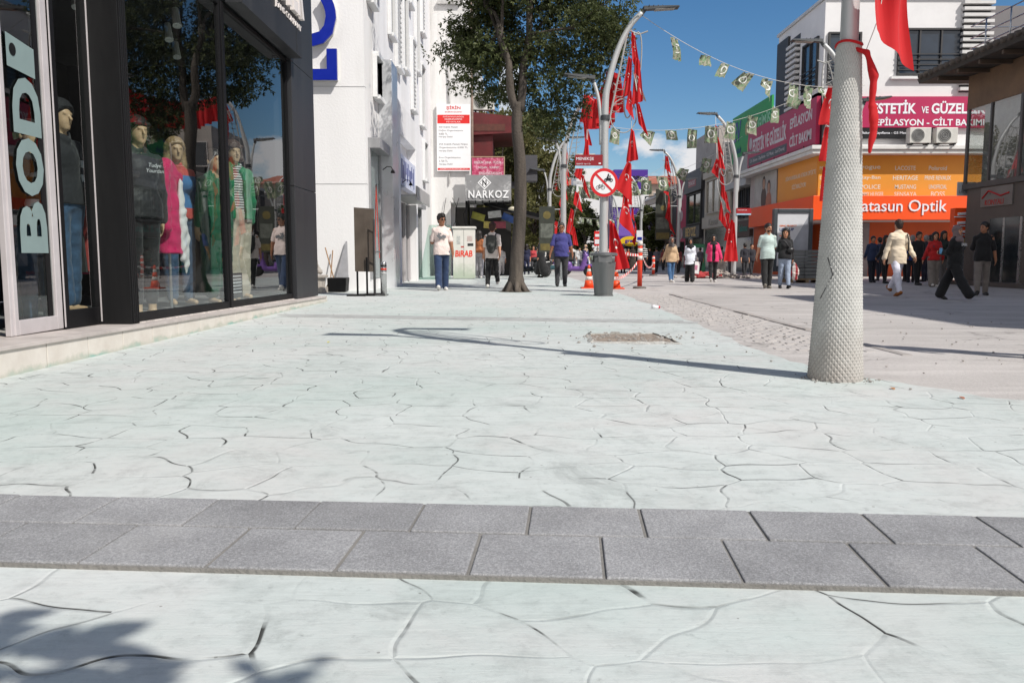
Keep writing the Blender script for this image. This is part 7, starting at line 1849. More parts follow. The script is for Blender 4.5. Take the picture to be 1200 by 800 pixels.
# ================================================================== litter bin, cones, posts, tape
p = G(707, 347)
BXc, BYc = p.x, p.y
hb_ = PY(707, 296.5, p.y).z
bn = thing('litter_bin', 'tapered grey metal litter bin with a flat lid in front of the lamp pole', 'litter bin', (BXc, BYc, 0))
binm = P('bin_grey', (.155, .16, .165), .42, .18, 4, .06, 25, .35, dirt=((.26, .25, .24), .6), streak=True)
k_ = hb_ / 1.02
m = MB(); m.lathe((BXc, BYc, 0), [(.20 * k_, 0), (.215 * k_, .02), (.285 * k_, .80 * k_), (.29 * k_, .81 * k_)], 32); m.build('body', binm, bn, True)
m = MB()
for a0, a1 in ((-.55, .55), (PI - .55, PI + .55), (PI / 2 - .75, PI / 2 + .75), (-PI / 2 - .75, -PI / 2 + .75)):
    n = 8; A0 = [a0 + (a1 - a0) * q / n for q in range(n + 1)]
for a0, a1 in ((.62, .62 + .5), (PI - 1.12, PI - .62), (PI + .62, PI + 1.12), (-1.12, -.62)): 
    n = 6
    for q in range(n):
        x0, x1 = a0 + (a1 - a0) * q / n, a0 + (a1 - a0) * (q + 1) / n; R2, R3 = .292 * k_, .30 * k_
        m.hexa([(BXc + R2 * .97 * math.cos(x0), BYc + R2 * .97 * math.sin(x0), .80 * k_), (BXc + R2 * math.cos(x0), BYc + R2 * math.sin(x0), .80 * k_), (BXc + R2 * math.cos(x1), BYc + R2 * math.sin(x1), .80 * k_), (BXc + R2 * .97 * math.cos(x1), BYc + R2 * .97 * math.sin(x1), .80 * k_)],
               [(BXc + R3 * .97 * math.cos(x0), BYc + R3 * .97 * math.sin(x0), .96 * k_), (BXc + R3 * math.cos(x0), BYc + R3 * math.sin(x0), .96 * k_), (BXc + R3 * math.cos(x1), BYc + R3 * math.sin(x1), .96 * k_), (BXc + R3 * .97 * math.cos(x1), BYc + R3 * .97 * math.sin(x1), .96 * k_)])
for a_ in range(4): pass
m.build('collar', binm, bn, True)
m = MB(); m.lathe((BXc, BYc, .795 * k_), [(.25 * k_, 0), (.262 * k_, .17 * k_)], 24); m.build('liner', P('bin_black', (.008, .008, .008), .9), bn)
m = MB(); 
for sd in (1, -1): m.box(BXc - .16 * k_, BXc + .16 * k_, BYc + sd * .262 * k_ - .02, BYc + sd * .262 * k_ + .025, .80 * k_, .96 * k_)
m.build('hood', binm, bn, bevel=.01)
m = MB(); m.lathe((BXc, BYc, .955 * k_), [(.315 * k_, 0), (.325 * k_, .012), (.325 * k_, .045), (.30 * k_, .06), (.12 * k_, .075), (.0, .078)], 36); m.build('lid', binm, bn, bevel=0, smooth=False)
m = MB(); m.lathe((BXc, BYc, 0.001), [(.24 * k_, 0), (.235 * k_, .03), (.2 * k_, .035)], 28); m.build('base', binm, bn)
orange = P('cone_orange', srgb(232, 78, 30), .5, .1, 6, dirt=((.35, .12, .06), .5)); conew = P('cone_white', (.66, .62, .58), .5, .1)
def cone(px, py, hgt, label):
    p = G(px, py); t_ = thing('traffic_cone', label, 'traffic cone', (p.x, p.y, 0), 0, None); r_ = lambda z: .14 - .115 * z / hgt
    m = MB(); m.box(p.x - .21, p.x + .21, p.y - .21, p.y + .21, .0, .035); m.build('base', orange, t_, bevel=.01)
    for i, (z0, z1, mt, nm) in enumerate(((.035, hgt * .36, orange, 'body'), (hgt * .36, hgt * .52, conew, 'band'), (hgt * .52, hgt * .72, orange, 'body'), (hgt * .72, hgt * .84, conew, 'band'), (hgt * .84, hgt, orange, 'tip'))):
        m = MB(); m.lathe((p.x, p.y, 0), [(r_(z0), z0), (r_(z1), z1 - .0005)], 20); m.build(nm, mt, t_, True)
    return t_
cone(690, 338, .62, 'orange and white traffic cone on the tree side of the litter bin'); cone(721.5, 338.5, .62, 'orange and white traffic cone on the street side of the litter bin')
cone(607 + 56, 0 + 329, .6, 'small traffic cone behind the man in the blue shirt') if False else None
cone(447, 336, .62, 'traffic cone standing behind the steel bollard by the shops')
def flexpost(px, py, ytop, label, bands, base=True):
    p = G(px, py); h = PY(px, ytop, p.y).z
    t_ = thing('barrier_post', label, 'post', (p.x, p.y, 0))
    m = MB(); m.lathe((p.x, p.y, 0), [(.065, .03), (.06, h * .96), (.03, h), (.0, h + .004)], 16); m.build('post', P('post_red', srgb(226, 70, 44), .5, .12), t_, True)
    for z in bands:
        m = MB(); m.lathe((p.x, p.y, h * z), [(.0665, 0), (.0665, h * .09)], 16); m.build('band', conew, t_, True)
    m = MB(); m.lathe((p.x, p.y, .001), [(.18, 0), (.18, .04), (.10, .06)], 20); m.build('base', P('post_base', (.16, .15, .14), .9), t_)
    return p, h
p1, h1 = flexpost(749.5, 338, 284, 'orange flexible barrier post with a white band beside the cobbles', (.62, .78, .93))
p2, h2 = flexpost(808, 326, 299, 'red and white striped post behind the woman with the shopping bag', (.15, .4, .65, .88))
p3, h3 = flexpost(765.5, 323, 300, 'distant red and white post between the orange post and the beige hoodie', (.3, .6, .85))
def tape(A, B, sag, label):
    m = MB(); ms_ = [P('tape_white', (.7, .68, .66), .5), P('tape_red', srgb(205, 40, 40), .5)]; n = 24
    for k in range(n):
        f0, f1 = k / n, (k + 1) / n; a, b = A.lerp(B, f0), A.lerp(B, f1); a.z -= sag * 4 * f0 * (1 - f0); b.z -= sag * 4 * f1 * (1 - f1)
        tw0, tw1 = .02 * math.sin(k * .5), .02 * math.sin((k + 1) * .5); m.cur = (k // 1) % 2
        m.quad(a + Vector((0, tw0, -.035)), b + Vector((0, tw1, -.035)), b + Vector((0, -tw1, .035)), a + Vector((0, -tw0, .035)))
    o = m.build('barrier_tape', ms_, None); tag(o, label, 'tape')
tape(Vector((LX + .1, 19.05, 1.0)), Vector((p1.x, p1.y + .07, h1 * .72)), .02, 'red and white warning tape stretched from lamp pole to orange post')
tape(Vector((2.6, 20.6, .3)), Vector((p1.x - .06, p1.y, h1 * .58)), .12, 'slack red and white tape sagging from the orange post')
tape(Vector((p1.x + .08, p1.y, h1 * .66)), Vector((p3.x, p3.y, h3 * .7)), .25, 'warning tape running from the orange post into the distance')
# rubble heap with red netting and bucket near the lamp
q = G(830, 326)
rb = MB(); r = random.Random(12)
for k in range(260):
    u = Vector((r.gauss(q.x + .5, .75), r.gauss(q.y + .3, .45), 0)); s = r.uniform(.03, .11); zt = max(0, .28 - .3 * abs(u.x - q.x - .5)) * r.random()
    rb.ball((u.x, u.y, zt + s * .4), s, s * r.uniform(.6, 1), s * r.uniform(.5, .8), 6, 4)
o = rb.build('rubble_heap', P('rubble', (.40, .35, .31), .95, .4, 6, .5)); tag(o, 'low heap of broken paving rubble at the foot of the lamp next to the couple', 'rubble', kind='stuff')
v = Vol((q.x - 1.0, q.y - .6, 0), (q.x + .8, q.y + .6, .5), .03)
r = random.Random(3)
for k in range(14): v.ell((q.x - .1 + r.uniform(-.6, .5), q.y + r.uniform(-.3, .3), .10), (r.uniform(.1, .2), .16, r.uniform(.06, .16)), .05)
v.wrinkle(.02, 30, 5); o = link_mesh('netting', v.mesh('netting'), P('net_red', srgb(170, 60, 60), .9, .4, 12, .8, 60), None, True); tag(o, 'crumpled red safety netting lying on the rubble heap', 'netting')
q = G(848, 325); bk = thing('bucket', 'white plastic bucket among the rubble beside the lamp foot', 'bucket', (q.x - .1, q.y + .4, 0))
m = MB(); m.lathe((q.x - .1, q.y + .4, .12), [(.26, 0), (.30, .5), (.33, .5), (.33, .54), (.28, .54)], 20); m.build('body', P('bucket_white', (.55, .54, .52), .6, .2), bk, True)
m = MB(); m.tube([(q.x - .43, q.y + .4, .62), (q.x - .35, q.y + .1, .48), (q.x + .15, q.y + .1, .48), (q.x + .22, q.y + .4, .62)], .01, 5); m.build('handle', steel, bk, True)
ab = thing('sandwich_board', 'green and white pavement sandwich board by the black shop', 'sign board', (9.6, 45, 0)); q = G(819, 319)
m = MB(); m.hexa([(q.x - .35, q.y, .0), (q.x + .35, q.y, 0), (q.x + .35, q.y + .05, 0), (q.x - .35, q.y + .05, 0)], [(q.x - .35, q.y + .25, 1.5), (q.x + .35, q.y + .25, 1.5), (q.x + .35, q.y + .3, 1.5), (q.x - .35, q.y + .3, 1.5)]); m.build('panel', P('board_green', (.05, .25, .12), .5, .3, 3), ab)
m = MB(); m.hexa([(q.x - .25, q.y + .09, .6), (q.x + .25, q.y + .09, .6), (q.x + .25, q.y + .095, .6), (q.x - .25, q.y + .095, .6)], [(q.x - .25, q.y + .2, 1.3), (q.x + .25, q.y + .2, 1.3), (q.x + .25, q.y + .205, 1.3), (q.x - .25, q.y + .205, 1.3)]); m.build('notice', wl, ab)
# ---------------------------------------------------------------- scooters
def scooter(px, py, rz, body, label):
    p = G(px, py); t_ = thing('motor_scooter', label, 'scooter', (p.x, p.y, 0), rz); M = WM[t_.name]
    V = lambda x, y, z: M @ Vector((x, y, z)); rub = P('tyre_rubber', (.012, .012, .012), .8); 
    for x in (-.62, .62):
        m = MB(); m.lathe(V(x, 0, .24), [(.13, -.05), (.22, -.05), (.24, 0), (.22, .05), (.13, .05)], 20, M.to_3x3().to_4x4() @ Matrix.Rotation(PI / 2, 4, 'X')); w_ = m.build('wheel', rub, t_, True)
        m = MB(); m.lathe(V(x, 0, .24), [(.12, -.045), (.125, .045)], 14, M.to_3x3().to_4x4() @ Matrix.Rotation(PI / 2, 4, 'X')); m.build('rim', P('rim_grey', (.4, .4, .42), .3, .1, 5, 0, 10, .7), w_)
    v = Vol((-1.0, -.3, .1), (.9, .3, 1.1), .02)
    v.cap((-.75, 0, .58), (-.25, 0, .5), .13, .16, .08); v.ell((-.5, 0, .45), (.34, .14, .18), .06); v.cap((-.2, 0, .34), (.3, 0, .32), .11, .10, .06); v.cap((.34, 0, .36), (.50, 0, .86), .12, .10, .06); v.ell((.66, 0, .46), (.22, .10, .07), .04); v.cap((.48, 0, .86), (.44, 0, .96), .09, .08, .05); v.ell((-.86, 0, .56), (.1, .07, .06), .04)
    link_mesh('body', v.mesh('scooter_body'), body, t_, False)
    v = Vol((-1.0, -.3, .5), (.3, .3, 1.0), .02); v.cap((-.66, 0, .74), (-.12, 0, .72), .09, .10, .06); v.ell((-.4, 0, .74), (.36, .14, .06), .05); link_mesh('seat', v.mesh('scooter_seat'), P('seat_black', (.015, .015, .016), .6), t_, False)
    m = MB(); m.tube([V(.42, -.34, 1.02), V(.45, -.1, .98), V(.45, .1, .98), V(.42, .34, 1.02)], .02, 8); m.tube([V(.45, 0, .9), V(.62, 0, .3)], .03, 8); m.build('handlebar', blk, t_, True)
    for s in (1, -1):
        m = MB(); m.tube([V(.44, s * .22, 1.0), V(.47, s * .30, 1.2)], .008, 5); m.ball(V(.47, s * .31, 1.22), .05, .05, .04); m.build('mirror', blk, t_, True)
    m = MB(); m.ball(V(.56, 0, .80), .05, .08, .07); m.build('headlight', P('lamp_glass', (.6, .6, .6), .15), t_, True)
    m = MB(); m.hexa([V(-1.0, -.18, .72), V(-.72, -.18, .72), V(-.72, .18, .72), V(-1.0, .18, .72)], [V(-1.02, -.2, 1.05), V(-.7, -.2, 1.05), V(-.7, .2, 1.05), V(-1.02, .2, 1.05)]); m.build('top_box', P('box_dark', (.03, .03, .032), .5), t_, bevel=.03)
scooter(622, 325, R_(195), P('scooter_black', (.02, .022, .024), .3), 'black scooter with a green handle beside the woman in the long black cloak')
scooter(673, 324, R_(-15), P('scooter_violet', (.16, .08, .30), .3), 'violet and black scooter behind the man in the blue shirt')
scooter(648, 322, R_(170), P('scooter_teal', (.04, .10, .12), .3), 'dark teal scooter between the cloaked woman and the blue shirt')

# ================================================================== trees
leafmats = {}
def leaf_mat(name, c1, c2, c3, trans=.35):
    t = NT(name); wn = t.n('ShaderNodeObjectInfo'); g = t.n('ShaderNodeNewGeometry'); n1 = t.noise(1.1, 4, .6); wv = t.n('ShaderNodeTexWhiteNoise'); sn = t.n('ShaderNodeVectorMath', operation='SNAP'); sn.inputs[1].default_value = (.12, .12, .12); t.l(t.obj(), sn.inputs[0]); t.l(sn.outputs[0], wv.inputs['Vector'])
    col = t.ramp(n1.outputs['Fac'], [(.35, c1), (.65, c2)]); col = t.mix(t.ramp(wv.outputs['Value'], [(.55, 0), (1.0, .9)]), col, c3)
    t.set(Base_Color=col, Roughness=.5); t.b.inputs['Specular IOR Level'].default_value = .35
    tl = t.n('ShaderNodeBsdfTranslucent'); t.l(col, tl.inputs[0]); ms = t.n('ShaderNodeMixShader'); ms.inputs[0].default_value = trans; t.l(t.b.outputs[0], ms.inputs[1]); t.l(tl.outputs[0], ms.inputs[2]); t.l(ms.outputs[0], t.out.inputs['Surface'])
    return t.m
bark = P('bark', (.075, .062, .052), .95, .5, 7, 1.0, 22, dirt=((.17, .14, .11), .8), streak=True)
def leaves(name, blobs, n_per, size, mat_, parent, seed, aspect=2.4, droop=.3):
    """blobs: (x,y,z,rx,ry,rz,weight). Leaf sprigs: several pointed leaves round a twig end."""
    r = np.random.default_rng(seed); Vs = []; Fs = []
    tot = sum(b[6] for b in blobs); 
    for (x, y, z, rx, ry, rz, wgt) in blobs:
        n = int(n_per * wgt / tot * len(blobs)) if False else int(n_per * wgt)
        d = r.normal(size=(n, 3)); d /= np.linalg.norm(d, axis=1)[:, None]; rad_ = r.uniform(.25, 1.0, size=(n, 1)) ** .55
        c = np.array((x, y, z)) + d * rad_ * np.array((rx, ry, rz)) + r.normal(size=(n, 3)) * .06
        for k in range(6):
            dirv = r.normal(size=(n, 3)); dirv[:, 2] -= droop * 2; dirv += d * .8; dirv /= np.linalg.norm(dirv, axis=1)[:, None]
            sd = np.cross(dirv, r.normal(size=(n, 3))); sd /= np.linalg.norm(sd, axis=1)[:, None]
            nm = np.cross(dirv, sd)
            L = size * r.uniform(.6, 1.25, size=(n, 1)); w_ = L / aspect
            b = c + dirv * L * .15
            p0 = b; p1 = b + dirv * L * .45 + sd * w_ * .5 + nm * L * .05; p2 = b + dirv * L; p3 = b + dirv * L * .45 - sd * w_ * .5 + nm * L * .05
            base = sum(len(v) for v in Vs)
            Vs.append(np.stack([p0, p1, p2, p3], 1).reshape(-1, 3)); Fs.append(np.arange(n * 4).reshape(-1, 4) + base)
    V_ = np.concatenate(Vs); Q = np.concatenate(Fs)
    me = bpy.data.meshes.new(name); me.vertices.add(len(V_)); me.vertices.foreach_set('co', V_.ravel()); me.loops.add(len(Q) * 4); me.polygons.add(len(Q))
    me.loops.foreach_set('vertex_index', Q.ravel().astype(np.int32)); me.polygons.foreach_set('loop_start', np.arange(0, len(Q) * 4, 4, dtype=np.int32)); me.update(calc_edges=True)
    return link_mesh(name, me, mat_, parent, True)
def limb(m, a, b, ra, rb, r, n=5, wob=.08):
    a, b = Vector(a), Vector(b); pts = []; L = (b - a).length
    for k in range(n + 1):
        f = k / n; p = a.lerp(b, f); 
        if 0 < k < n: p = p + Vector((r.uniform(-1, 1), r.uniform(-1, 1), r.uniform(-.3, .5))) * wob * L * .5
        pts.append(p)
    sm = smooth(pts, 3); m.tube(sm, [ra + (rb - ra) * k / (len(sm) - 1) for k in range(len(sm))], 8); return sm
q = G(604.5, 342)
tr = thing('street_tree', 'slender street tree with a forked trunk and dark green feathery crown', 'tree', (q.x, q.y, 0))
r = random.Random(21); TX, TY = q.x, q.y
m = MB()
tk = smooth([(TX - .02, TY, -.02), (TX, TY, .12), (TX + .02, TY, .7), (TX + .10, TY + .02, 1.9), (TX + .10, TY, 3.0), (TX + .02, TY, 3.9), (TX + .06, TY, 4.45)], 5)
m.tube(tk, [.27 if p.z < .03 else (.205 if p.z < .3 else .175 - .011 * p.z) for p in tk], 14)
f0 = Vector((TX + .06, TY, 4.4))
for k in range(7): a = k * 2 * PI / 7 + .3; m.tube([(TX + .13 * math.cos(a), TY + .13 * math.sin(a), .25), (TX + .27 * math.cos(a), TY + .27 * math.sin(a), .03), (TX + .36 * math.cos(a), TY + .36 * math.sin(a), -.03)], [.07, .06, .03], 7)
l1 = limb(m, f0 + Vector((-.04, 0, -.15)), (TX - .40, TY - .1, 6.2), .105, .06, r); l2 = limb(m, f0 + Vector((.04, 0, -.15)), (TX + .35, TY + .1, 6.9), .105, .065, r, 5, .04)
ends = []
for st_, cands in ((l1, ((-.9, -.6, 7.2), (-1.15, .4, 6.4), (-.6, .9, 7.9), (-.3, -.9, 7.6), (-.8, .2, 8.6), (-.8, -.3, 5.7))), (l2, ((1.1, -.4, 7.4), (1.6, .5, 6.9), (.6, 1.0, 8.3), (1.3, .9, 8.2), (.3, -1.0, 7.9), (1.5, -.6, 6.1), (.9, .2, 9.0), (1.0, .3, 5.6), (1.7, 0, 7.9)))):
    for (dx, dy, z) in cands:
        dy += .9 if dx < 0 else .3
        s0 = st_[r.randrange(len(st_) // 2, len(st_))]; e = (TX + dx, TY + dy, z); sm = limb(m, s0, e, .05, .015, r, 4, .14); ends.append(Vector(e))
        for q2 in range(3): e2 = Vector(e) + Vector((r.uniform(-.7, .7), r.uniform(-.7, .7), r.uniform(-.5, .6))); limb(m, sm[len(sm) // 2 + q2], e2, .016, .006, r, 3, .15); ends.append(e2)
m.build('trunk', bark, tr, True)
blobs = []
for e in ends: s = r.uniform(.42, .72); blobs.append((e.x, e.y, e.z, s * 1.15, s * 1.1, s * .72, r.uniform(.7, 1.3)))
for k in range(22):
    a = r.uniform(0, 2 * PI); rr = r.uniform(.3, 1) ** .6 * (1.3 if math.cos(a) < 0 else 1.65); zz_ = r.uniform(5.7, 9.6); rr *= 1 - .35 * abs(zz_ - 7.2) / 2.4; s = r.uniform(.4, .75)
    blobs.append((TX + .22 + rr * math.cos(a), TY + (1.0 if math.cos(a) < 0 else .4) + rr * math.sin(a) * .62, zz_, s, s, s * .65, r.uniform(.6, 1.2)))
for (px, py) in ((540, 30), (552, 62), (560, 82), (580, 96), (690, 70), (705, 45), (720, 25), (660, 110), (640, 128), (672, 128), (600, 60), (625, 80), (655, 60), (612, 118), (590, 20), (640, 20), (690, 10), (560, 15), (650, 145), (716, 62), (535, 64), (546, 96), (573, 112), (590, 108), (602, 100), (616, 96), (640, 100), (665, 92), (690, 95), (708, 76), (724, 48), (652, 150), (632, 142), (600, 40), (575, 55), (548, 45)):
    e = PY(px, py, TY + (.9 if px < 600 else .3) + r.uniform(-.4, .6)); s = r.uniform(.30, .48); blobs.append((e.x, e.y, e.z, s * 1.1, s * .9, s * .7, .6))
leaves('crown', blobs, 180, .095, leaf_mat('dark_leaf', (.052, .068, .024), (.105, .130, .048), (.19, .21, .09), .45), tr, 3, 2.6, .35)
# bare soil square round the trunk
m = MB(); m.poly([(TX + .42 * math.cos(a * PI / 10) * r.uniform(.85, 1.1), TY + .40 * math.sin(a * PI / 10), .012) for a in range(20)]); o = m.build('soil_patch', P('tree_soil', (.16, .13, .10), .95, .4, 9, .8)); tag(o, 'ring of bare soil round the foot of the tree', 'soil', kind='structure')
def bgtree(x, y, h, rad_, z0, label, mt, seed, n=120, size=.2, trunkr=.16):
    t_ = thing('street_tree', label, 'tree', (x, y, 0)); r = random.Random(seed); m = MB()
    limb(m, (x, y, -.05), (x + .1, y, z0 + .6), trunkr, trunkr * .7, r, 4, .03); es = []
    for k in range(11):
        a = k * 2.4; zz_ = z0 + (h - z0) * r.uniform(.2, .92); rr = rad_ * r.uniform(.4, .9) * (1 - .5 * max(0, (zz_ - z0) / (h - z0) - .5)); e = (x + rr * math.cos(a), y + rr * math.sin(a), zz_); limb(m, (x + .1, y, z0 + .3 + r.uniform(0, .6) * (h - z0) * .5), e, .07, .02, r, 4, .1); es.append(e)
    m.build('trunk', bark, t_, True); bl = []
    for e in es: s = rad_ * r.uniform(.28, .46); bl.append((*e, s, s, s * .75, 1.0))
    for k in range(26):
        a = r.uniform(0, 2 * PI); f = r.random(); zz_ = z0 + (h - z0) * f; rr = rad_ * (math.sin(PI * min(1, max(.08, f * .92 + .08))) ** .6) * r.uniform(.5, 1); s = rad_ * r.uniform(.2, .36); bl.append((x + rr * math.cos(a), y + rr * math.sin(a), zz_, s, s, s * .75, .9))
    leaves('crown', bl, n, size, mt, t_, seed, 2.0, .2); return t_
olive = leaf_mat('olive_leaf', (.085, .090, .028), (.155, .155, .055), (.24, .21, .09), .45); green2 = leaf_mat('mid_leaf', (.05, .07, .02), (.105, .125, .04), (.17, .17, .07), .42); dgreen = leaf_mat('deep_leaf', (.012, .022, .009), (.03, .045, .018), (.05, .065, .025), .3)
bgtree(-.9, 44, 8.3, 2.5, 1.6, 'bushy olive green tree right beside the grey shop canopy', olive, 31, 130, .2)
bgtree(1.3, 50, 9.4, 2.7, 1.8, 'tall loose olive tree behind the slender street tree', olive, 32, 120, .22)
bgtree(.2, 57, 8.2, 2.8, 1.2, 'mid green tree between the street tree and the blue shirted man', green2, 33, 110, .24)
bgtree(2.6, 66, 7.2, 2.2, 1.6, 'small yellowish tree further along behind the far lamps', olive, 34, 80, .26)
bgtree(-2.0, 52, 8.6, 2.6, 1.0, 'dense low green tree behind the white backpack walker', green2, 35, 120, .24)
bgtree(4.5, 88, 6.5, 2.4, 1.2, 'distant dark tree below the car advert', dgreen, 36, 70, .3)
bgtree(7.4, 84, 6.4, 1.7, 1.2, 'distant tree beside the purple shop', green2, 37, 45, .3)
bgtree(11.1, 66.5, 5.0, 1.2, 1.0, 'clipped dark evergreen standing before the sand coloured building', green2, 38, 90, .2)
# tree behind the photographer: its outermost leaves shade the ground at the lower corner
tb_ = thing('street_tree', 'young broad-leaved tree whose leaf shadows fall on the near pavement', 'tree', (2.9, -3.3, 0))
r = random.Random(5); m = MB(); limb(m, (2.9, -3.3, -.05), (2.6, -3.0, 3.0), .12, .08, r, 4, .03)
SH = []
def shade_from(px, py, h): 
    g = G(px, py); k = h / SUN_DIR.z; return g + SUN_DIR * k
Vs, Fs = [], []
tw_ = Vector((2.6, -3.0, 3.0))
def big_leaf(c, d, L, w_, up):
    d = d.normalized(); s = d.cross(up).normalized(); b = len(Vs)
    prof = [(0, 0), (.15, .35), (.4, .5), (.7, .36), (1.0, 0)]
    Vs.extend([tuple(c + d * (f * L) + s * (q * w_)) for f, q in prof] + [tuple(c + d * (f * L) - s * (q * w_)) for f, q in prof[1:-1]])
    Fs.append((b, b + 1, b + 2, b + 3, b + 4, b + 7, b + 6, b + 5))
for (px, py, L, ang_, h) in ((-10, 745, .30, .55, 2.5), (30, 722, .20, .5, 2.5), (55, 752, .26, 1.3, 2.5), (130, 742, .26, .75, 2.5), (95, 762, .30, .2, 2.6), (150, 768, .24, -.2, 2.5), (180, 785, .22, .5, 2.5), (-30, 770, .28, .9, 2.6), (90, 800, .36, .1, 2.6), (150, 805, .3, .4, 2.6), (285, 782, .15, 2.4, 2.5), (305, 800, .16, 2.2, 2.5), (345, 795, .17, .75, 2.5), (375, 775, .09, .9, 2.5), (325, 812, .2, .3, 2.5), (20, 825, .28, 1.5, 2.6), (120, 840, .4, 1.2, 2.6), (-60, 800, .4, .4, 2.6), (300, 845, .3, 1.9, 2.6)):
    h += .7; L *= .72; c = shade_from(px, py, h); d = Vector((math.cos(ang_), math.sin(ang_), -.1)); big_leaf(c - d * L * .5, d, L, L * .5, Vector((SUN_DIR.x, SUN_DIR.y, SUN_DIR.z)))
    SH.append(c)
for k in range(900):
    a = r.uniform(0, 2 * PI); rr = r.uniform(0, 1.5) ** .8; c = Vector((2.6 + rr * math.cos(a), -3.2 + rr * math.sin(a) * .8, 3.6 + r.gauss(0, .55))); d = Vector((r.gauss(0, 1), r.gauss(0, 1), r.gauss(-.3, .5))); big_leaf(c, d, r.uniform(.12, .24), r.uniform(.06, .12), Vector((r.gauss(0, .4), r.gauss(0, .4), 1)))
for c in SH[::3]: limb(m, tw_, c, .02, .006, r, 4, .05)
for k in range(9): limb(m, tw_ + Vector((0, 0, -.3)), (2.6 + r.uniform(-1, 1), -3.2 + r.uniform(-.8, .8), 3.9 + r.uniform(-.4, .6)), .04, .01, r, 4, .1)
m.build('trunk', bark, tb_, True)
me = bpy.data.meshes.new('crown'); me.from_pydata(Vs, [], Fs); link_mesh('crown', me, leaf_mat('broad_leaf', (.03, .05, .015), (.06, .09, .03), (.09, .11, .04), .2), tb_, True)
# ================================================================== people
sk1 = skin('skin_warm', srgb(196, 142, 112)); sk2 = skin('skin_tan', srgb(168, 116, 88)); sk3 = skin('skin_fair', srgb(214, 168, 142)); skb = skin('skin_brown', srgb(134, 78, 48))
shW = P('shoe_white', (.66, .64, .61), .6, .1, 20); shB = P('shoe_black', (.014, .014, .014), .5); shT = P('shoe_tan', srgb(150, 90, 32), .7, .2, 12); shG = P('shoe_grey', (.22, .20, .17), .7, .2, 20)
C = lambda n, r_, g, b, **k: cloth(n, srgb(r_, g, b), **k)
navyj = C('navy_jean', 38, 58, 92, var=.3); blackt = C('black_trouser', 22, 22, 24); greyt = C('grey_trouser', 120, 112, 106); char_t = C('charcoal_jean', 52, 52, 56, var=.3)
beard_m = P('beard_dark', (.02, .014, .011), .9)
def at(px, py): 
    p = G(px, py); return (p.x, p.y, 0.006 if px < 790 else 0.0)
def Hof(px, yf, yt): 
    p = G(px, yf); return PY(px, yt, p.y).z
pp_ = lambda lab, px, yf, yt, face, h=.014, **k: person('person', lab, 'person', at(px, yf), face, Hof(px, yf, yt), h, **k)
# 1 young man in pinkish white tee
a1, J1 = pp_('young man in pale printed tee and dark jeans holding a cup', 518, 340.5, 251, 8, .011, legs=((14, 4), (-12, 10)), arms=((-10, 10, 18, 0), (14, 10, 92, 45)), top=dict(mat=C('tee_pinkish', 226, 208, 202, var=.08), sleeve=.40, hem=-.08, ease=.026, cuff=.014), bottom=dict(mat=navyj, ease=.018, flare=.014), shoes=shW, hair=dict(mat=hairm, style='tousled', vol=.016), head=(25, 0), glasses=True, seed=3, skinmat=sk2)
m = MB(); pr = [(-.13, .02), (-.06, .05), (-.02, .0), (.03, .04), (.10, .01), (.08, -.05), (.02, -.03), (-.05, -.07), (-.09, -.02)]
Tn = J1['T']; m.poly([Tn(x, -.150, .34 + z) for x, z in pr]); m.poly([Tn(x * .4 - .05, -.151, .40 + z * .5) for x, z in pr]); m.build('chest_print', C('print_grey_cloth', 110, 112, 116), a1)
w = J1['W']('wr', 1); t_ = thing('drink_cup', 'small clear blue cup in the hand of the man in pale tee', 'cup', (w.x + .10, w.y - .06, w.z - .04)); m = MB(); m.lathe((w.x + .09, w.y - .07, w.z - .05), [(.026, 0), (.034, .10), (.03, .10)], 14); m.build('body', P('cup_blue', (.35, .5, .65), .2), t_, True); m = MB(); m.lathe((w.x + .09, w.y - .07, w.z + .05), [(.036, 0), (.036, .012), (.01, .02)], 14); m.build('lid', wl, t_)
# 2 backpack walker
a2, J2 = pp_('young man in white tee and striped track trousers walking away with a backpack', 577, 338, 261.5, 172, .012, legs=((20, 4), (-16, 26)), arms=((-14, 8, 12, 0), (12, 8, 20, 0)), top=dict(mat=C('tee_white', 232, 222, 216, var=.06), sleeve=.42, hem=-.10, ease=.03, cuff=.016), bottom=dict(mat=blackt, ease=.014, stripe=C('stripe_white', 220, 220, 222)), shoes=shW, hair=dict(mat=P('hair_auburn', (.05, .02, .012), .6, .3, 30), vol=.014, style='tousled'), seed=5, no_eyes=True)
bp = thing('backpack', 'dark grey backpack worn by the walker in white tee', 'backpack', tuple(J2['T'](0, .16, .1)))
v = Vol((-.3, -.05, .0), (.3, .5, .65), .012); v.ell((0, .18, .30), (.15, .075, .22), .03); v.cap((0, .22, .12), (0, .22, .22), .09, .09, .05); v.cap((-.08, .17, .45), (.08, .17, .45), .06, .06, .05); v.wrinkle(.004, 40, 3)
me = v.mesh('bag'); me.transform(Matrix.Translation(J2['T'](0, 0, 0)) @ Matrix.Rotation(R_(172), 4, 'Z') @ Matrix.Scale(J2['S'], 4)); link_mesh('bag', me, C('pack_grey', 62, 64, 62), bp, True)
for s in (1, -1): m = MB(); m.tube([J2['T'](s * .10, .14, .46), J2['T'](s * .11, .06, .555), J2['T'](s * .115, -.09, .50), J2['T'](s * .12, -.14, .36), J2['T'](s * .13, -.04, .20), J2['T'](s * .12, .12, .16)], .016, 6); m.build('strap', blackc, bp, True)
# 3 rust top woman behind
pp_('woman in rust coloured top and grey trousers by the canopy entrance', 562, 326, 271, 150, .016, female=True, top=dict(mat=C('rust_top', 165, 100, 60), sleeve=.9, ease=.02), bottom=dict(mat=C('pale_grey_t', 165, 162, 168), ease=.02), shoes=shW, hair=dict(mat=hairm, style='long'), no_eyes=True, seed=6)
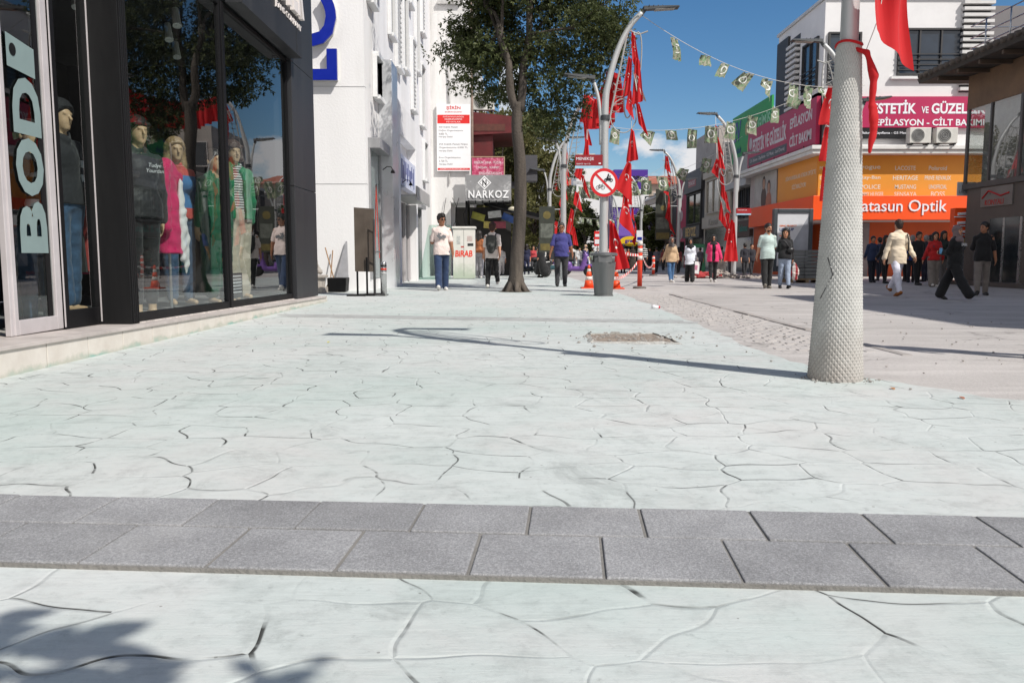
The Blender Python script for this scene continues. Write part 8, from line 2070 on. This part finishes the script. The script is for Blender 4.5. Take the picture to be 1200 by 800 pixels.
# 4 woman in long black cloak
pp_('woman in long black cloak and patterned headscarf passing the scooters', 634, 325.5, 277, 60, .016, female=True, legs=((12, 4), (-12, 14)), top=dict(mat=C('cloak_black', 18, 18, 20), sleeve=.95, hem=-.2, ease=.035), bottom=dict(mat=C('cloak_black', 18, 18, 20), kind='skirt', hem=.12, flare=.24), shoes=shB, hijab=cloth('scarf_patterned', srgb(40, 30, 32), .8, .2, 9, (srgb(150, 60, 60), 0, 14)), no_eyes=True, seed=7)
# 5 man in blue tee
pp_('heavy-set man in blue tee, dark jeans and glasses walking towards the camera', 657.5, 336, 261.5, -4, .012, build=1.2, belly=.035, legs=((9, 3), (-8, 8)), arms=((8, 14, 14, 0), (-8, 14, 16, 0)), top=dict(mat=C('tee_blue', 62, 62, 128), sleeve=.42, hem=-.08, ease=.024, cuff=.012), bottom=dict(mat=char_t, ease=.016), shoes=shB, hair=dict(mat=P('hair_greying', (.05, .045, .042), .6, .3, 30), vol=.008), glasses=True, beard=None, seed=8, skinmat=sk2, head=(-5, 0))
# 6 hijab woman behind
pp_('woman in navy coat and beige headscarf standing far behind the bin', 686, 319, 287, 20, .018, female=True, top=dict(mat=C('coat_navy', 46, 52, 100), sleeve=.95, hem=-.3, ease=.03), bottom=dict(mat=C('coat_navy', 46, 52, 100), kind='skirt', hem=.2, flare=.2), shoes=shB, hijab=C('scarf_beige', 205, 175, 150), no_eyes=True, seed=9)
pp_('woman in cream blouse and black skirt beside the warning tape', 730, 320, 286, 160, .018, female=True, top=dict(mat=C('blouse_cream', 222, 208, 200), sleeve=.9, hem=-.2, ease=.03), bottom=dict(mat=blackt), shoes=shB, hair=dict(mat=hairm, style='long'), no_eyes=True, seed=10)
pp_('person in dark brown clothes behind the warning tape', 741, 317, 288, 170, .018, female=True, top=dict(mat=C('dark_brown', 58, 48, 42), sleeve=.95, hem=-.3, ease=.03), bottom=dict(mat=C('dark_brown', 58, 48, 42), kind='skirt', hem=.1), shoes=shB, hijab=C('dark_brown', 58, 48, 42), no_eyes=True, seed=11)
pp_('person in black and white striped shirt behind the orange post', 754, 318, 286, 175, .018, top=dict(mat=cloth('striped_bw', srgb(210, 208, 205), .85, .1, 9, (srgb(40, 40, 44), 2, 9)), sleeve=.8, hem=-.05, ease=.03), bottom=dict(mat=blackt), shoes=shB, hijab=C('scarf_grey', 150, 150, 150), no_eyes=True, seed=12)
# 7 three women
pp_('woman in beige hoodie, blue jeans and grey headscarf', 786, 331, 278, 10, .014, female=True, legs=((10, 3), (-9, 10)), arms=((-8, 14, 20, 0), (8, 14, 22, 0)), top=dict(mat=C('hoodie_beige', 196, 166, 132), sleeve=.97, hem=-.12, ease=.05, hood=False, cuff=.02, name='hoodie'), bottom=dict(mat=C('blue_jean', 62, 100, 142, var=.3)), shoes=shW, hijab=C('scarf_dimgrey', 92, 86, 84), seed=13)
a7, J7 = pp_('woman in white blouse and black trousers with black headscarf', 808, 330.5, 279, -5, .014, female=True, legs=((-8, 8), (10, 3)), arms=((16, 10, 50, 15), (8, 8, 60, 35)), top=dict(mat=C('blouse_white', 222, 226, 236, var=.06), sleeve=.95, hem=-.2, ease=.034), bottom=dict(mat=blackt, ease=.03, flare=.02), shoes=shB, hijab=C('scarf_black', 20, 20, 22), seed=14)
w = J7['W']('wr', 0); sbg = thing('shopping_bag', 'white paper shopping bag held by the woman in white blouse', 'bag', (w.x + .06, w.y - .06, w.z - .6))
m = MB(); M = Matrix.Translation(Vector((w.x + .06, w.y - .08, w.z - .56))) @ Matrix.Rotation(.25, 4, 'Z') @ Matrix.Rotation(.12, 4, 'Y'); m.mbox(M, -.15, .15, -.05, .05, 0, .40); m.build('body', P('paper_white', (.72, .70, .70), .7, .08), sbg, bevel=.01)
m = MB(); m.tube([M @ Vector((-.08, 0, .4)), M @ Vector((-.05, 0, .54)), M @ Vector((.05, 0, .54)), M @ Vector((.08, 0, .4))], .006, 5); m.build('handle', wl, sbg, True); m = MB(); m.mbox(M, -.06, .06, -.053, -.051, .12, .28); m.build('print', P('bag_pink', (.5, .2, .3)), sbg)
a8, J8 = pp_('woman in open pink jacket over black clothes carrying a drink', 835, 330.5, 275, -8, .014, female=True, legs=((13, 3), (-12, 14)), arms=((-12, 16, 12, 0), (12, 10, 70, 40)), top=dict(mat=C('top_black', 18, 18, 20), sleeve=.5, hem=-.1, ease=.014), overcoat=dict(mat=C('jacket_pink', 218, 52, 108), sleeve=.95, hem=-.14, ease=.036, open=.062), bottom=dict(mat=blackt), shoes=shW, hijab=C('scarf_black', 20, 20, 22), glasses=True, seed=15)
w = J8['W']('wr', 1); bt = thing('drink_bottle', 'clear bottle in the hand of the woman in pink jacket', 'bottle', (w.x + .05, w.y - .07, w.z - .02)); m = MB(); m.lathe((w.x + .06, w.y - .08, w.z - .06), [(.03, 0), (.032, .12), (.014, .16), (.014, .18)], 12); m.build('body', P('bottle_clear', (.45, .5, .5), .15), bt, True); m = MB(); m.lathe((w.x + .06, w.y - .08, w.z + .121), [(.017, 0), (.017, .02)], 12); m.build('cap', wl, bt)
# 8 couple
pp_('bearded man in mint tee and black trousers walking with a woman', 898, 338, 262, -6, .012, legs=((10, 3), (-10, 12)), arms=((14, 6, 62, 10), (6, 10, 10, 0)), top=dict(mat=C('tee_mint', 186, 204, 200, var=.08), sleeve=.42, hem=-.10, ease=.028, cuff=.016), bottom=dict(mat=blackt, ease=.02), shoes=shG, hair=dict(mat=hairm, vol=.012), beard=beard_m, head=(28, 0), seed=16)
a10, J10 = pp_('woman in black sweater and light jeans beside the man in mint tee', 918.5, 338, 268, -4, .012, female=True, legs=((-6, 8), (9, 3)), arms=((-4, 10, 14, 0), (14, 8, 80, 25)), top=dict(mat=C('sweater_black', 20, 20, 24), sleeve=.97, hem=-.04, ease=.03), bottom=dict(mat=C('light_jean', 150, 164, 186, var=.2), ease=.012, len=.9), shoes=shB, hair=dict(mat=hairm, style='long', vol=.022), head=(-18, 0), seed=17)
m = MB(); Tn = J10['T']; m.v = []; v = Vol(np.array((-.3, -.3, .9)), np.array((.3, .3, 1.6)), .012)
m.tube([Tn(-.10, -.13, .53), Tn(0, -.148, .42), Tn(.10, -.152, .28), Tn(.16, -.10, .16)], .012, 6); t_ = thing('crossbody_bag', 'small black crossbody bag on the woman in black sweater', 'bag', tuple(Tn(.13, -.14, .1))); m.build('strap', P('strap_grey', (.06, .06, .065), .5), t_, True); m = MB(); m.ball(Tn(.12, -.155, .22), .10, .05, .07); m.build('bag', P('bag_black', (.02, .02, .022), .4), t_, True)
w = J10['W']('wr', 0); hb2 = thing('shopping_bag', 'patterned red carrier bag hanging from the hand of the woman in black sweater', 'bag', (w.x + .05, w.y, w.z - .55)); v = Vol((w.x - .2, w.y - .25, w.z - .62), (w.x + .35, w.y + .2, w.z + .05), .012); v.ell((w.x + .06, w.y - .04, w.z - .36), (.11, .07, .2), .03); v.cap((w.x + .05, w.y - .04, w.z - .2), (w.x + .02, w.y - .03, w.z - .06), .04, .012, .05); v.wrinkle(.01, 45, 4); link_mesh('body', v.mesh('carrier'), cloth('carrier_pattern', srgb(140, 24, 34), .6, .5, 14, (srgb(200, 190, 185), 0, 7)), hb2, True)
# 9 man in beige shirt, white trousers, from behind
a11, J11 = pp_('man in beige overshirt and white trousers walking away across the square', 1049.5, 346.5, 257, 186, .012, legs=((22, 4), (-16, 26)), arms=((-10, 14, 10, 0), (8, 16, 22, 0)), top=dict(mat=C('overshirt_beige', 222, 206, 182, var=.12), sleeve=.97, hem=-.16, ease=.04, cuff=.01), bottom=dict(mat=C('trouser_white', 228, 228, 240, var=.05), ease=.012), shoes=shT, hair=dict(mat=P('hair_chestnut', (.035, .018, .012), .6, .3, 30), vol=.008), no_eyes=True, seed=18)
m = MB(); Tn = J11['T']; m.tube([Tn(-.15, .10, .52), Tn(-.17, .145, .36), Tn(-.18, .13, .12)], .014, 6); o = m.build('bag_strap', blackc, None, True); tag(o, 'black shoulder strap down the back of the beige overshirt', 'bag strap')
# 10 red sweatshirt
a12, J12 = pp_('woman in red sweatshirt and grey trousers in the shade', 1093, 336, 272, -6, .014, female=True, legs=((8, 3), (-6, 8)), arms=((6, 18, 8, 0), (4, 18, 8, 0)), top=dict(mat=C('sweat_red', 178, 22, 24), sleeve=.97, hem=-.06, ease=.04), bottom=dict(mat=greyt, ease=.035, flare=.03), shoes=shW, hair=dict(mat=hairm, style='long'), seed=19)
Mt = frame(J12['T'](0, -.165, .38), (1, 0, 0), (0, 0, 1)); text('chest_print', 'BASIC', Mt, P('print_dark', (.03, .03, .06)), a12, width=.2, height=.06, extrude=.001, bold=.02)
# 11 hijab in black sweatshirt, striding
a13, J13 = pp_('woman in mauve headscarf and black sweatshirt striding past the shop', 1117, 351.5, 263, 40, .012, female=True, legs=((26, 4), (-22, 10)), arms=((-10, 8, 40, 0), (18, 8, 76, 30)), top=dict(mat=C('sweat_black', 16, 16, 18), sleeve=.97, hem=-.16, ease=.045), bottom=dict(mat=blackt, ease=.035, flare=.03), shoes=shB, hijab=C('scarf_mauve', 122, 104, 104), head=(-15, 0), seed=20)
Mt = frame(J13['T'](0, -.178, .40), Matrix.Rotation(R_(40), 3, 'Z') @ Vector((1, 0, 0)), (0, 0, 1)); text('chest_print', 'EL NATURAL', Mt, P('print_white', (.7, .7, .7)), a13, width=.26, height=.055, extrude=.002, bold=.03)
w = J13['W']('wr', 1); t_ = thing('drink_bottle', 'small blue drink can held by the woman in mauve headscarf', 'can', (w.x, w.y - .06, w.z)); m = MB(); m.lathe((w.x - .02, w.y - .08, w.z - .03), [(.028, 0), (.03, .01), (.03, .1), (.025, .11)], 12); m.build('body', P('can_blue', (.12, .35, .6), .3), t_, True); m = MB(); m.lathe((w.x - .02, w.y - .08, w.z + .081), [(.024, 0), (.024, .006)], 12); m.build('lid', steel, t_)
# 12 man in black shirt
pp_('man in black shirt and grey trousers talking to the woman in mauve headscarf', 1149, 346, 260, -20, .012, legs=((14, 6), (-14, 6)), spread=3, arms=((-6, 12, 14, 0), (24, 8, 80, 10)), top=dict(mat=C('shirt_black', 16, 15, 17), sleeve=.5, hem=-.08, ease=.032), bottom=dict(mat=greyt, ease=.016), shoes=shB, hair=dict(mat=hairm, vol=.012), head=(-50, 0), seed=21, skinmat=sk2)
# 13 people waiting in the shade
crowd = [(1021, 331, 277, 0, (38, 52, 84), (30, 34, 48), 'man in dark blue jacket standing left of the beige overshirt', 'short', 0), (1036, 332, 276, 20, (24, 22, 24), (20, 20, 22), 'person in black half hidden behind the beige overshirt', 'long', 1),
         (1067, 331, 276, 160, (34, 60, 130), (26, 28, 38), 'grey haired man in bright blue jacket facing the shop', 'grey', 0), (1074, 334, 272, 10, (26, 26, 32), (22, 22, 26), 'man in black jacket between the beige overshirt and the red sweatshirt', 'short', 0),
         (1083, 330, 276, 180, (52, 56, 66), (40, 42, 60), 'grey haired person in dull grey behind the red sweatshirt', 'grey', 0), (1103, 333, 271, 5, (30, 42, 40), (96, 92, 92), 'woman in dark green top at the shoulder of the red sweatshirt', 'long', 1),
         (1132, 332, 274, 170, (40, 14, 22), (190, 190, 205), 'person in maroon with pale trousers behind the couple in black', 'short', 0), (1166, 331, 274, 185, (22, 22, 24), (30, 28, 30), 'person in black waiting at the shop entrance', 'short', 0)]
for k, (px, yf, yt, fc, c1, c2, lab, hs_, fem) in enumerate(crowd):
    pp_(lab, px, yf, yt, fc, .018, female=bool(fem), legs=((6, 3), (-5, 5)), arms=((6, 10, 20, 0), (10, 10, 40, 10)), top=dict(mat=C('crowd_top_%d' % k, *c1), sleeve=.95, hem=-.08, ease=.032), bottom=dict(mat=C('crowd_bottom_%d' % k, *c2)), shoes=shB if k != 5 else shW, hair=dict(mat=P('hair_grey', (.25, .24, .23), .7) if hs_ == 'grey' else hairm, style='long' if hs_ == 'long' else 'short'), no_eyes=True, seed=30 + k, skinmat=sk2)
# 14 distant walkers
far = [(593, 321, 290, 0, (205, 200, 200), (200, 195, 195), 'distant person in white to the left of the tree trunk', 0), (601, 322, 287, 10, (70, 60, 70), (160, 160, 170), 'distant person with shirt and light trousers left of the trunk', 0), (617, 322, 286, 170, (30, 34, 66), (34, 38, 70), 'distant woman in navy to the right of the trunk', 1), (625, 320, 288, 0, (180, 60, 66), (60, 60, 66), 'distant person in pink top by the scooters', 1),
       (665, 320, 288, 0, (200, 70, 40), (40, 40, 46), 'distant person in orange vest behind the blue shirted man', 0), (679, 318, 290, 0, (225, 225, 228), (90, 90, 110), 'distant person in white shirt near the violet scooter', 0), (694, 317, 291, 180, (120, 130, 120), (70, 70, 76), 'distant walker in grey green just left of the lamp pole', 0), (640, 317, 290, 0, (230, 225, 220), (60, 66, 90), 'distant walker in white shirt beyond the cloaked woman', 0),
       (769, 320, 290, 180, (88, 88, 96), (44, 44, 50), 'distant man in grey by the dark shop fronts', 0), (856, 322, 284, 180, (206, 206, 206), (60, 60, 66), 'distant man in white tee behind the lamp next to the couple', 0), (872, 325, 285, 185, (30, 30, 40), (26, 26, 32), 'distant man in dark clothes right of the lamp next to the couple', 0), (777, 317, 291, 0, (130, 60, 60), (44, 44, 50), 'distant woman in dull red beside the sand coloured building', 1)]
for k, (px, yf, yt, fc, c1, c2, lab, fem) in enumerate(far):
    pp_(lab, px, yf, yt, fc, .022, female=bool(fem), legs=((12, 4), (-11, 12)), arms=((8, 8, 14, 0), (-8, 8, 14, 0)), top=dict(mat=C('far_top_%d' % k, *c1), sleeve=.6, hem=-.08, ease=.03), bottom=dict(mat=C('far_bottom_%d' % k, *c2)), shoes=shB, hair=dict(mat=hairm, style='long' if fem else 'short'), no_eyes=True, seed=50 + k, group='walkers far down the street')
base_ = [o for o in bpy.data.objects if o.name.startswith('person') and o.parent is None and o.get('group') == 'walkers far down the street']
for k, (px, yf, si, rz, lab) in enumerate(((607, 321, 1, 20, 'distant walker half hidden by the tree trunk on its shop side'), (613, 319, 4, 190, 'distant walker close behind the tree trunk, walking away'), (630, 318, 6, 10, 'small distant walker just past the cloaked woman on the tree side'), (644, 319, 8, 170, 'small distant walker between the cloaked woman and the blue shirt'), (652, 317, 3, 0, 'small distant walker right beside the shoulder of the blue shirt'), (671, 317, 9, 185, 'small distant walker beyond the violet scooter'), (700, 316, 10, 0, 'small distant walker behind the lamp pole base'), (713, 316, 7, 10, 'small distant walker on the street side of the lamp pole'), (722, 317, 2, 175, 'small distant walker behind the street-side cone'), (736, 315, 4, 0, 'small distant walker past the sagging warning tape'), (761, 316, 10, 5, 'small distant walker between the two barrier posts'), (795, 320, 11, 180, 'small distant walker behind the beige hoodie'), (820, 320, 8, 185, 'small distant walker between white blouse and pink jacket'), (845, 321, 6, 170, 'small distant walker beside the lamp foot and bucket'), (880, 324, 10, 10, 'small dark walker in front of the brown sign band shop'), (588, 323, 0, 180, 'small distant walker between the backpack and the tree trunk'))):
    q = at(px, yf); copy_tree(base_[si % len(base_)], q, R_(rz), lab)
base2 = [o for o in bpy.data.objects if o.parent is None and str(o.get('label', '')).startswith(('man in black jacket between', 'person in black waiting', 'man in dark blue jacket'))]
for k, (px, yf, rz, lab) in enumerate(((1029, 329, 200, 'dark figure just behind the man in dark blue jacket'), (1060, 330, 30, 'dark figure at the elbow of the beige overshirt'), (1088, 329, 190, 'dark figure behind the red sweatshirt near the shop wall'), (1127, 331, 10, 'dark figure between the mauve headscarf and the black shirt'), (1137, 330, 200, 'dark figure at the shop corner behind the black shirt'), (1174, 330, 20, 'dark figure by the steel door post of the brown shop'))):
    copy_tree(base2[k % len(base2)], at(px, yf), R_(rz), lab)
# 15 passer-by whose hand enters the picture at the frame edge
q = PY(1199, 300, 6.75)
pe, JE = person('person', 'passer-by in black tee whose bare forearm and hand show at the frame edge', 'person', (4.55, 6.8, 0), 172, 1.72, .010, legs=((6, 3), (-6, 8)), arms=((5, 8, 16, 0), (12, 6, 14, 0)), top=dict(mat=C('tee_dark', 24, 24, 28), sleeve=.4, hem=-.08, ease=.026), bottom=dict(mat=navyj), shoes=shW, hair=dict(mat=hairm), skinmat=skb, seed=80)
